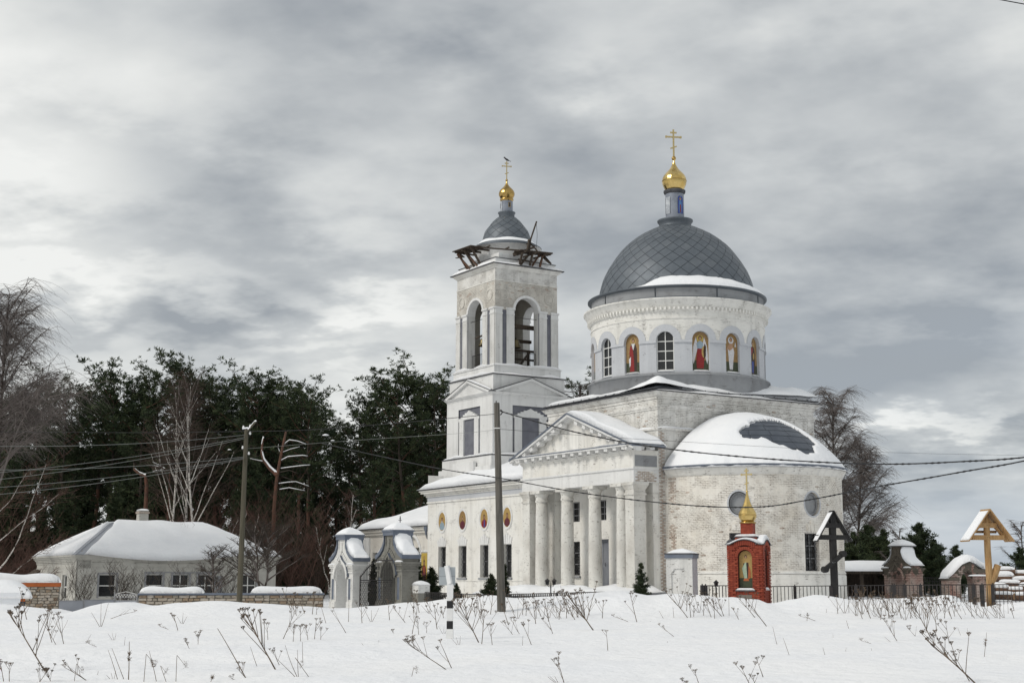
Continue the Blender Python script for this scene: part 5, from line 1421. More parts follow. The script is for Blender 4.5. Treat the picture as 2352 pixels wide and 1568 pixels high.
for face, s_, z, w in cands:
    proud = .035 if (abs(s_) > h2 - .25 and z > SH - .55) or (.40 < abs(s_) < .66 and z < SH - .3) else 0.0
    mn = 'red_brick' if R.random() < .65 else 'red_brick_b'
    d = .045 + proud + R.uniform(-.002, .002)
    if cnt < 290:
        if face == 0: link('brick', brick_mesh(w, RB - .011, .03, mn), sh, (s_, -h2 + .03 - proud + R.uniform(-.002, .002), z))
        else: link('brick', brick_mesh(w, RB - .011, .03, mn), sh, (h2 - .03 + proud, s_, z), (0, 0, pi / 2))
        cnt += 1
    else:
        if face == 0: restb.box(s_ - w / 2, s_ + w / 2, -h2 - proud, -h2 + .06, z - RB / 2 + .0055, z + RB / 2 - .0055, mn)
        else: restb.box(h2 - .06, h2 + proud, s_ - w / 2, s_ + w / 2, z - RB / 2 + .0055, z + RB / 2 - .0055, mn)
restb.build('bricks', sh, kind='stuff')
# arch bricks over the niche
vb = MB()
wv = MB(); ri, ro = NR + .0, NR + .125
da = pi / 13
for t0, t1 in ((0, 1),):
    a0, a1 = .06 * da, .94 * da
    q = []
    for y in (-h2 - .02, -h2 + .05):
        q += [(ri * cos(a0), y, ri * sin(a0)), (ro * cos(a0), y, ro * sin(a0)), (ro * cos(a1), y, ro * sin(a1)), (ri * cos(a1), y, ri * sin(a1))]
    k = len(wv.v); wv.v += q
    for f in ((0, 1, 2, 3), (7, 6, 5, 4), (0, 4, 5, 1), (1, 5, 6, 2), (2, 6, 7, 3), (3, 7, 4, 0)): wv.face([k + i for i in f], 'red_brick_b')
vm = wv.mesh('arch_brick')
for i in range(13): link('arch_brick', vm, sh, (0, 0, NT_ - NR), (0, -i * da, 0))
# curved gable of soldier bricks above the front
for i in range(19):
    x = -h2 + .04 + i * (SW - .08) / 18.; zt = arch_top(x); o = link('brick', brick_mesh(.065, .20, .05, 'red_brick'), sh, (x, -h2 + .02, zt - .07))
    o2 = link('brick', brick_mesh(.065, .20, .05, 'red_brick_b'), sh, (h2 - .02, x, zt - .07), (0, 0, pi / 2))
mb = MB(); N = 20
for i in range(N):
    x0, x1 = -h2 - .07 + (SW + .14) * i / N, -h2 - .07 + (SW + .14) * (i + 1) / N; z0, z1 = arch_top(x0) + .04, arch_top(x1) + .04
    for y0, y1 in ((-h2 - .08, -h2 + .3), (h2 - .3, h2 + .08)):
        for dz in (0, .035): mb.poly([(x0, y0, z0 + dz), (x1, y0, z1 + dz), (x1, y1, z1 + dz), (x0, y1, z0 + dz)], 'dark_edge')
        mb.poly([(x0, y0, z0), (x1, y0, z1), (x1, y0, z1 + .035), (x0, y0, z0 + .035)], 'dark_edge')
    for xx in ((h2 - .3, h2 + .08), (-h2 - .08, -h2 + .3)):
        for dz in (0, .035): mb.poly([(xx[0], x0, z0 + dz), (xx[1], x0, z0 + dz), (xx[1], x1, z1 + dz), (xx[0], x1, z1 + dz)], 'dark_edge')
        mb.poly([(xx[1], x0, z0), (xx[1], x1, z1), (xx[1], x1, z1 + .035), (xx[1], x0, z0 + .035)], 'dark_edge')
mb.build('roof_edge', sh)
mb = MB(); mb.box(-.46, .46, -.46, .46, SH, SH + .36, 'red_brick_b'); mb.box(-.50, .50, -.50, .50, SH + .36, SH + .40, 'dark_edge'); mb.box(-.26, .26, -.26, .26, SH + .40, SH + .95, 'red_brick'); mb.build('pedestal', sh)
mb = MB(); snow_sheet(mb, lambda u, v: (lerp(-h2 - .05, h2 + .05, u), lerp(-h2 - .05, -.46, v), arch_top(lerp(-h2, h2, u)) + .076), .10, 30, 8, .15, 4, amp=.9); snow_sheet(mb, lambda u, v: (lerp(.46, h2 + .05, u), lerp(-h2 - .05, h2 + .05, v), arch_top(lerp(-h2, h2, v)) + .08), .13, 10, 30, .2, 6, amp=.9)
snow_lump(mb, -.49, .50, -.49, .50, SH + .40, .10, 3, 12, .25); snow_lump(mb, -NR - .1, NR + .1, -h2 - .05, -h2 + .14, NB + .01, .07, 3, 12, .25); snow_lump(mb, h2 - .15, h2 + .04, -.3, .3, NB, .10, 3, 12, .3); mb.build('snow_cover', sh)
mb = MB(); mb.box(-NR - .12, NR + .12, -h2 - .06, -h2 + .2, NB - .05, NB, 'dark_edge'); mb.build('sill', sh)
mb = MB(); icon(mb, lambda x, y, dd: (x, -h2 + .20 - dd, NB + .10 + y), 2 * NR - .04, NT_ - NB - .14, 'green_saint'); mb.build('icon', sh)
mb = MB(); mb.box(-.30, .26, -h2 - .012, -h2 + .02, .26, .40, 'stone_joint'); mb.build('plaque', sh)
OZ = SH + .95
mb = MB(); mb.lathe([(.33, OZ), (.36, OZ + .02), (.36, OZ + .05), (.25, OZ + .09)], 0, 0, 'old_gold', n=20); mb.build('collar', sh)
f = smooth_prof([(.24, OZ + .06), (.31, OZ + .14), (.375, OZ + .28), (.385, OZ + .36), (.36, OZ + .46), (.29, OZ + .60), (.20, OZ + .74), (.13, OZ + .92), (.075, OZ + 1.12), (.04, OZ + 1.32)], 50)
mb = MB(); mb.lathe([f(i / 24.) for i in range(25)], 0, 0, 'gold', n=18, sm=False); mb.lathe([(.386, OZ + .34), (.40, OZ + .355), (.386, OZ + .37)], 0, 0, 'old_gold', n=18); mb.lathe([(.03, OZ + 1.30), (.06, OZ + 1.34), (.03, OZ + 1.39)], 0, 0, 'gold', n=10); mb.build('onion_dome', sh)
orthodox_cross(.98, .44, .055, sh, (0, 0, OZ + 1.36), rot=radians(-8))

# ---- roofed wooden crosses
def roofed_cross(name, label, loc, rz, H_, wood, half, drop, slab_d, bar_dz, snowy, mats_top, tw=.17):
    g = thing(name, label, 'cross', loc, rz); mb = MB()
    mb.box(-tw / 2, tw / 2, -tw / 2, tw / 2, -.3, H_ - .08, wood) if wood == 'black_wood' else mb.tube([(0, 0, -.3), (.01, 0, 1.0), (-.01, 0, 2.2), (0, 0, H_ - .8), (0, 0, H_ - .15)], [.18, .145, .135, .13, .09], 12, wood)
    mb.build('post', g)
    ang_ = atan2(drop, half)
    for sg in (-1, 1):
        mb = MB(); mb.beam((0, 0, H_), (sg * half, 0, H_ - drop), .055, slab_d, wood, (0, 1, 0))
        o = mb.build('roof_board', g)
        if snowy:
            mb = MB(); nx_, nz_ = sg * sin(ang_), cos(ang_)
            def P(u, v, sg=sg): return (sg * half * (.06 + .92 * u) + nx_ * .03, lerp(-slab_d / 2, slab_d / 2, v), H_ - drop * (.06 + .92 * u) + nz_ * .03)
            snow_sheet(mb, P, .05 if sg < 0 else .03, 20, 6, .12, sg, amp=1.0 if wood == 'black_wood' else .3); mb.build('snow_cover', g)
    for dz, wd in bar_dz:
        mb = MB(); mb.box(-wd / 2, wd / 2, -tw * .62, tw * .62, H_ - dz - .10, H_ - dz + .10, wood); mb.build('crossbar', g)
        mb = MB()
        for x in (-.04, .05): mb.tube([(x, -tw * .62 - .01, H_ - dz), (x, -tw * .62, H_ - dz)], .014, 6, 'iron')
        mb.build('bolt', g)
    return g
p = at(1912, 1362, 61)
bc = roofed_cross('roofed_cross', 'tall black wooden cross with a gabled roof in front of the apse', (p.x + .10, p.y, 1.02), radians(12), 3.62, 'black_wood', .80, 1.30, .42, ((.62, .72), (1.12, 1.44)), True, None, .24)
mb = MB(); mb.beam((-.44, -.14, 1.17), (.34, -.14, 1.78), .16, .2, 'black_wood', (0, 1, 0)); mb.build('footrest', bc)
for q in ((-.47, 1.15), (.37, 1.80)): mb = MB(); mb.tube([(q[0], -.28, q[1]), (q[0], 0, q[1])], .14, 8, 'black_wood'); mb.build('log_cap', bc)
mb = MB(); snow_lump(mb, -.2, .0, -.24, -.04, 1.44, .03, 1., 6, .3); mb.build('snow_cover', bc)
p = at(2272, 1378, 60)
wc = roofed_cross('roofed_cross', 'big fresh yellow wooden cross under a snowy gabled roof behind the fence', (p.x + .06, p.y, .72), radians(10), 3.92, 'pale_wood', 1.02, 1.32, .76, ((.66, .78), (1.16, 1.42)), True, None, .2)
mb = MB(); mb.tube([(.02, 0, .85), (.22, -.02, 1.20), (.40, -.02, 1.62)], [.15, .15, .14], 10, 'pale_wood'); mb.build('footrest', wc)
for sg in (-1, 1): mb = MB(); mb.beam((sg * .05, 0, 3.5), (sg * .93, 0, 2.66), .10, .10, 'pale_wood', (0, 1, 0)); mb.build('brace', wc)
for k, y in enumerate((3.02, 3.5)): mb = MB(); mb.tube([(-.5 + .28 * k, .16, y - .02), (.5 - .28 * k, .16, y - .02)], .06, 8, 'pale_wood'); mb.build('rafter', wc)

# ---- iron fences
def fence(name, label, p0, p1, top, hgt, sp, posts=(), pw2=.10, rail2=None, pk=.014):
    p0, p1 = Vector(p0), Vector(p1); L_ = (p1 - p0).length; g = thing(name, label, 'fence', (p0.x, p0.y, 0), atan2(p1.y - p0.y, p1.x - p0.x))
    z0, z1 = top
    zt = lambda x: lerp(z0, z1, x / L_)
    pm = MB(); pm.box(-pk, pk, -pk, pk, -hgt, 0, 'iron'); pme = pm.mesh('picket')
    n = int(L_ / sp)
    for i in range(n + 1): link('picket', pme, g, (i * sp, 0, zt(i * sp) - .02))
    for dz in ((0, -hgt + .12) if rail2 is None else (0, rail2, -hgt + .12)):
        mb = MB(); mb.beam((0, 0, zt(0) + dz), (L_, 0, zt(L_) + dz), .035, .035, 'iron'); mb.build('rail', g)
    for x in posts:
        x = x * L_; mb = MB(); mb.box(x - pw2 / 2, x + pw2 / 2, -pw2 / 2, pw2 / 2, zt(x) - hgt - .3, zt(x) + .02, 'iron'); mb.tube([(x, 0, zt(x)), (x, 0, zt(x) + .07)], [.02, .03], 6, 'iron'); mb.build('post', g)
    return g
a = at(1613, 1345, 60); b_ = at(1671, 1345, 60.4)
fence('iron_fence', 'short run of black iron fence between the white pillar and the red shrine', (a.x, a.y, 0), (b_.x + .1, b_.y, 0), (1.50, 1.50), 1.0, .155, (.0, .12), .13)
a = at(1768, 1346, 61.4); b_ = at(2052, 1341, 60.5)
fence('iron_fence', 'black iron fence running from the red shrine past the black cross', (a.x, a.y, 0), (b_.x, b_.y, 0), (1.46, 1.52), 1.0, .155, (.205, .5, .70, .99), .13)
a = at(2054, 1341, 60.5); b_ = at(2256, 1341, 59.5)
fence('iron_fence', 'black iron fence in front of the ruined brick gatehouses', (a.x, a.y, 0), (b_.x, b_.y, 0), (1.52, 1.54), 1.02, .155, (.0, .12, .30, .9, .998), .15)
a = at(2258, 1341, 59.5); b_ = at(2420, 1338, 58.6)
fence('iron_fence', 'black iron fence at the right edge in front of the log pile', (a.x, a.y, 0), (b_.x, b_.y, 0), (1.54, 1.58), 1.02, .155, (.14,), .12)
a = at(957, 1357, 65.6); b_ = at(1132, 1363, 65.0)
fence('iron_fence', 'close black picket fence between the grey gatehouse and the striped post', (a.x, a.y, 0), (b_.x, b_.y, 0), (1.20, 1.06), .72, .095, (0, .5), .06, pk=.02)
a = at(1160, 1364, 64.6); b_ = at(1400, 1357, 64.0)
fence('iron_fence', 'low black picket fence in front of the snowy portico steps', (a.x, a.y, 0), (b_.x, b_.y, 0), (1.10, 1.22), .6, .095, (0, .5), .06, pk=.02)
# taller pointed fence between the ruined gatehouses
a = at(2118, 1320, 76); b_ = at(2182, 1326, 76.5)
fence('iron_fence', 'tall pointed black iron fence between the two ruined brick gatehouses', (a.x, a.y, 0), (b_.x, b_.y, 0), (1.86, 1.86), 1.5, .15, (), rail2=-.2)
a = at(2226, 1325, 75.4); b_ = at(2244, 1326, 75.0)

# ruined brick gatehouses
p = at(2093, 1375, 73.5); w_ = Vector((-sin(A_), cos(A_), 0))
q = p + w_ * .88
pavilion('gate_pavilion', 'ruined brown gatehouse of bare red brick with a snow cap, right of the apse', (q.x, q.y, .45), 1.75, .95, 3.2, 'ruin_mix', 'brown_plaster', ruined=True)
g = thing('brick_arch', 'broken red brick arch under heavy snow beside the yellow cross', 'ruin', (at(2232, 1375, 74).x, 74.4, .5), A_ - radians(22))
mb = MB(); F = lambda a, b_, d: (a, d, b_)
out_ = [(-1.05, 0), (-.42, 0), (-.42, 1.1)] + [(-.42 * cos(pi * i / 10), 1.1 + .60 * sin(pi * i / 10)) for i in range(1, 10)] + [(.42, 1.1), (.42, 0), (1.0, 0), (1.0, 1.55), (.7, 1.75), (.2, 2.15), (-.35, 2.0), (-.8, 1.55), (-1.05, 1.3)]
mb.prism(out_, F, 0, .9, 'ruin_mix'); mb.box(-1.1, -.5, -.04, .94, 1.22, 1.36, 'brown_plaster'); mb.box(.30, 1.12, -.05, .98, 1.60, 1.80, 'brown_plaster'); mb.build('wall', g)
mb = MB(); crest = [(-1.15, 1.34), (-.8, 1.62), (-.35, 2.05), (.1, 2.22), (.45, 2.10), (.8, 1.85), (1.15, 1.80)]
def P(u, v):
    t = u * 6; i = min(5, int(t)); f_ = t - i; return (lerp(crest[i][0], crest[i + 1][0], f_), lerp(-.07, .97, v), lerp(crest[i][1], crest[i + 1][1], f_) - .02)
snow_sheet(mb, P, .34, 26, 10, .22, 4.); snow_lump(mb, -.02, 1.12, -.10, .0, 1.45, .08, 2); mb.build('snow_cover', g)

# snow covered mound with a boulder, between the ruins
p = at(2172, 1370, 66); mb = MB(); mb.lathe([(.85, 0), (.8, .2), (.55, .42), (.2, .5), (.001, .52)], 0, 0, 'snow', n=18)
o = mb.build('snow_mound', None, (p.x, p.y, .55)); tag(o, 'rounded snow-covered stone heap between the ruined gatehouses', 'mound')

# long shed
p0 = at(1946, 1310, 92); 
g = thing('shed', 'long low open timber shed with a white snow roof behind the apse', 'shed', (p0.x - 1, 92, .6), radians(6))
mb = MB()
for x in (0, 2, 4, 6): mb.box(x - .1, x + .1, 0, .2, 0, 1.6, 'dark_wood'); mb.box(x - .1, x + .1, 3, 3.2, 0, 2.0, 'dark_wood')
mb.build('post', g); mb = MB(); mb.box(-.5, 6.6, 3.2, 3.3, 0, 2.0, 'dark_wood'); mb.beam((-.5, -.3, 1.62), (6.6, -.3, 1.62), .12, .16, 'dark_wood'); mb.build('wall', g)
mb = MB(); mb.poly([(-.6, -.5, 1.7), (6.7, -.5, 1.7), (6.7, 3.6, 2.25), (-.6, 3.6, 2.25)], 'roof_metal'); mb.build('roof', g); mb = MB(); snow_sheet(mb, quadP((-.6, -.5, 1.71), (6.7, -.5, 1.71), (6.7, 3.6, 2.26), (-.6, 3.6, 2.26)), .22, 24, 8, .08, 3); mb.build('snow_cover', g)

# log pile: individual logs
def log(p0, p1, r, lab, snowy=.07):
    p0, p1 = Vector(p0), Vector(p1); mid_ = (p0 + p1) / 2
    mb = MB(); mb.tube([p0 - mid_, p1 - mid_], r, 10, 'log_bark', False)
    g = thing('log', lab, 'log', mid_, 0, 'snowy logs piled at the right edge'); mb.build('bark', g)
    d = (p1 - p0).normalized(); a = d.cross(Vector((0, 0, 1))).normalized(); b_ = a.cross(d); mb = MB()
    for e in (p0 - mid_ - d * .002, p1 - mid_ + d * .002): mb.poly([e + (a * cos(t) + b_ * sin(t)) * r * .99 for t in [2 * pi * i / 10 for i in range(10)]], 'log_end')
    mb.build('cut_end', g)
    if snowy:
        mb = MB(); L_ = (p1 - p0).length
        def P(u, v): x = (v - .5) * 1.8; q = p0 - mid_ + d * (L_ * u) + a * (r * x * .95); return (q.x, q.y, q.z + r * sqrt(max(0, 1 - (x * .9) ** 2)) - .01)
        snow_sheet(mb, P, snowy, 12, 5, .3, p0.x); mb.build('snow_cover', g)
for i, (u0, v0, u1, v1, y, r, lab, sn) in enumerate((
    (2256, 1312, 2332, 1311, 80, .17, 'topmost snowy log of the pile right of the yellow cross', .12), (2262, 1328, 2330, 1327, 79, .2, 'second log down under thick snow right of the yellow cross', .2),
    (2300, 1318, 2400, 1320, 79.6, .17, 'snowy log at the top of the pile at the right photo edge', .1), (2296, 1341, 2345, 1343, 78.4, .2, 'log with round cut end in the middle of the pile', .1),
    (2325, 1334, 2410, 1336, 78, .19, 'snowy log jutting out at the right edge, below the topmost', .12), (2262, 1352, 2318, 1354, 77.5, .2, 'low log half buried in snow beside the yellow cross foot', .16),
    (2302, 1357, 2352, 1358, 77, .2, 'short log with reddish cut end low in the pile', .08), (2340, 1350, 2420, 1352, 77, .22, 'thick snowy log low at the right photo edge', .14),
    (2278, 1368, 2330, 1369, 76.5, .19, 'bottom log of the pile showing a dark cut end', .08), (2325, 1370, 2400, 1371, 76, .2, 'bottom log at the right photo edge', .1))):
    a, b_ = at(u0, v0, y), at(u1, v1, y - .8); log(a, b_, r, lab, sn)

# ---- garden lanterns
for (u, v, y, lb) in ((1265, 1338, 66, 'double black garden lantern on a post before the portico columns'), (1645, 1342, 63, 'black garden lantern behind the fence left of the red shrine')):
    p = at(u, v, y); g = thing('garden_lantern', lb, 'lantern', (p.x, p.y, p.z - .0), 0); heads = (-.16, .16) if u < 1300 else (0,)
    mb = MB(); mb.tube([(0, 0, -1.2), (0, 0, -.1)], .03, 6, 'iron')
    if len(heads) > 1: mb.tube([(-.16, 0, -.08), (-.1, 0, -.16), (0, 0, -.18), (.1, 0, -.16), (.16, 0, -.08)], .014, 5, 'iron'); mb.tube([(0, 0, -.15), (0, 0, .16)], [.02, .006], 5, 'iron')
    mb.build('post', g)
    for x in heads:
        mb = MB(); mb.lathe([(.06, -.08), (.09, .08), (.002, .085)], x, 0, 'glass', n=6, sm=False); mb.build('glass', g); mb = MB(); mb.lathe([(.14, .08), (.07, .15), (.03, .18), (.0, .22)], x, 0, 'iron', n=6, sm=False)
        for i in range(6): t = 2 * pi * i / 6; mb.tube([(x + .062 * cos(t), .062 * sin(t), -.08), (x + .092 * cos(t), .092 * sin(t), .08)], .008, 3, 'iron', False)
        mb.build('lantern_head', g)

# ================================================================== striped post with a sign seen from behind
p = on_ground(1033, 1466); 
g = thing('striped_post', 'black and white banded marker post with a blank grey sign seen from behind', 'post', (p.x, p.y, p.z - .1), radians(-3))
s = p.y / 33.
def seg(mb, z0, z1, mn, w=.066): mb.box(-w, w, -.05, .05, z0 * s, z1 * s, mn)
mb = MB(); seg(mb, 0, .32, 'post_white', .078); mb.build('foot', g)
bands = [(.32, .50, 'post_black'), (.50, .78, 'post_white'), (.78, .95, 'post_black'), (.95, 1.33, 'post_white')]
for z0, z1, mn in bands: mb = MB(); seg(mb, z0, z1, mn); mb.build('band', g)
mb = MB(); mb.beam((0, 0, 1.33 * s), (-.07, .02, 1.74 * s), .132, .09, 'post_white'); mb.build('neck', g)
mb = MB(); mb.box(-.25, .11, .03, .05, 1.30 * s, 1.71 * s, 'sign_back'); mb.poly([(-.25, .028, 1.50 * s), (.11, .028, 1.50 * s), (.11, .028, 1.505 * s), (-.25, .028, 1.505 * s)], 'dark_edge'); mb.build('sign_plate', g)

# ================================================================== utility poles and wires
pb = on_ground(1152, 1404); y1 = pb.y; pt = at(1141, 925, y1)
P1 = Vector((pb.x, pb.y, pb.z - .1)); P1T = Vector((pt.x, y1, pt.z))
g = thing('utility_pole', 'weathered grey squared timber utility pole in front of the church', 'pole', P1, 0)
mb = MB(); mb.tube([(0, 0, 0), (P1T - P1) * .5, P1T - P1], [.145, .12, .095], 8, 'pole_wood', sm=False); mb.build('shaft', g)
mb = MB(); mb.tube([(P1T - P1) + Vector((-.02, 0, 0)), (P1T - P1) + Vector((-.02, 0, .07))], .02, 5, 'iron'); mb.tube([(P1T - P1) + Vector((.12, 0, -.22)), (P1T - P1) + Vector((.2, 0, -.3)), (P1T - P1) + Vector((.12, 0, -.4))], .022, 6, 'iron'); mb.box(P1T.x - P1.x - .105, P1T.x - P1.x + .105, -.105, .105, P1T.z - P1.z - .86, P1T.z - P1.z - .83, 'ceramic'); mb.build('bracket', g)
Y2 = 60.; p2t = at(566, 985, Y2); p2b = at(549, 1385, Y2)
P2 = Vector((p2b.x, Y2, p2b.z - .8)); P2T = Vector((p2t.x, Y2, p2t.z))
g = thing('utility_pole', 'olive-brown utility pole with snowy insulators in front of the low house', 'pole', P2, 0)
mb = MB(); mb.tube([(0, 0, 0), (P2T - P2)], [.125, .09], 10, 'pole_olive'); mb.build('shaft', g)
k = P2T - P2
for (dx_, dz, sg) in ((-.10, -.05, -1), (.12, .0, 1), (.12, -.30, 1), (.10, -1.15, 1), (-.1, -.9, -1)):
    mb = MB(); mb.tube([k + Vector((0, 0, dz - .02)), k + Vector((dx_ * 1.3, 0, dz - .02)), k + Vector((dx_ * 1.3, 0, dz + .06))], .014, 5, 'iron'); br_ = mb.build('bracket', g)
    mb = MB(); mb.lathe([(.02, .06), (.045, .08), (.05, .13), (.03, .16), (.035, .19), (.0, .2)], k.x + dx_ * 1.3, 0, 'ceramic', n=10); 
    for i, (x, y, z) in enumerate(mb.v): mb.v[i] = (x, y, z + k.z + dz)
    mb.build('insulator', br_)
mb = MB(); mb.beam(k + Vector((.06, -.1, -.1)), k + Vector((.42, -.25, .28)), .07, .06, 'pole_olive'); ar_ = mb.build('strut', g); mb = MB(); mb.beam(k + Vector((.09, -.12, -.02)), k + Vector((.44, -.26, .34)), .06, .05, 'snow'); mb.beam(k + Vector((-.16, -.05, .02)), k + Vector((.08, -.05, .05)), .09, .06, 'snow'); mb.build('snow_cover', g)
def wire(pts, r, label, mn='cable', group='overhead wires', twist=False):
    mb = MB(); c = pts[0]; P = [Vector(p) for p in pts]
    mb.tube([p - P[0] for p in P], r, 5, mn, False)
    if twist:
        for ph in (0, pi):
            mb.tube([p - P[0] + Vector((0, r * .9 * cos(i * 2.6 + ph), r * .9 * sin(i * 2.6 + ph))) for i, p in enumerate(P)], r * .7, 4, mn, False)
    o = mb.build('cable', None, P[0]); tag(o, label, 'cable', group); return o
def sag(uv0, y0, uv1, y1_, k, n=40):
    a, b_ = at(*uv0, y0), at(*uv1, y1_); return [a.lerp(b_, i / n) - Vector((0, 0, k * 4 * (i / n) * (1 - i / n))) for i in range(n + 1)]
def through(ctrl, n=14):
    """smooth wire through (u, v, distance) points"""
    P = [at(u, v, y) for u, v, y in ctrl]; o = []
    for i in range(len(P) - 1):
        p0, p1, p2, p3 = P[max(i - 1, 0)], P[i], P[i + 1], P[min(i + 2, len(P) - 1)]
        for k in range(n):
            t = k / n; o.append(.5 * ((2 * p1) + (p2 - p0) * t + (2 * p0 - 5 * p1 + 4 * p2 - p3) * t * t + (3 * p1 - p0 - 3 * p2 + p3) * t ** 3))
    o.append(P[-1]); return o
yq = y1
wire(through([(1149, 944, yq), (1330, 994, yq - 2), (1525, 1029, yq - 4), (1760, 1053, yq - 6.5), (2000, 1065, yq - 9), (2200, 1060, yq - 11.5), (2430, 1040, yq - 14), (3100, 930, yq - 20)]), .018, 'thick twisted black cable sagging right from the pole top past the apse roof', twist=True)
wire(through([(1141, 950, yq), (900, 972, yq + 4.5), (700, 987, yq + 9), (567, 990, 60), (300, 993, 66), (-80, 990, 72)]), .011, 'black wire from the timber pole top to the left pole and on')
wire(through([(740, 1018, 58), (990, 1072, 50), (1145, 1097, yq - .3), (1340, 1132, yq - 3), (1560, 1158, yq - 7), (1735, 1164, yq - 10), (1860, 1147, yq - 11.5), (2000, 1120, yq - 13), (2200, 1085, yq - 16), (2430, 1040, yq - 19), (3100, 860, yq - 24)]), .015, 'lower black cable crossing the columns, dipping behind the shrine dome and rising right', twist=True)
wire(through([(1145, 985, yq + .1), (1500, 1010, 60), (2000, 1037, 76), (2430, 1047, 90), (3100, 1060, 105)]), .007, 'thin wire behind the thick cable, crossing the apse roof')
wire(through([(567, 1030, 60), (800, 1012, 58), (1024, 997, 54), (1090, 992, 51), (1142, 986, yq + .1)]), .006, 'thin wire from the timber pole head back to the left pole', 'pale_cable')
for i, ((u0, v0), (u1, v1), y_, lb) in enumerate((((0, 1020), (566, 998), 52, 'topmost pale wire from the left pole to the left edge'), ((0, 1080), (566, 1003), 55, 'second pale wire fanning left from the left pole head'), ((0, 1096), (566, 1006), 57, 'third pale wire fanning left from the left pole head'),
        ((0, 1074), (566, 1048), 52, 'upper pale wire from the lower insulator to the left edge'), ((0, 1114), (566, 1050), 54, 'middle pale wire from the lower insulator to the left edge'), ((0, 1130), (566, 1052), 56, 'lowest pale wire from the lower insulator to the left edge'))):
    d_ = Vector((u0 - u1, v0 - v1)); wire(sag((u0 + d_.x * .15, v0 + d_.y * .15), y_ - 2, (u1, v1), 60, .18), .009, lb, 'pale_cable')
wire(sag((1500, -150), 30, (3200, 165), 30, .02), .012, 'short dark wire crossing the top right corner of the sky')
a = church_to_world(dx - 4.86, dy + .6, 14.2); b_ = church_to_world(tx + 2.0, ty - 2.9, 9.0)
wire([a.lerp(b_, i / 20) - Vector((0, 0, .5 * 4 * (i / 20) * (1 - i / 20))) for i in range(21)], .010, 'thin cable slanting from the drum down to the bell tower', 'pale_cable')

# ================================================================== low house on the left
H0 = Vector((-25.565, 84.0, 0)); HZ = .35
ho = thing('house', 'low white plastered house with a snowy hipped roof and a stubby chimney', 'house', (H0.x, H0.y, 0), A_)
HX, HY = 12.9, 9.6
F = lambda s_, z, d: (s_, .3 + d, z); FL = lambda s_, z, d: (.3 + d, s_, z)
fw = [dict(c=2.12, w=1.0, b=.75, t=2.07), dict(c=4.95, w=1.1, b=.75, t=2.08), dict(c=6.6, w=1.05, b=.75, t=2.08), dict(c=8.2, w=1.05, b=.75, t=2.08), dict(c=10.98, w=1.0, b=.75, t=2.08)]
sw = [dict(c=2.9, w=1.0, b=.6, t=2.05), dict(c=6.4, w=1.0, b=.6, t=2.05)]
mb = MB(); mb.panel(F, .3, HX - .1, -.3, 3.0, fw, .2, 'house_wall'); mb.panel(FL, .3, HY - .2, -.3, 3.0, sw, .2, 'house_wall'); mb.panel(lambda s_, z, d: (HX - .1 - d, s_, z), .3, HY - .2, -.3, 3.0, [], .2, 'house_wall'); mb.panel(lambda s_, z, d: (s_, HY - .2 - d, z), .3, HX - .1, -.3, 3.0, [], .2, 'house_wall'); mb.build('wall', ho)
mb = MB()
for z0, z1, o in ((2.42, 2.46, .03), (2.70, 2.75, .04), (2.80, 2.90, .06), (2.90, 3.0, .12), (3.0, 3.10, .20), (3.10, 3.20, .28)): mb.box(.3 - o, HX - .1 + o, .3 - o, HY - .2 + o, z0, z1, 'house_wall')
for x in (.3, 2.9 + .1, 12.0): mb.box(x - .05, x + .75, .22, .3, 2.42, 2.9, 'house_wall')
mb.box(.22, .3, .22, 1.0, -.2, 2.9, 'house_wall'); mb.box(.22, 1.1, .22, .3, -.2, 2.9, 'house_wall'); mb.build('cornice', ho)
for o in fw: window(F, o, .2, 1 if o['c'] < 6 else 2, 2, .06, 'frame_white', parent=ho, rim=.04)
for o in sw: window(FL, o, .2, 1, 2, .09, 'frame_white', parent=ho, rim=.07)
for o in fw[:]:
    mb = MB(); c = o['c']
    for a, b_ in ((c - .62, c - .51), (c + .51, c + .62)): mb.box(a, b_, .26, .30, .7, 2.16, 'frame_grey')
    mb.box(c - .62, c + .62, .255, .30, 2.09, 2.17, 'frame_grey'); mb.build('window_surround', ho)
mb = MB(); mb.box(4.3, 9.0, .24, .298, 2.175, 2.23, 'frame_grey'); mb.box(8.9, 9.25, .2, .29, .8, 2.0, 'frame_grey'); mb.build('trim', ho)
rz0, rzr = 3.22, 5.30; r0, r1, rd = 3.55, 9.35, 4.85
mb = MB(); c_ = [(0, 0, rz0), (HX, 0, rz0), (HX, HY, rz0), (0, HY, rz0)]; ra, rb = (r0, rd, rzr), (r1, rd, rzr)
for q in ((c_[0], c_[1], rb, ra), (c_[1], c_[2], rb), (c_[2], c_[3], ra, rb), (c_[3], c_[0], ra)): mb.poly(q, 'sheet_grey')
mb.beam(ra, rb, .16, .05, 'sheet_grey'); mb.beam(c_[0], ra, .20, .05, 'sheet_grey'); rf = mb.build('roof', ho)
mb = MB()
def lerpv(a, b_, t): return tuple(lerp(a[i], b_[i], t) for i in range(3))
snow_sheet(mb, lambda u, v: (lambda e: (e[0] + (.10 if v < .9 else 0), e[1] - (.18 * max(0, 1 - v * 8) * (.4 + sin(pi * u) ** .5)), e[2] - .34 * max(0, 1 - v * 7) * max(0, sin(pi * (u - .02) / .75) if u < .75 else 0) + .02))(lerpv(lerpv(lerpv(c_[0], c_[1], .035), c_[1], u * 1.0), lerpv(lerpv(ra, rb, .06), rb, u), v * .95)), .34, 60, 24, .06, 2, pw=.5, amp=.3)
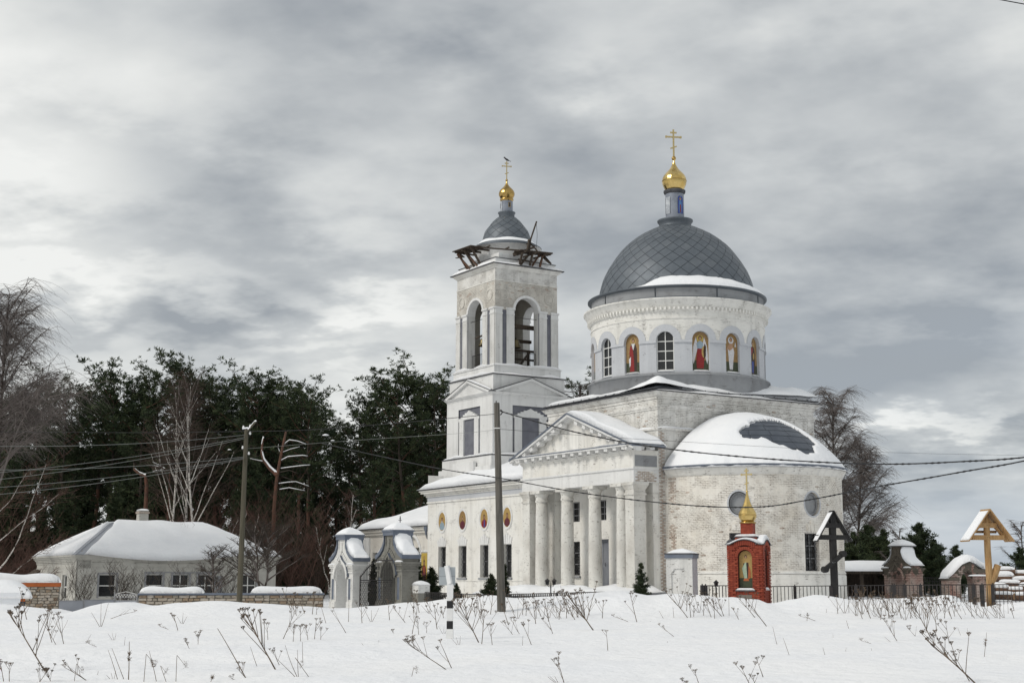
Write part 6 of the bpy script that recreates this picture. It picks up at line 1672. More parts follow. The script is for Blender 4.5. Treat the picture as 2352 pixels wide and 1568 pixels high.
snow_sheet(mb, lambda u, v: lerpv(lerpv(c_[3], lerpv(c_[0], c_[3], .02), u), ra, v * .97), .20, 30, 16, .08, 5, amp=.5); snow_sheet(mb, lambda u, v: lerpv(lerpv(c_[1], c_[2], u), rb, v * .98), .28, 20, 12, .08, 7); snow_sheet(mb, lambda u, v: lerpv(lerpv(c_[2], c_[3], u), lerpv(rb, ra, u), v * .98), .28, 20, 12, .08, 8); mb.build('snow_cover', ho)
mb = MB(); mb.box(5.35, 5.95, 4.9, 5.45, 4.6, 6.12, 'house_wall'); mb.box(5.3, 6.0, 4.85, 5.5, 5.92, 6.04, 'wall_rough'); ch = mb.build('chimney', rf); mb = MB(); snow_lump(mb, 5.32, 5.98, 4.87, 5.48, 6.12, .12, 2, 8, .5); mb.build('chimney_snow', rf)
# lean-to at the far left corner
mb = MB(); mb.beam((-.9, 9.0, 1.6), (.6, 9.2, 2.55), 1.2, .08, 'dark_wood'); mb.build('lean_to_roof', ho)

# metal sheet fence, little gate
a = at(118, 1400, 76); b_ = at(262, 1400, 78.5); L_ = (b_ - a).length; g = thing('sheet_metal_fence', 'plain grey sheet metal fence in front of the low house', 'fence', (a.x, a.y, .04), atan2(b_.y - a.y, b_.x - a.x))
for i in range(2): mb = MB(); mb.box(L_ * i / 2 + .02, L_ * (i + 1) / 2 - .02, -.01, .01, -.3, .62 + .03 * i, 'sheet_grey'); mb.beam((L_ * i / 2, -.02, .62 + .03 * i), (L_ * (i + 1) / 2, -.02, .62 + .03 * i), .04, .04, 'frame_grey'); mb.build('sheet_panel', g)
for i in range(3): mb = MB(); mb.box(L_ * i / 2 - .03, L_ * i / 2 + .03, -.05, .03, -.3, .68, 'frame_grey'); mb.build('post', g)
a = at(262, 1390, 78.5); b_ = at(314, 1390, 78.5); L_ = (b_ - a).length; g = thing('wicket_gate', 'small grey metal wicket gate with zigzag ornament on top', 'gate', (a.x, a.y, 0), 0)
mb = MB(); mb.box(.05, L_ - .05, -.01, .01, -.3, .62, 'sheet_grey'); mb.build('sheet_panel', g); mb = MB()
for z in (.66, .80, .98): mb.beam((0, 0, z), (L_, 0, z + (.0)), .03, .03, 'frame_grey')
for i in range(8): x = L_ * i / 8; mb.beam((x, 0, .80), (x + L_ / 16, 0, .98), .02, .02, 'frame_white'); mb.beam((x + L_ / 16, 0, .98), (x + L_ / 8, 0, .80), .02, .02, 'frame_white')
mb.beam((0, 0, .98), (L_ / 2, 0, 1.12), .025, .025, 'frame_white'); mb.beam((L_ / 2, 0, 1.12), (L_, 0, .98), .025, .025, 'frame_white'); mb.beam((0, 0, -.3), (0, 0, 1.1), .05, .05, 'frame_grey'); mb.beam((L_, 0, -.3), (L_, 0, .95), .05, .05, 'frame_grey'); mb.build('ornament', g)
# rubble stone walls
def stone_wall(label, p0, p1, z0, z1, th, cap, snow_spans, seed, snow_t=.28, rows=5, cw=.34, limit=230, cap_h=.10):
    p0, p1 = Vector(p0), Vector(p1); L_ = hypot(p1.x - p0.x, p1.y - p0.y); g = thing('stone_wall', label, 'wall', (p0.x, p0.y, 0), atan2(p1.y - p0.y, p1.x - p0.x)); rr = random.Random(seed)
    mb = MB(); mb.box(0, L_, .02, th, z0, z1, 'stone_joint'); mb.build('core', g)
    n = int(L_ / cw); H_ = (z1 - z0) / rows; c = 0; rest = MB()
    for j in range(rows):
        x = 0.
        while x < L_ - .05:
            w = cw * rr.uniform(.55, 1.35); w = min(w, L_ - x); zz0 = z0 + j * H_; k = len(rest.v); m2 = MB()
            jit = lambda: rr.uniform(-.022, .022)
            q = [(x + .012 + jit(), zz0 + .010 + jit()), (x + w * .5, zz0 + .008 + jit()), (x + w - .012 + jit() * .5, zz0 + .010 + jit()), (x + w - .012 + jit(), zz0 + H_ - .010 + jit()), (x + w * .5, zz0 + H_ - .006 + jit()), (x + .012 + jit(), zz0 + H_ - .010 + jit())]
            pr = -.01 - rr.random() * .035; mn = rr.choice(('stone_a', 'stone_b', 'stone_b', 'stone_c')); cxm, czm = x + w / 2, zz0 + H_ / 2
            fr = [(lerp(cxm, a, .9), pr, lerp(czm, b_, .85)) for a, b_ in q]; bk = [(a, .025, b_) for a, b_ in q]
            m2.poly(fr, mn)
            for i in range(6): m2.poly([fr[i], fr[(i + 1) % 6], bk[(i + 1) % 6], bk[i]], mn)
            if c < limit: m2.build('stone', g)
            else:
                kk = len(rest.v); rest.v += m2.v
                for f_ in m2.f: rest.face([kk + i for i in f_], mn)
            c += 1; x += w
    if rest.f: rest.build('stones', g, kind='stuff')
    mb = MB(); mb.box(-.05, L_ + .05, -.07, th + .07, z1, z1 + cap_h, cap); mb.build('coping', g)
    mb = MB()
    for a, b_, t in snow_spans: snow_sheet(mb, quadP((a * L_, -.10, z1 + cap_h), (b_ * L_, -.10, z1 + cap_h), (b_ * L_, th + .10, z1 + cap_h), (a * L_, th + .10, z1 + cap_h)), t, 30, 10, .16, a * 9, pw=.5)
    if snow_spans: mb.build('snow_cover', g)
    return g
a = at(318, 1385, 71.5); b_ = at(742, 1392, 72.5)
stone_wall('rubble stone wall with blue-grey coping and two long snow cushions', a, b_, .25, 1.0, .5, 'trim_metal', ((0, .35, .30), (.60, .995, .33)), 3, rows=5, cw=.42, cap_h=.10)
a = at(-60, 1390, 69.5); b_ = at(134, 1390, 70.5)
stone_wall('rubble stone wall with an orange band under thick snow at the left edge', a, b_, .2, 1.42, .7, 'orange_band', ((-.02, 1.02, .42),), 5, rows=9, cw=.30, limit=260, cap_h=.20)
# snowed-up car
p = at(8, 1390, 60)
g = thing('parked_car', 'parked car buried under snow beside the stone wall at the left edge', 'car', (p.x, 60, .40), radians(19))
mb = MB(); sec = [(-.86, .25), (-.86, .62), (-.80, .78), (-.62, 1.25), (-.2, 1.38), (.2, 1.38), (.62, 1.25), (.80, .78), (.86, .62), (.86, .25)]
F = lambda a, b_, d: (a, d, b_)
mb.prism([(-.84, .22), (.84, .22), (.84, .62), (.78, .8), (-.78, .8), (-.84, .62)], F, 0, 4.2, 'car_paint'); mb.prism([(-.74, .8), (.74, .8), (.56, 1.0), (-.56, 1.0)], F, 1.2, 3.2, 'car_paint'); mb.build('body', g)
mb = MB(); mb.poly([(-.66, 1.19, .82), (.66, 1.19, .82), (.54, 1.19, .98), (-.54, 1.19, .98)], 'glass'); mb.build('rear_window', g)
for x in (-.70, .70):
    for y in (.7, 3.3): mb = MB(); mb.tube([(x - .1, y, .3), (x + .1, y, .3)], .3, 16, 'tyre'); w2 = mb.build('wheel', g)
mb = MB()
for sx in (-1, 1):
    mb.box(sx * .74 - .10, sx * .74 + .10, -.03, .02, .45, .62, 'orange_band')
mb.build('tail_light', g)
mb = MB()
def Pc(u, v):
    x = lerp(-1.1, 1.15, u); y = lerp(-.12, 4.3, v); e = 1 - abs(2 * u - 1); z = .58 + .42 * sstep(.0, .35, v) * sstep(1.0, .80, v) * sin(e * pi / 2) ** .8 ; return (x, y, z)
snow_sheet(mb, Pc, .34, 26, 26, .30, 3.)
mb.poly([(-.7, -.05, .30), (.62, -.05, .30), (.70, -.06, .80), (-.84, -.06, .80)], 'snow'); mb.build('snow_cover', g)

# ================================================================== trees
class Twigs:
    """fast builder of thin 3-sided stems"""
    def __init__(s): s.v = []; s.f = []; s.m = []
    def seg(s, pts, rad, m=0, n=3):
        k0 = None
        for i, p in enumerate(pts):
            q = pts[min(i + 1, len(pts) - 1)] if i + 1 < len(pts) else pts[i]; q0 = pts[i - 1] if i else pts[i]
            dx_, dy_, dz_ = q[0] - q0[0], q[1] - q0[1], q[2] - q0[2]
            l = sqrt(dx_ * dx_ + dy_ * dy_ + dz_ * dz_) or 1; dx_ /= l; dy_ /= l; dz_ /= l
            if abs(dz_) < .9: ax_, ay_, az_ = dy_, -dx_, 0.
            else: ax_, ay_, az_ = 0., dz_, -dy_
            l = sqrt(ax_ * ax_ + ay_ * ay_ + az_ * az_) or 1; ax_ /= l; ay_ /= l; az_ /= l
            bx, by, bz = dy_ * az_ - dz_ * ay_, dz_ * ax_ - dx_ * az_, dx_ * ay_ - dy_ * ax_
            r = rad[i]; k = len(s.v)
            for j in range(n):
                t = 2 * pi * j / n; c, q_ = cos(t) * r, sin(t) * r
                s.v.append((p[0] + ax_ * c + bx * q_, p[1] + ay_ * c + by * q_, p[2] + az_ * c + bz * q_))
            if k0 is not None:
                for j in range(n): s.f.append((k0 + j, k0 + (j + 1) % n, k + (j + 1) % n, k + j)); s.m.append(m)
            k0 = k
    def tri(s, a, b, c, m=0): k = len(s.v); s.v += [a, b, c]; s.f.append((k, k + 1, k + 2)); s.m.append(m)
    def quad(s, a, b, c, d, m=0): k = len(s.v); s.v += [a, b, c, d]; s.f.append((k, k + 1, k + 2, k + 3)); s.m.append(m)
    def mesh(s, name, mats):
        me = bpy.data.meshes.new(name); me.from_pydata(s.v, [], s.f)
        for m in mats: me.materials.append(MATS[m])
        me.polygons.foreach_set('material_index', s.m); me.update(); return me

def V3(x, y, z): return Vector((x, y, z))
def path(rr, p, d, L_, n, wob, grav=0., curve=None):
    pts = [p.copy()]; d = d.normalized()
    for i in range(n):
        d = (d + V3(rr.uniform(-1, 1), rr.uniform(-1, 1), rr.uniform(-1, 1)) * wob + V3(0, 0, grav)).normalized()
        p = p + d * (L_ / n); pts.append(p.copy())
    return pts, d
def taper(r0, r1, n): return [lerp(r0, r1, i / n) for i in range(n + 1)]

def tuft(T, rr, p, r, m, n=9, up=.35, wd_=.085):
    """needle clump: thin blades springing from one point"""
    for i in range(n):
        a = rr.uniform(0, 2 * pi); z = rr.uniform(-.45, 1.) + up; c = sqrt(max(0.05, 1 - min(1, z * z) * .8)); d = V3(c * cos(a), c * sin(a), z).normalized()
        s_ = d.cross(V3(rr.uniform(-1, 1), rr.uniform(-1, 1), rr.uniform(-1, 1))).normalized() * (r * wd_)
        L_ = r * rr.uniform(.6, 1.15); q = p + d * L_ ; o = p + d * (L_ * .15)
        T.quad(tuple(o - s_ * .5), tuple(p + d * (L_ * .55) - s_), tuple(q), tuple(p + d * (L_ * .55) + s_), m)

def pine_meshes(seed, H_, lean=0., spread=1., low=.45, sparse=1.):
    """Scots pine: bare red stem, irregular crown of clumped sprays on rising limbs."""
    rr = random.Random(seed); T = Twigs(); S_ = Twigs()
    pts = [V3(lean * H_ * (i / 10) ** 1.5 + .12 * rr.uniform(-1, 1) * (i > 0), .12 * rr.uniform(-1, 1), H_ * .97 * i / 10) for i in range(11)]
    S_.seg(pts[:6], taper(.19, .13, 5), 0, 7); S_.seg(pts[5:], taper(.13, .03, 5), 1, 5)
    def stem_at(t): t *= 10; i = min(9, int(t)); return pts[i].lerp(pts[i + 1], t - i)
    nb = int(34 * sparse)
    for b in range(nb):
        t = low + (1 - low) * (b + rr.random()) / nb; p = stem_at(min(.995, t)); a = rr.uniform(0, 2 * pi)
        k = (t - low) / (1 - low); L_ = H_ * spread * (.19 * sin(pi * min(1, .22 + .78 * (1 - k) * 1.05)) + .035) * rr.uniform(.55, 1.25)
        d = V3(cos(a), sin(a), rr.uniform(.05, .55) + .5 * k); bp_, dd = path(rr, p, d, L_, 5, .16, .05)
        S_.seg([tuple(q) for q in bp_], taper(.05, .012, 5), 0 if rr.random() < .6 else 1, 3)
        nt = max(5, int(L_ * 8.5))
        for i in range(nt):
            u = rr.uniform(.30, 1.05); i0 = min(4, int(u * 5)); q = bp_[i0].lerp(bp_[i0 + 1], u * 5 - i0) + V3(rr.uniform(-1, 1), rr.uniform(-1, 1), rr.uniform(-.3, .7)) * (.42 * (.5 + L_ * .22))
            tuft(T, rr, q, rr.uniform(.26, .48), 0 if rr.random() < .6 else (1 if rr.random() < .6 else 2), 14)
    for i in range(16): tuft(T, rr, pts[-1] + V3(rr.uniform(-.4, .4), rr.uniform(-.4, .4), rr.uniform(-1.3, .3)), rr.uniform(.25, .42), 0, 14, .8)
    return S_.mesh('trunk', ['bark_pine', 'bark_dark']), T.mesh('crown', ['needles', 'needles_dark', 'needles_light'])
def spruce_meshes(seed, H_, wd=.26, dens=1., mats=('needles', 'needles_dark', 'needles_light'), tr=.12, base=.04, tf=.30, upt=0.):
    rr = random.Random(seed); T = Twigs(); S_ = Twigs(); S_.seg([(0, 0, 0), (0, 0, H_ * .5), (0, 0, H_)], [tr, tr * .6, .01], 0, 6)
    z = H_ * base
    while z < H_ * .985:
        k = 1 - z / H_; L0 = H_ * wd * (k ** .85) * 1.05 + .06; nb = max(4, int(9 * dens * (.4 + k)))
        for b in range(nb):
            a = rr.uniform(0, 2 * pi); L_ = L0 * rr.uniform(.6, 1.15); d = V3(cos(a), sin(a), .18 - .28 * k + .3 * rr.random() + upt); bp_, dd = path(rr, V3(0, 0, z + rr.uniform(-.1, .1)), d, L_, 4, .08, .05)
            S_.seg([tuple(q) for q in bp_], taper(.022 + .01 * k, .006, 4), 0, 3); nt = max(2, int(L_ / (tf * .42)))
            for i in range(nt):
                u = (i + .6) / nt; i0 = min(3, int(u * 4)); q = bp_[i0].lerp(bp_[i0 + 1], min(1, u * 4 - i0)); w_ = .22 * L_ * (1 - u * .6)
                for sg in (-1, 0, 1): tuft(T, rr, q + V3(-sin(a) * sg * w_, cos(a) * sg * w_, rr.uniform(-.06, .06)), tf * rr.uniform(.7, 1.1), 0 if rr.random() < .55 else (1 if rr.random() < .6 else 2), 9, .15)
        z += H_ * .032 + .10
    return S_.mesh('trunk', ['bark_dark']), T.mesh('crown', list(mats))
def birch_meshes(seed, H_, weep=1., lean=(0, 0), nl=26, bark='bark_birch', twig='twig_brown', fork=0, wd=.30, start=.22, ntw=8, tw_r=.009, up=1.1, twl=.12, tk=1.):
    """Leafless birch: rising limbs ending in hanging twigs."""
    rr = random.Random(seed); S_ = Twigs(); T = Twigs()
    pts = [V3(lean[0] * H_ * (i / 8) + .15 * rr.uniform(-1, 1) * (i > 0), lean[1] * H_ * (i / 8), H_ * .93 * i / 8) for i in range(9)]
    S_.seg([tuple(p) for p in pts], taper((H_ * .013 + .02) * tk, .02, 8), 0, 6)
    for b in range(nl):
        t = start + (.97 - start) * (b + rr.random()) / nl; tt = t * 8; i = min(7, int(tt)); p = pts[i].lerp(pts[i + 1], tt - i); a = rr.uniform(0, 2 * pi); k = (t - start) / (1 - start)
        L_ = H_ * wd * (1.05 - .72 * k) * rr.uniform(.7, 1.15); lp_, dd = path(rr, p, V3(cos(a), sin(a), up + .5 * k), L_, 7, .10, -.055 * weep)
        S_.seg([tuple(q) for q in lp_], taper((.045 + H_ * .0012) * (.4 + .6 * tk), .012, 7), 0 if bark == 'bark_birch' and t < .8 and rr.random() < .6 else 1, 4)
        for s_ in range(int(7 + L_ * 2.2)):
            u = rr.uniform(.22, 1.0) * 7; i = min(6, int(u)); q = lp_[i].lerp(lp_[i + 1], u - i); a2 = a + rr.uniform(-1.3, 1.3); L2 = L_ * rr.uniform(.18, .42)
            sp_, d2 = path(rr, q, V3(cos(a2), sin(a2), .6 + rr.uniform(-.2, .5)), L2, 4, .15, -.10 * weep); T.seg([tuple(x) for x in sp_], taper(.016, .009, 4), 0)
            for w in range(ntw):
                u2 = rr.uniform(.15, 1.) * 4; j = min(3, int(u2)); q2 = sp_[j].lerp(sp_[j + 1], u2 - j); a3 = rr.uniform(0, 2 * pi)
                tp, _ = path(rr, q2, V3(cos(a3), sin(a3), .4 - .6 * weep), H_ * twl * rr.uniform(.35, 1.1), 4, .12, -.42 * weep + .05 * (1 - weep)); T.seg([tuple(x) for x in tp], taper(tw_r, tw_r * .45, 4), 0)
    return S_.mesh('trunk', [bark, 'twig_grey']), T.mesh('crown', [twig])
def bush_meshes(seed, H_, stems=16, twig='twig_red', spread=.5, sub=9, r=.014):
    rr = random.Random(seed); T = Twigs(); S_ = Twigs()
    for s_ in range(stems):
        a = rr.uniform(0, 2 * pi); p0 = V3(rr.uniform(-.5, .5) * spread * H_ * .5, rr.uniform(-.5, .5) * spread * H_ * .5, -.1); d = V3(cos(a) * spread, sin(a) * spread, 1.); L_ = H_ * rr.uniform(.6, 1.08)
        sp_, _ = path(rr, p0, d, L_, 7, .10, .02); S_.seg([tuple(x) for x in sp_], taper(r * 1.6, r * .35, 7), 0, 3)
        for b in range(sub):
            u = rr.uniform(.2, 1.) * 7; i = min(6, int(u)); q = sp_[i].lerp(sp_[i + 1], u - i); a2 = rr.uniform(0, 2 * pi); L2 = L_ * rr.uniform(.12, .34)
            bp_, _ = path(rr, q, V3(cos(a2), sin(a2), 1.2), L2, 4, .14, .03); T.seg([tuple(x) for x in bp_], taper(r * .7, r * .3, 4), 0)
            for c in range(3):
                u2 = rr.uniform(.3, 1.) * 4; j = min(3, int(u2)); q2 = bp_[j].lerp(bp_[j + 1], u2 - j); a3 = rr.uniform(0, 2 * pi); tp, _ = path(rr, q2, V3(cos(a3), sin(a3), 1.1), L2 * .55, 3, .16, .02); T.seg([tuple(x) for x in tp], taper(r * .45, r * .2, 3), 0)
    return S_.mesh('stems', [twig]), T.mesh('twigs', [twig])
def plant(name, ms, label, cat, x, y, rz=0., sc=1., group=None, z=None, names=('trunk', 'crown'), scz=None, tilt=(0, 0)):
    g = thing(name, label, cat, (x, y, (ground(x, y) if z is None else z) - .05), rz, group); g.scale = (sc, sc, scz or sc); g.rotation_euler = (tilt[0], tilt[1], rz)
    for m, nm in zip(ms, names): link(nm, m, g)
    return g

PINES = [pine_meshes(11, 17, .02, 1.0, .42), pine_meshes(12, 18, -.03, .85, .5), pine_meshes(13, 16, .04, 1.15, .38), pine_meshes(14, 18.5, .0, .95, .35), pine_meshes(15, 15.5, -.02, 1.2, .45), pine_meshes(16, 17.5, .05, 1.05, .30)]
SPR = [spruce_meshes(21, 9, .22), spruce_meshes(22, 7.5, .26), spruce_meshes(23, 6.0, .30)]
# front row of the wood: (u of the top, v of the top, distance)
front = [(150, 880, 112), (185, 872, 116), (232, 843, 118), (268, 866, 114), (300, 868, 116), (328, 885, 112), (372, 870, 115), (404, 855, 117), (436, 822, 118), (470, 862, 120), (505, 862, 118), (558, 850, 116), (590, 868, 114), (622, 884, 118), (655, 886, 116), (692, 868, 114), (715, 886, 112),
         (748, 968, 124), (775, 978, 126), (806, 962, 122), (832, 922, 118), (868, 880, 116), (905, 852, 115), (935, 826, 112), (968, 834, 114), (1000, 830, 113), (1030, 845, 116), (60, 905, 118), (105, 898, 114), (15, 915, 116), (-40, 900, 118)]
rr = random.Random(3); lab_i = 0
def tree_top(g_mesh_h, u, v, y):
    p = at(u, v, y); return p
HP = [17, 18, 16, 18.5, 15.5, 17.5]
vis = sorted(front)
for i, (u, v, y) in enumerate(vis):
    k = (i * 5 + 2) % 6; p = at(u, v, y); z0 = ground(p.x, y); s = (p.z - z0) / (HP[k] * (1.075 if u < 820 else 1.12))
    if u < 130: where = 'behind the weeping birch, ' + ORD([a for a in vis if a[0] < 130].index((u, v, y))) + ' from the left edge'
    elif u < 740: where = 'above the low house, ' + ORD([a for a in vis if 130 <= a[0] < 740].index((u, v, y))) + ' from the weeping birch'
    elif u < 820: where = 'in the gap of the wood, ' + ORD([a for a in vis if 740 <= a[0] < 820].index((u, v, y))) + ' from the left'
    else: where = 'left of the bell tower, ' + ORD([a for a in vis if a[0] >= 820][::-1].index((u, v, y))) + ' from the tower'
    plant('pine_tree', PINES[k], 'tall pine, front row, ' + where, 'tree', p.x, y, rr.uniform(0, 6.28), s, 'pines along the front of the wood')
n_back = 0
for row, (y, st) in enumerate(((107, 3.6), (124, 3.0), (131, 3.0), (139, 3.2), (148, 3.4), (158, 3.6))):
    x = -70.
    while x < 6:
        xx = x + rr.uniform(-1.2, 1.2); x += st * rr.uniform(.8, 1.25)
        u = 1176 + 3313 * xx / y
        hmax = 14.2 if row else 9.5
        if 725 < u < 835: hmax = min(hmax, 8.6)
        if u > 830 and row: hmax = 13.6 if u > 860 else 11.5
        if 690 < u < 800 and row == 0: continue
        k = rr.randrange(6); s = hmax * rr.uniform(.76, 1.0) / HP[k] * (y / 118.) ** .8
        plant('pine_tree', PINES[k], 'dark pine deep in the wood behind the front row of pines' if row else 'shorter dark pine standing at the foot of the wood', 'tree', xx, y + rr.uniform(-2, 2), rr.uniform(0, 6.28), s, 'pines filling the wood' if row else 'shorter pines at the foot of the wood'); n_back += 1
# young spruces at the wood's edge
for i in range(44):
    x = lerp(-62, -14, (i + rr.random()) / 44); y = rr.uniform(99, 110); plant('spruce_tree', SPR[rr.randrange(3)], 'dark green young spruce at the foot of the wood', 'tree', x, y, rr.uniform(0, 6.28), rr.uniform(.75, 1.25), 'young spruces at the foot of the wood')
for i in range(46):
    x = lerp(-70, 2, (i + rr.random()) / 46); y = rr.uniform(118, 150); plant('spruce_tree', SPR[rr.randrange(3)], 'dark spruce filling the shade between the pine trunks', 'tree', x, y, rr.uniform(0, 6.28), rr.uniform(1.0, 1.5), 'spruces between the pine trunks')
# small pines and spruces on the right
YP = [spruce_meshes(31, 5.2, .50, .5, tf=.30, upt=.35), spruce_meshes(32, 5.0, .62, .5, tf=.32, upt=.35), spruce_meshes(33, 4.5, .50, .42, tf=.30, upt=.45)]
for i, (u, v, y, k, h_, lab) in enumerate(((1960, 1222, 100, 0, 5.2, 'small dark pine under the bare birch, nearest the apse'), (1990, 1208, 98, 1, 5.0, 'small dark pine under the bare birch, tallest of that clump'), (2028, 1216, 97, 0, 5.2, 'small dark pine under the bare birch, farthest from the apse'),
        (2113, 1203, 92, 1, 5.0, 'bushy green pine between the ruined gatehouses, tallest of the three there'), (2145, 1238, 91, 0, 5.2, 'bushy green pine just right of the tallest one between the ruined gatehouses'), (2196, 1252, 96, 2, 4.5, 'slender young pine behind the snowy brick arch'),
        (2340, 1258, 96, 1, 5.0, 'small dark pine at the right photo edge above the logs'), (2385, 1235, 98, 0, 5.2, 'small dark pine cut by the right photo edge'), (2092, 1262, 97, 2, 4.5, 'low pine half hidden by the brown gatehouse cap'), (2168, 1275, 97, 2, 4.5, 'low pine left of the snowy brick arch'), (1940, 1262, 98, 2, 4.5, 'low dark pine close behind the apse wall'))):
    p = at(u, v, y); z0 = ground(p.x, y); s = (p.z - z0) / h_; plant('pine_tree', YP[k], lab, 'tree', p.x, y, i * 1.3, s)
DT = spruce_meshes(34, 4.5, .4, .9, tf=.4)
for i in range(16):
    x = lerp(22, 70, i / 15.) + rr.uniform(-1, 1); plant('pine_tree', DT, 'distant low pine on the horizon at the right', 'tree', x * 2.2, 250 + rr.uniform(-20, 20), i, rr.uniform(.7, 1.2), 'distant low pines on the horizon')
# birches
B1 = birch_meshes(41, 14.5, .55, (.04, 0), 44, 'bark_dark', 'twig_grey', wd=.34, ntw=11, tw_r=.0085, twl=.11, start=.14, tk=.8)
p = at(1915, 1330, 106); plant('birch_tree', B1, 'bare weeping birch rising right behind the apse', 'tree', p.x, 106, .6, (at(1900, 905, 106).z - .6) / 13.9)
B1b = birch_meshes(47, 11, .6, (.10, 0), 34, 'bark_dark', 'twig_grey', wd=.40, ntw=10, tw_r=.0085, twl=.12, start=.10, tk=.8)
p = at(1962, 1330, 107); plant('birch_tree', B1b, 'lower bare birch leaning right beside the weeping birch behind the apse', 'tree', p.x, 107, 0, 1.03)
B2 = birch_meshes(42, 16, .6, (.02, 0), 52, 'bark_dark', 'twig_grey', wd=.33, ntw=8, tw_r=.0075, twl=.12, start=.36, tk=.8)
p = at(-20, 1380, 82); plant('birch_tree', B2, 'tall weeping birch cut by the left photo edge', 'tree', p.x, 82, 2.2, (at(0, 652, 82).z - .5) / 15.6)
B3 = birch_meshes(43, 14, .15, (.0, 0), 15, 'bark_birch', 'twig_brown', wd=.36, ntw=3, tw_r=.008, twl=.09, start=.33, up=2.0, tk=.5)
for (u, vt, y, lb, tl, rz) in ((392, 868, 97, 'white-stemmed birch before the wood, behind the chimney side of the house', (0, 0), 0), (424, 852, 98, 'forked white birch before the wood, tallest of the birches above the house', (0, .03), 2.1), (452, 880, 96, 'thin white birch leaning right above the house roof', (0, .10), 4.0)):
    p = at(u, 1330, y); plant('birch_tree', B3, lb, 'tree', p.x, y, rz, (at(u, vt, y).z - .6) / 13.6, tilt=tl)
B4 = birch_meshes(44, 7, .1, (.0, 0), 7, 'bark_birch', 'twig_red', wd=.25, ntw=3, tw_r=.008, twl=.1, start=.45, up=2., tk=.6)
for (u, y, lb, tl, s) in ((502, 95, 'young birch stem slanting right, just left of the left pole', .30, .95), (470, 95, 'young birch stem slanting right over the house ridge end', .38, .9), (545, 95, 'young slanting birch behind the left pole', .24, .9), (800, 102, 'thin pale birch right of the wood gap, behind the white gatehouse', .05, 1.1), (760, 96, 'pale young birch in the brush left of the white gatehouse', -.2, .75)):
    p = at(u, 1330, y); plant('birch_tree', B4, lb, 'tree', p.x, y, 0, s, tilt=(0, tl))
# long pale limbs leaning in from the left edge
LB = Twigs(); LT = Twigs(); r5 = random.Random(9)
for (z0, x0, dx_, dz_, L_, r0) in ((2.2, 0, 1., .95, 7.2, .05), (1.2, -.2, 1., .75, 4.6, .032), (3.4, -.6, 1., 1.1, 5.6, .036), (5.0, -.8, 1., 1.15, 4.4, .03), (.6, .3, 1, .5, 3.4, .025)):
    lp_, _ = path(r5, V3(x0, r5.uniform(-.5, .5), z0), V3(dx_, 0, dz_), L_, 9, .13, -.005); LB.seg([tuple(q) for q in lp_], taper(r0, .012, 9), 0, 5)
    for i in range(34):
        u = r5.uniform(.15, 1) * 9; j = min(8, int(u)); q = lp_[j].lerp(lp_[j + 1], u - j); sp_, _ = path(r5, q, V3(r5.uniform(.2, 1), r5.uniform(-.6, .6), r5.uniform(-.1, 1.)), r5.uniform(.6, 1.8), 5, .14, .0); LT.seg([tuple(x) for x in sp_], taper(.014, .005, 5), 0)
        for w in range(5): j = r5.randrange(1, 5); tp, _ = path(r5, sp_[j], V3(r5.uniform(-.3, 1), r5.uniform(-.6, .6), r5.uniform(-.2, 1.)), r5.uniform(.3, .8), 3, .15, 0); LT.seg([tuple(x) for x in tp], taper(.008, .004, 3), 0)
LB.seg([(-1.2, 0, -1), (-1.0, 0, 2), (-1.1, 0, 8)], [.2, .16, .08], 0, 7)
p = at(-8, 1330, 88)
g = plant('birch_tree', (LB.mesh('trunk', ['bark_birch']), LT.mesh('crown', ['twig_red'])), 'leaning birch whose long pale limbs reach in from the left edge', 'tree', p.x, 88, 0, 1.0)
# dead pines with snowy limbs
def snag(label, y, trunk, limbs, r0=.17, mat_='bark_pine'):
    P_ = [at(u, v, y) for u, v in trunk]; base = P_[0].copy(); base.z = ground(base.x, y) - .1; g = thing('pine_snag', label, 'tree', base, 0); mb = MB()
    pts = [Vector((0, 0, 0))] + [q - base for q in P_]; mb.tube(pts, taper(r0, r0 * .5, len(pts) - 1), 8, mat_); mb.build('trunk', g)
    for (lm, r_, sn) in limbs:
        q = [at(u, v, y) - base for u, v in lm]; f_ = []
        for i in range(len(q) - 1): f_ += [q[i].lerp(q[i + 1], t) for t in (0, .5)]
        f_.append(q[-1]); mb = MB(); mb.tube(f_, taper(r_, r_ * .35, len(f_) - 1), 5, mat_ if r_ > .08 else 'bark_dark'); lo = mb.build('limb', g)
        if sn: mb = MB(); mb.tube([x + Vector((0, 0, r_ * .8)) for x in f_], taper(r_ * .75, r_ * .3, len(f_) - 1), 5, 'snow'); mb.build('limb_snow', lo)
    return g
c = lambda x, y: (274.4 + .3 * x, 784 + .3 * y)
snag('red-barked dead pine with a row of snow-lined bare limbs, right of the left pole', 96, [c(1180, 1400), c(1185, 1250), c(1200, 1080), c(1215, 980), c(1240, 850), c(1275, 690)],
     [([c(1205, 1020), c(1150, 970), c(1105, 910), c(1088, 850), c(1092, 790), c(1102, 740)], .15, True), ([c(1105, 920), c(1060, 912), c(1000, 898)], .05, True), ([c(1225, 920), c(1290, 885), c(1400, 875), c(1440, 880)], .06, True), ([c(1235, 860), c(1260, 790), c(1300, 757), c(1360, 765), c(1430, 790)], .06, True),
      ([c(1235, 975), c(1300, 965), c(1400, 952), c(1460, 948)], .055, True), ([c(1230, 1000), c(1300, 985), c(1370, 1010)], .04, False), ([c(1220, 1090), c(1290, 1080), c(1350, 1075), c(1450, 1110)], .05, True), ([c(1225, 1135), c(1300, 1122), c(1420, 1145)], .05, True), ([c(1250, 850), c(1310, 825), c(1380, 808)], .04, True), ([c(1228, 850), c(1215, 820), c(1218, 790)], .05, True), ([c(1240, 1030), c(1320, 1060), c(1400, 1090)], .03, False)], .15)
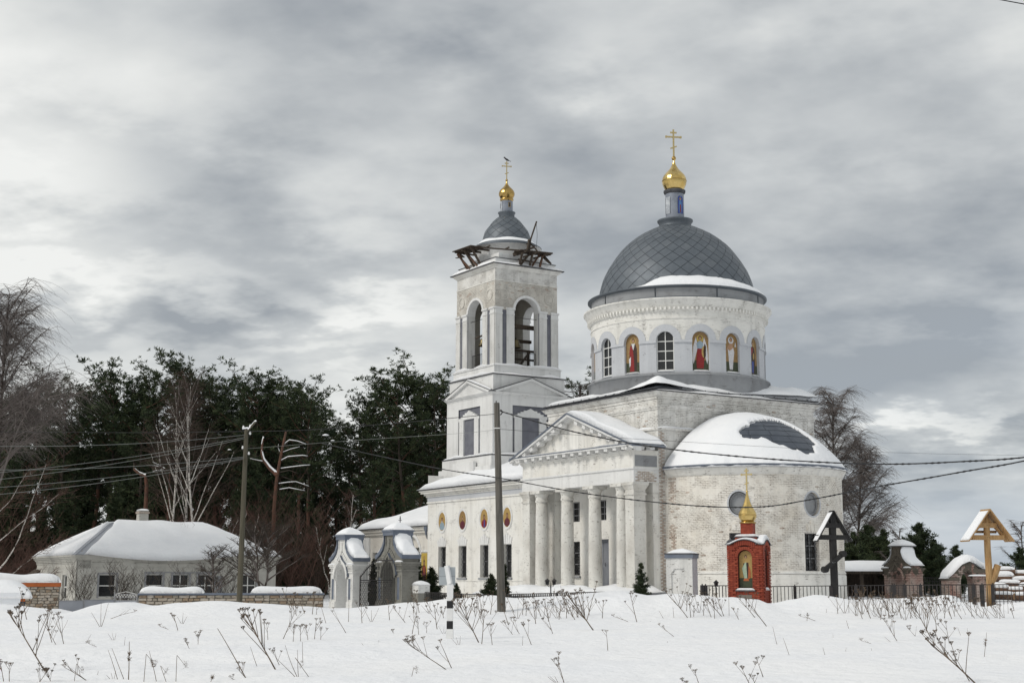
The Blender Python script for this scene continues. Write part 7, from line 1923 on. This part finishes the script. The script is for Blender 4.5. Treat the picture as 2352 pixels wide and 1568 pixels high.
snag('short red-barked pine stump with a snowy bent top above the house roof', 98, [c(195, 1380), c(205, 1200), c(208, 1100), c(198, 1030), c(150, 1010), c(110, 975)], [([c(110, 978), c(112, 940), c(108, 925)], .07, False), ([c(200, 1028), c(150, 1008), c(112, 975)], .10, True)], .17)
snag('fallen snowy branch fork in front of the birches above the chimney', 98, [c(385, 1000), c(350, 975)], [([c(350, 975), c(300, 960), c(250, 955)], .06, True), ([c(340, 985), c(280, 990), c(255, 1000)], .05, True), ([c(350, 975), c(300, 945), c(255, 925)], .04, True)], .07)
# snow lumps resting in the pines are one thing each
for (u, v, y, s, lb) in ((748, 1000, 109, .24, 'snow clump resting on a pine bough in the gap of the wood'), (764, 1012, 109, .15, 'smaller snow clump just below the one in the wood gap'), (527, 1033, 110, .15, 'snow clump on a bough behind the left pole head')):
    p = at(u, v, y); mb = MB(); mb.lathe([(1.1 * s, 0), (1.0 * s, .22 * s), (.6 * s, .45 * s), (.0, .55 * s)], 0, 0, 'snow', n=10); o = mb.build('snow_clump', None, p); tag(o, lb, 'snow')
# brush in front of the wood
BR = [bush_meshes(51, 4.2, 18, 'twig_red', .45), bush_meshes(52, 3.6, 16, 'twig_brown', .5), bush_meshes(53, 5.0, 14, 'twig_red', .35), bush_meshes(54, 3.4, 16, 'twig_grey', .55)]
for i in range(74):
    x = lerp(-58, -13.0, (i + rr.random()) / 74); y = rr.uniform(92, 101); k = rr.choice((0, 0, 1, 2, 2, 3)); big = 1.35 if x > -25 else 1.0
    plant('bare_bush', BR[k], 'leafless reddish bush in the thicket before the wood', 'bush', x, y, rr.uniform(0, 6.28), rr.uniform(.7, 1.2) * big, 'leafless bushes before the wood', names=('stems', 'twigs'))
for i in range(26):
    x = lerp(-60, -36, (i + rr.random()) / 26); y = rr.uniform(95, 103); plant('bare_bush', BR[rr.choice((0, 2))], 'tall leafless reddish bush at the left end of the wood', 'bush', x, y, rr.uniform(0, 6.28), rr.uniform(1.4, 2.1), 'tall leafless bushes at the left', names=('stems', 'twigs'))
# bare trees by the house
FT = birch_meshes(61, 4.2, .0, (.0, 0), 16, 'bark_dark', 'bark_dark', wd=.66, ntw=6, tw_r=.009, twl=.10, start=.25, up=.75)
for (u, y, s, lb, rz, tl) in ((598, 79, 1.05, 'dark spreading apple tree before the right end of the house, behind the pole', 1.0, -.12), (612, 80, 1.0, 'upright dark apple tree at the right corner of the house', 3.0, 0), (492, 78.5, .78, 'low dark bare tree before the windows left of the pole', 4.4, .08)):
    p = at(u, 1330, y); plant('fruit_tree', FT, lb, 'tree', p.x, y, rz, s, tilt=(0, tl))
SB = bush_meshes(62, 2.3, 11, 'bark_dark', .5, 11, .012)
for (u, y, s, lb) in ((190, 80, 1.15, 'leaning bare bush before the left window of the house'), (138, 80, .8, 'low bare bush beside the orange-topped wall'), (278, 80.5, 1.15, 'bare twiggy bush between the two left windows of the house'), (305, 80.5, 1.1, 'thin bare bush above the wicket gate'), (398, 80, .9, 'low bare bush between the second and third house windows'), (455, 79, 1.1, 'dense bare bush before the fourth house window'), (520, 79, 1.0, 'dense bare bush just left of the left pole')):
    p = at(u, 1330, y); plant('bare_bush', SB, lb, 'bush', p.x, y, u, s, names=('stems', 'twigs'))
# evergreens in the yard
TH = spruce_meshes(71, 3.4, .17, 1.4, ('thuja', 'needles_dark', 'thuja'), .05, .02, .17); TB = spruce_meshes(72, 2.4, .42, 1.3, ('thuja', 'needles_dark', 'needles_light'), .05, .02, .22); SS = spruce_meshes(73, 2.3, .26, .8, ('needles', 'needles_dark', 'thuja'), .035, .03, .17)
for (u, vt, y, ms, h_, lb) in ((858, 1280, 69, TH, 3.4, 'dark columnar thuja between the two gatehouses'), (957, 1255, 71, TH, 3.4, 'dark thuja just behind the grey gatehouse'), (990, 1303, 67.5, TB, 2.4, 'bushy dark thuja right of the grey gatehouse'), (1048, 1338, 67, TB, 2.4, 'low dark bush right of the striped post'),
        (1128, 1318, 67, TB, 2.4, 'dark thuja bush left of the timber pole'), (1160, 1292, 68, TH, 3.4, 'tall dark thuja behind the timber pole'), (1472, 1292, 66, SS, 2.3, 'small young spruce before the right pier of the portico'), (966, 1325, 66.5, TB, 2.4, 'small dark bush at the low pier of the grey gatehouse')):
    p = at(u, 1330, y); z0 = ground(p.x, y); plant('evergreen', ms, lb, 'shrub', p.x, y, u, (at(u, vt, y).z - z0) / h_)
BG = birch_meshes(75, 5.5, .3, (0, 0), 9, 'bark_dark', 'twig_grey', wd=.35, ntw=4, tw_r=.008, twl=.12, start=.3)
for (u, vt, y, lb) in ((1330, 868, 100, 'bare treetop showing between the bell tower and the drum'), (2070, 1205, 96, 'thin bare sapling left of the bushy pines at the right'), (2352, 1190, 99, 'bare birch sapling at the right photo edge')):
    p = at(u, 1330, y); z0 = ground(p.x, y); plant('bare_tree', BG, lb, 'tree', p.x, y, 1., (at(u, vt, y).z - z0) / 5.3)
p = at(1337, 1330, 104); z0 = .9; k = PINES[4]; plant('pine_tree', k, 'pine crown seen between the bell tower and the drum', 'tree', p.x, 108, 1., (at(1337, 880, 108).z - z0) / 16.8)

# ================================================================== dry weeds on the snow
def weed_mesh(kind, h_, lean, seed, heads=5, r=.006):
    """kinds: umbel (branched stalk with flat heads), fork, stick, bent, spike, spray"""
    rr = random.Random(seed); T = Twigs(); mk = 0
    def umbel(p, s_, d):
        n = rr.randint(7, 11)
        for i in range(n):
            a = 2 * pi * i / n + rr.random(); q = p + (V3(cos(a) * .75, sin(a) * .75, .75) + d * .5).normalized() * s_ * rr.uniform(.7, 1.1); T.seg([tuple(p), tuple(q)], [r * .32, r * .26], mk)
            for j in range(4):
                b = V3(rr.uniform(-1, 1), rr.uniform(-1, 1), rr.uniform(-.2, 1)).normalized() * s_ * .30; T.seg([tuple(q), tuple(q + b)], [r * .24, r * .5], mk)
    if kind in ('umbel', 'spray'):
        pts, d = path(rr, V3(0, 0, -.05), V3(lean, rr.uniform(-.15, .15), 1.), h_ * .97, 8, .035, -.004); T.seg([tuple(q) for q in pts], taper(r * 1.5, r * .55, 8), mk)
        umbel(pts[-1], .055, d)
        for b in range(heads):
            t = rr.uniform(.22, .94) * 8; j = min(7, int(t)); q = pts[j].lerp(pts[j + 1], t - j); a = rr.uniform(0, 2 * pi); dd = V3(cos(a) * .85 + lean * .6, sin(a) * .85, 1.1); L_ = (h_ * (1 - t / 8) + .10) * rr.uniform(.5, 1.05); bp_, d2 = path(rr, q, dd, L_, 4, .06, .03); T.seg([tuple(x) for x in bp_], taper(r * .75, r * .4, 4), mk)
            if rr.random() < .9: umbel(bp_[-1], .05 if kind == 'umbel' else .03, d2)
    elif kind == 'fork':
        for sx in (-1, .1, .9):
            pts, _ = path(rr, V3(0, 0, -.05), V3(sx * .55 + lean, 0, 1), h_ * rr.uniform(.7, 1), 5, .05); T.seg([tuple(q) for q in pts], taper(r, r * .4, 5), mk)
    elif kind == 'stick':
        pts, _ = path(rr, V3(0, 0, -.05), V3(lean, 0, 1), h_, 4, .03); T.seg([tuple(q) for q in pts], taper(r, r * .5, 4), mk)
    elif kind == 'bent':
        a = V3(lean * h_, 0, h_); T.seg([(0, 0, -.05), tuple(a)], [r, r * .7], mk); q, _ = path(rr, a, V3(.9, 0, -.9), h_ * .55, 4, .06, -.06); T.seg([tuple(x) for x in q], taper(r * .7, r * .4, 4), mk)
        for i in range(26): b = q[-1] + V3(rr.uniform(-.02, .02), rr.uniform(-.02, .02), rr.uniform(-.02, .07)); T.seg([tuple(b), tuple(b + V3(rr.uniform(-.03, .03), rr.uniform(-.03, .03), rr.uniform(-.03, .02)))], [r * .4, r * .2], mk)
    elif kind == 'spike':
        pts, _ = path(rr, V3(0, 0, -.05), V3(lean, 0, 1), h_, 6, .03); T.seg([tuple(q) for q in pts], taper(r, r * .5, 6), mk)
        for i in range(46): t = rr.uniform(.50, .74) * 6; j = min(5, int(t)); b = pts[j].lerp(pts[j + 1], t - j); T.seg([tuple(b), tuple(b + V3(rr.uniform(-.035, .035), rr.uniform(-.03, .03), rr.uniform(-.01, .05)))], [r * .55, r * .2], mk)
    elif kind == 'flat':
        pts, _ = path(rr, V3(0, 0, -.02), V3(-1 if lean < 0 else 1, 0, .45), h_, 5, .05, -.03); T.seg([tuple(q) for q in pts], taper(r, r * .6, 5), mk); umbel(pts[-1], .07, V3(-1 if lean < 0 else 1, 0, 0))
        for k in (2, 3): b, _ = path(rr, pts[k], V3(lean, 0, .9), h_ * .3, 3, .08); T.seg([tuple(x) for x in b], taper(r * .6, r * .3, 3), mk)
    return T.mesh('dry_weed', ['weed'])
W6 = lambda x, y: (.5 * x, 1254.4 + .5 * y)
W7 = lambda x, y: (1176 + .5 * x, 1254.4 + .5 * y)
kn = {'umbel': 'dry branched umbel weed', 'spray': 'dense dry flower spray', 'fork': 'forked bare weed stalk', 'stick': 'single bare stick of dead weed', 'bent': 'broken dry stalk with a drooping head', 'spike': 'upright dry stalk with a dark seed head', 'flat': 'flattened dry stalk with one round umbel'}
SPOTS = [  # base pixel, height px, lean, kind, heads
    (W6(218, 572), 132, -.72, 'umbel', 12), (W6(243, 440), 62, -.35, 'umbel', 7), (W6(296, 448), 66, -.35, 'umbel', 5), (W6(262, 450), 34, -.5, 'umbel', 3), (W6(125, 335), 70, -.35, 'umbel', 5), (W6(218, 355), 38, 0, 'umbel', 5), (W6(463, 368), 58, -.1, 'fork', 0), (W6(500, 332), 45, 1., 'flat', 0), (W6(525, 430), 26, -.3, 'fork', 0), (W6(570, 455), 24, .1, 'stick', 0),
    (W6(388, 447), 26, .5, 'stick', 0), (W6(455, 462), 18, -.6, 'flat', 0), (W6(782, 380), 18, -.8, 'flat', 0), (W6(820, 385), 34, -.3, 'umbel', 3), (W6(838, 355), 32, -.1, 'fork', 0), (W6(875, 470), 14, -.5, 'umbel', 3), (W6(910, 450), 22, -.1, 'umbel', 4), (W6(1274, 566), 132, -.62, 'umbel', 13), (W6(1138, 604), 112, -.62, 'stick', 0), (W6(1186, 550), 48, -.4, 'stick', 0),
    (W6(1232, 428), 38, -.1, 'umbel', 2), (W6(1296, 424), 70, .45, 'umbel', 8), (W6(1345, 438), 36, .1, 'spray', 6), (W6(1382, 436), 34, -.1, 'umbel', 4), (W6(1416, 430), 32, -.1, 'umbel', 3), (W6(1444, 426), 46, .05, 'umbel', 4), (W6(1474, 428), 24, -.1, 'umbel', 2), (W6(1392, 536), 52, -.05, 'stick', 0), (W6(1372, 600), 74, -.6, 'fork', 0), (W6(1430, 600), 30, -.9, 'bent', 0), (W6(1290, 545), 34, -.5, 'spray', 3),
    (W6(1500, 352), 44, -.35, 'stick', 0), (W6(1594, 396), 52, -.55, 'umbel', 1), (W6(1601, 346), 60, 0, 'stick', 0), (W6(1664, 352), 42, -.05, 'umbel', 3), (W6(1706, 345), 40, .0, 'fork', 0), (W6(1790, 338), 42, -.1, 'umbel', 3), (W6(1868, 350), 34, -.8, 'umbel', 4), (W6(1892, 402), 66, .15, 'umbel', 2), (W6(1925, 405), 40, -.1, 'spray', 6), (W6(1960, 398), 24, .0, 'spray', 3), (W6(2010, 380), 52, -.2, 'umbel', 3), (W6(2040, 400), 26, -.1, 'fork', 0),
    (W6(2070, 564), 62, -1.5, 'umbel', 10), (W6(2082, 560), 62, -.5, 'umbel', 1), (W6(2110, 452), 30, -.4, 'fork', 0), (W6(2204, 440), 96, -.5, 'umbel', 12), (W6(2212, 448), 76, .1, 'umbel', 6), (W6(2262, 452), 46, -.1, 'umbel', 4), (W6(2338, 360), 46, -.3, 'umbel', 2), (W6(590, 612), 88, .02, 'spike', 0), (W6(545, 612), 70, -.35, 'stick', 0), (W6(520, 608), 28, -.3, 'fork', 0), (W6(576, 610), 74, -.4, 'stick', 0), (W6(660, 622), 58, .05, 'bent', 0), (W6(722, 622), 72, -.25, 'spike', 0), (W6(770, 622), 30, -.5, 'bent', 0),
    (W6(808, 622), 55, .0, 'bent', 0), (W6(960, 622), 24, .5, 'spike', 0), (W6(1140, 600), 22, -.9, 'umbel', 3), (W6(1090, 612), 8, -1., 'flat', 0), (W6(20, 620), 44, -.2, 'umbel', 4), (W6(45, 622), 40, -.1, 'umbel', 2), (W6(170, 622), 28, .6, 'umbel', 5), (W6(240, 618), 26, -.5, 'spray', 8), (W6(340, 618), 36, .1, 'bent', 0), (W6(420, 616), 40, -1.4, 'spray', 5), (W6(446, 590), 16, .1, 'stick', 0), (W6(1680, 455), 10, -1., 'stick', 0), (W6(1740, 440), 10, 0., 'stick', 0), (W6(960, 490), 6, -1., 'stick', 0), (W6(1888, 596), 18, .3, 'bent', 0), (W6(1810, 400), 8, -.4, 'spray', 2), (W6(170, 450), 24, -.1, 'spike', 0),
    (W7(10, 405), 28, -.7, 'umbel', 4), (W7(40, 400), 34, -.7, 'umbel', 3), (W7(48, 455), 26, 0, 'stick', 0), (W7(94, 452), 50, -.4, 'umbel', 3), (W7(190, 400), 36, -.3, 'umbel', 3), (W7(380, 385), 84, -.75, 'umbel', 11), (W7(170, 345), 50, -.2, 'umbel', 7), (W7(110, 355), 48, -.1, 'umbel', 5), (W7(215, 335), 42, .1, 'umbel', 5), (W7(250, 330), 42, 0, 'spray', 6), (W7(300, 325), 44, -.1, 'umbel', 6), (W7(335, 315), 56, -.1, 'umbel', 5), (W7(415, 330), 40, 0, 'umbel', 4), (W7(440, 478), 44, 0, 'spray', 1), (W7(540, 345), 28, -1.3, 'flat', 0), (W7(575, 346), 64, -.25, 'umbel', 5), (W7(628, 345), 5, .8, 'stick', 0),
    (W7(700, 330), 20, -.6, 'stick', 0), (W7(745, 328), 26, -.15, 'stick', 0), (W7(812, 328), 62, -.7, 'umbel', 9), (W7(822, 326), 50, -.1, 'umbel', 6), (W7(835, 322), 24, 0, 'umbel', 2), (W7(970, 322), 54, -.8, 'umbel', 9), (W7(975, 320), 50, -.3, 'umbel', 6), (W7(1045, 335), 24, -.6, 'spray', 4), (W7(1122, 326), 50, -.75, 'umbel', 8), (W7(1176, 366), 64, -.75, 'umbel', 5), (W7(1220, 450), 42, -.28, 'stick', 0), (W7(1277, 498), 42, -.3, 'stick', 0), (W7(1400, 342), 28, -.9, 'flat', 0), (W7(1355, 342), 14, 0, 'spray', 3), (W7(1445, 306), 12, 0, 'stick', 0),
    (W7(755, 414), 24, -1.2, 'umbel', 2), (W7(714, 442), 9, 0, 'stick', 0), (W7(1497, 308), 40, -.1, 'umbel', 2), (W7(1528, 306), 58, -.05, 'fork', 0), (W7(1548, 305), 50, 0, 'stick', 0), (W7(1612, 332), 46, -.3, 'umbel', 5), (W7(1650, 330), 66, -.35, 'umbel', 8), (W7(1700, 330), 50, -.4, 'umbel', 8), (W7(1740, 330), 50, -.3, 'umbel', 6), (W7(1790, 330), 52, -.2, 'spray', 9), (W7(1830, 330), 46, .1, 'umbel', 7), (W7(1775, 433), 50, -.6, 'umbel', 6), (W7(1752, 438), 16, -1.2, 'stick', 0), (W7(1932, 426), 92, -.5, 'umbel', 12), (W7(1900, 395), 80, .1, 'umbel', 10), (W7(1950, 388), 66, .0, 'umbel', 8), (W7(1862, 412), 18, -1., 'umbel', 3), (W7(1985, 330), 44, .2, 'umbel', 5),
    (W7(2022, 332), 46, -.3, 'umbel', 5), (W7(2070, 332), 44, -.6, 'umbel', 6), (W7(2130, 330), 46, -.7, 'umbel', 5), (W7(2190, 330), 44, -.6, 'umbel', 4), (W7(2230, 328), 50, -.5, 'fork', 0), (W7(2262, 328), 42, -.5, 'fork', 0), (W7(2308, 330), 22, -.2, 'umbel', 2), (W7(2010, 445), 48, -.1, 'umbel', 4), (W7(2064, 408), 22, -.3, 'stick', 0), (W7(2095, 408), 20, -.1, 'stick', 0), (W7(2168, 506), 58, .12, 'spike', 0), (W7(2142, 628), 104, -.95, 'umbel', 11), (W7(2110, 620), 60, -.5, 'umbel', 4), (W7(1660, 446), 20, -1., 'flat', 0), (W7(1440, 498), 22, -.2, 'stick', 0), (W7(1530, 482), 14, .2, 'stick', 0), (W7(1652, 478), 11, 0, 'stick', 0), (W7(1475, 418), 12, 0, 'stick', 0), (W7(1550, 378), 22, -.3, 'stick', 0), (W7(1398, 565), 5, -.6, 'stick', 0),
    (W7(244, 626), 54, -.3, 'umbel', 3), (W7(220, 626), 24, -1., 'fork', 0), (W7(862, 628), 30, -.3, 'umbel', 1), (W7(800, 630), 6, 0, 'umbel', 1), (W7(1098, 632), 40, -.4, 'umbel', 2), (W7(1158, 602), 44, -.25, 'umbel', 1), (W7(1120, 632), 18, -.3, 'spray', 2)]
rr = random.Random(77)
# fringe of weeds along the bank
for (u0, u1, n, v) in ((940, 1130, 16, 1412), (1180, 1360, 22, 1413), (1570, 1680, 8, 1411), (1960, 2170, 30, 1414), (2180, 2330, 12, 1412), (660, 730, 6, 1410)):
    for i in range(n):
        u = lerp(u0, u1, (i + rr.random()) / n); SPOTS.append(((u, v + rr.uniform(-12, 10)), rr.uniform(22, 56), rr.uniform(-.6, .15), rr.choice(('umbel', 'umbel', 'umbel', 'spray', 'fork', 'stick')), rr.randint(2, 6)))
anch = [(60, 'below the snowed-up car'), (200, 'below the sheet metal fence'), (330, 'below the wicket gate'), (480, 'below the low house'), (620, 'below the left utility pole'), (745, 'below the stone wall'), (850, 'below the white gatehouse'), (965, 'below the grey gatehouse'), (1040, 'beside the striped post'), (1130, 'right of the striped post'),
        (1200, 'at the foot of the timber pole'), (1320, 'before the left portico columns'), (1460, 'before the right portico columns'), (1520, 'before the church corner'), (1610, 'before the white pillar'), (1700, 'left before the red shrine'), (1780, 'right before the red shrine'), (1900, 'before the apse window'), (1980, 'below the black cross'), (2050, 'before the long shed'), (2110, 'before the brown gatehouse'), (2170, 'between the two ruins'), (2250, 'before the snowy brick arch'), (3000, 'below the yellow cross')]
def depth_word(v): return 'up on the bank' if v < 1418 else ('just under the bank' if v < 1450 else ('halfway down the field' if v < 1520 else 'at the bottom of the photo'))
items = []
for i, ((u, v), hp, lean, kind, hd) in enumerate(SPOTS):
    a = next(t for lim, t in anch if u < lim); items.append([a, depth_word(v), u, v, hp, lean, kind, hd, i])
groups = {}
for it in items: groups.setdefault((it[0], it[1], it[6]), []).append(it)
for key, its in groups.items():
    its.sort(key=lambda t: t[2])
    for n_, (a, dw, u, v, hp, lean, kind, hd, i) in enumerate(its):
        p = on_ground(u, v); h_ = hp / 3267 * p.y * 1.04; ln = abs(lean)
        size = 'tall' if h_ > .8 else ('knee-high' if h_ > .45 else 'short')
        lw = 'leaning left' if lean < -.25 else ('leaning right' if lean > .25 else 'upright')
        lb = (ordinal(n_) + ' from left: ' if len(its) > 1 else '') + kn[kind] + ', ' + dw + ' ' + a
        w = lb.split()
        if len(w) > 16:
            lb = lb.replace('dry branched umbel weed', 'umbel weed').replace('single bare stick of dead weed', 'bare weed stick').replace('upright dry stalk with a dark seed head', 'stalk with dark seed head').replace('broken dry stalk with a drooping head', 'broken drooping stalk').replace('flattened dry stalk with one round umbel', 'flattened umbel stalk')
            lb = lb.replace(' at the bottom of the photo', ' lowest').replace(' halfway down the field', ' mid-field').replace('just under the bank', 'under the bank')
        L_ = h_ * sqrt(1 + ln * ln) if kind not in ('flat',) else h_ * 1.3
        rad = .0042 + .0032 * min(1, h_) + (.0022 if p.y > 35 else 0)
        if hp > 80: rad += .0024
        me = weed_mesh(kind, L_, lean, 900 + i, hd, rad)
        o = link('dry_weed', me, None, (p.x, p.y, p.z)); tag(o, lb, 'weed', 'dry weeds standing in the snow')
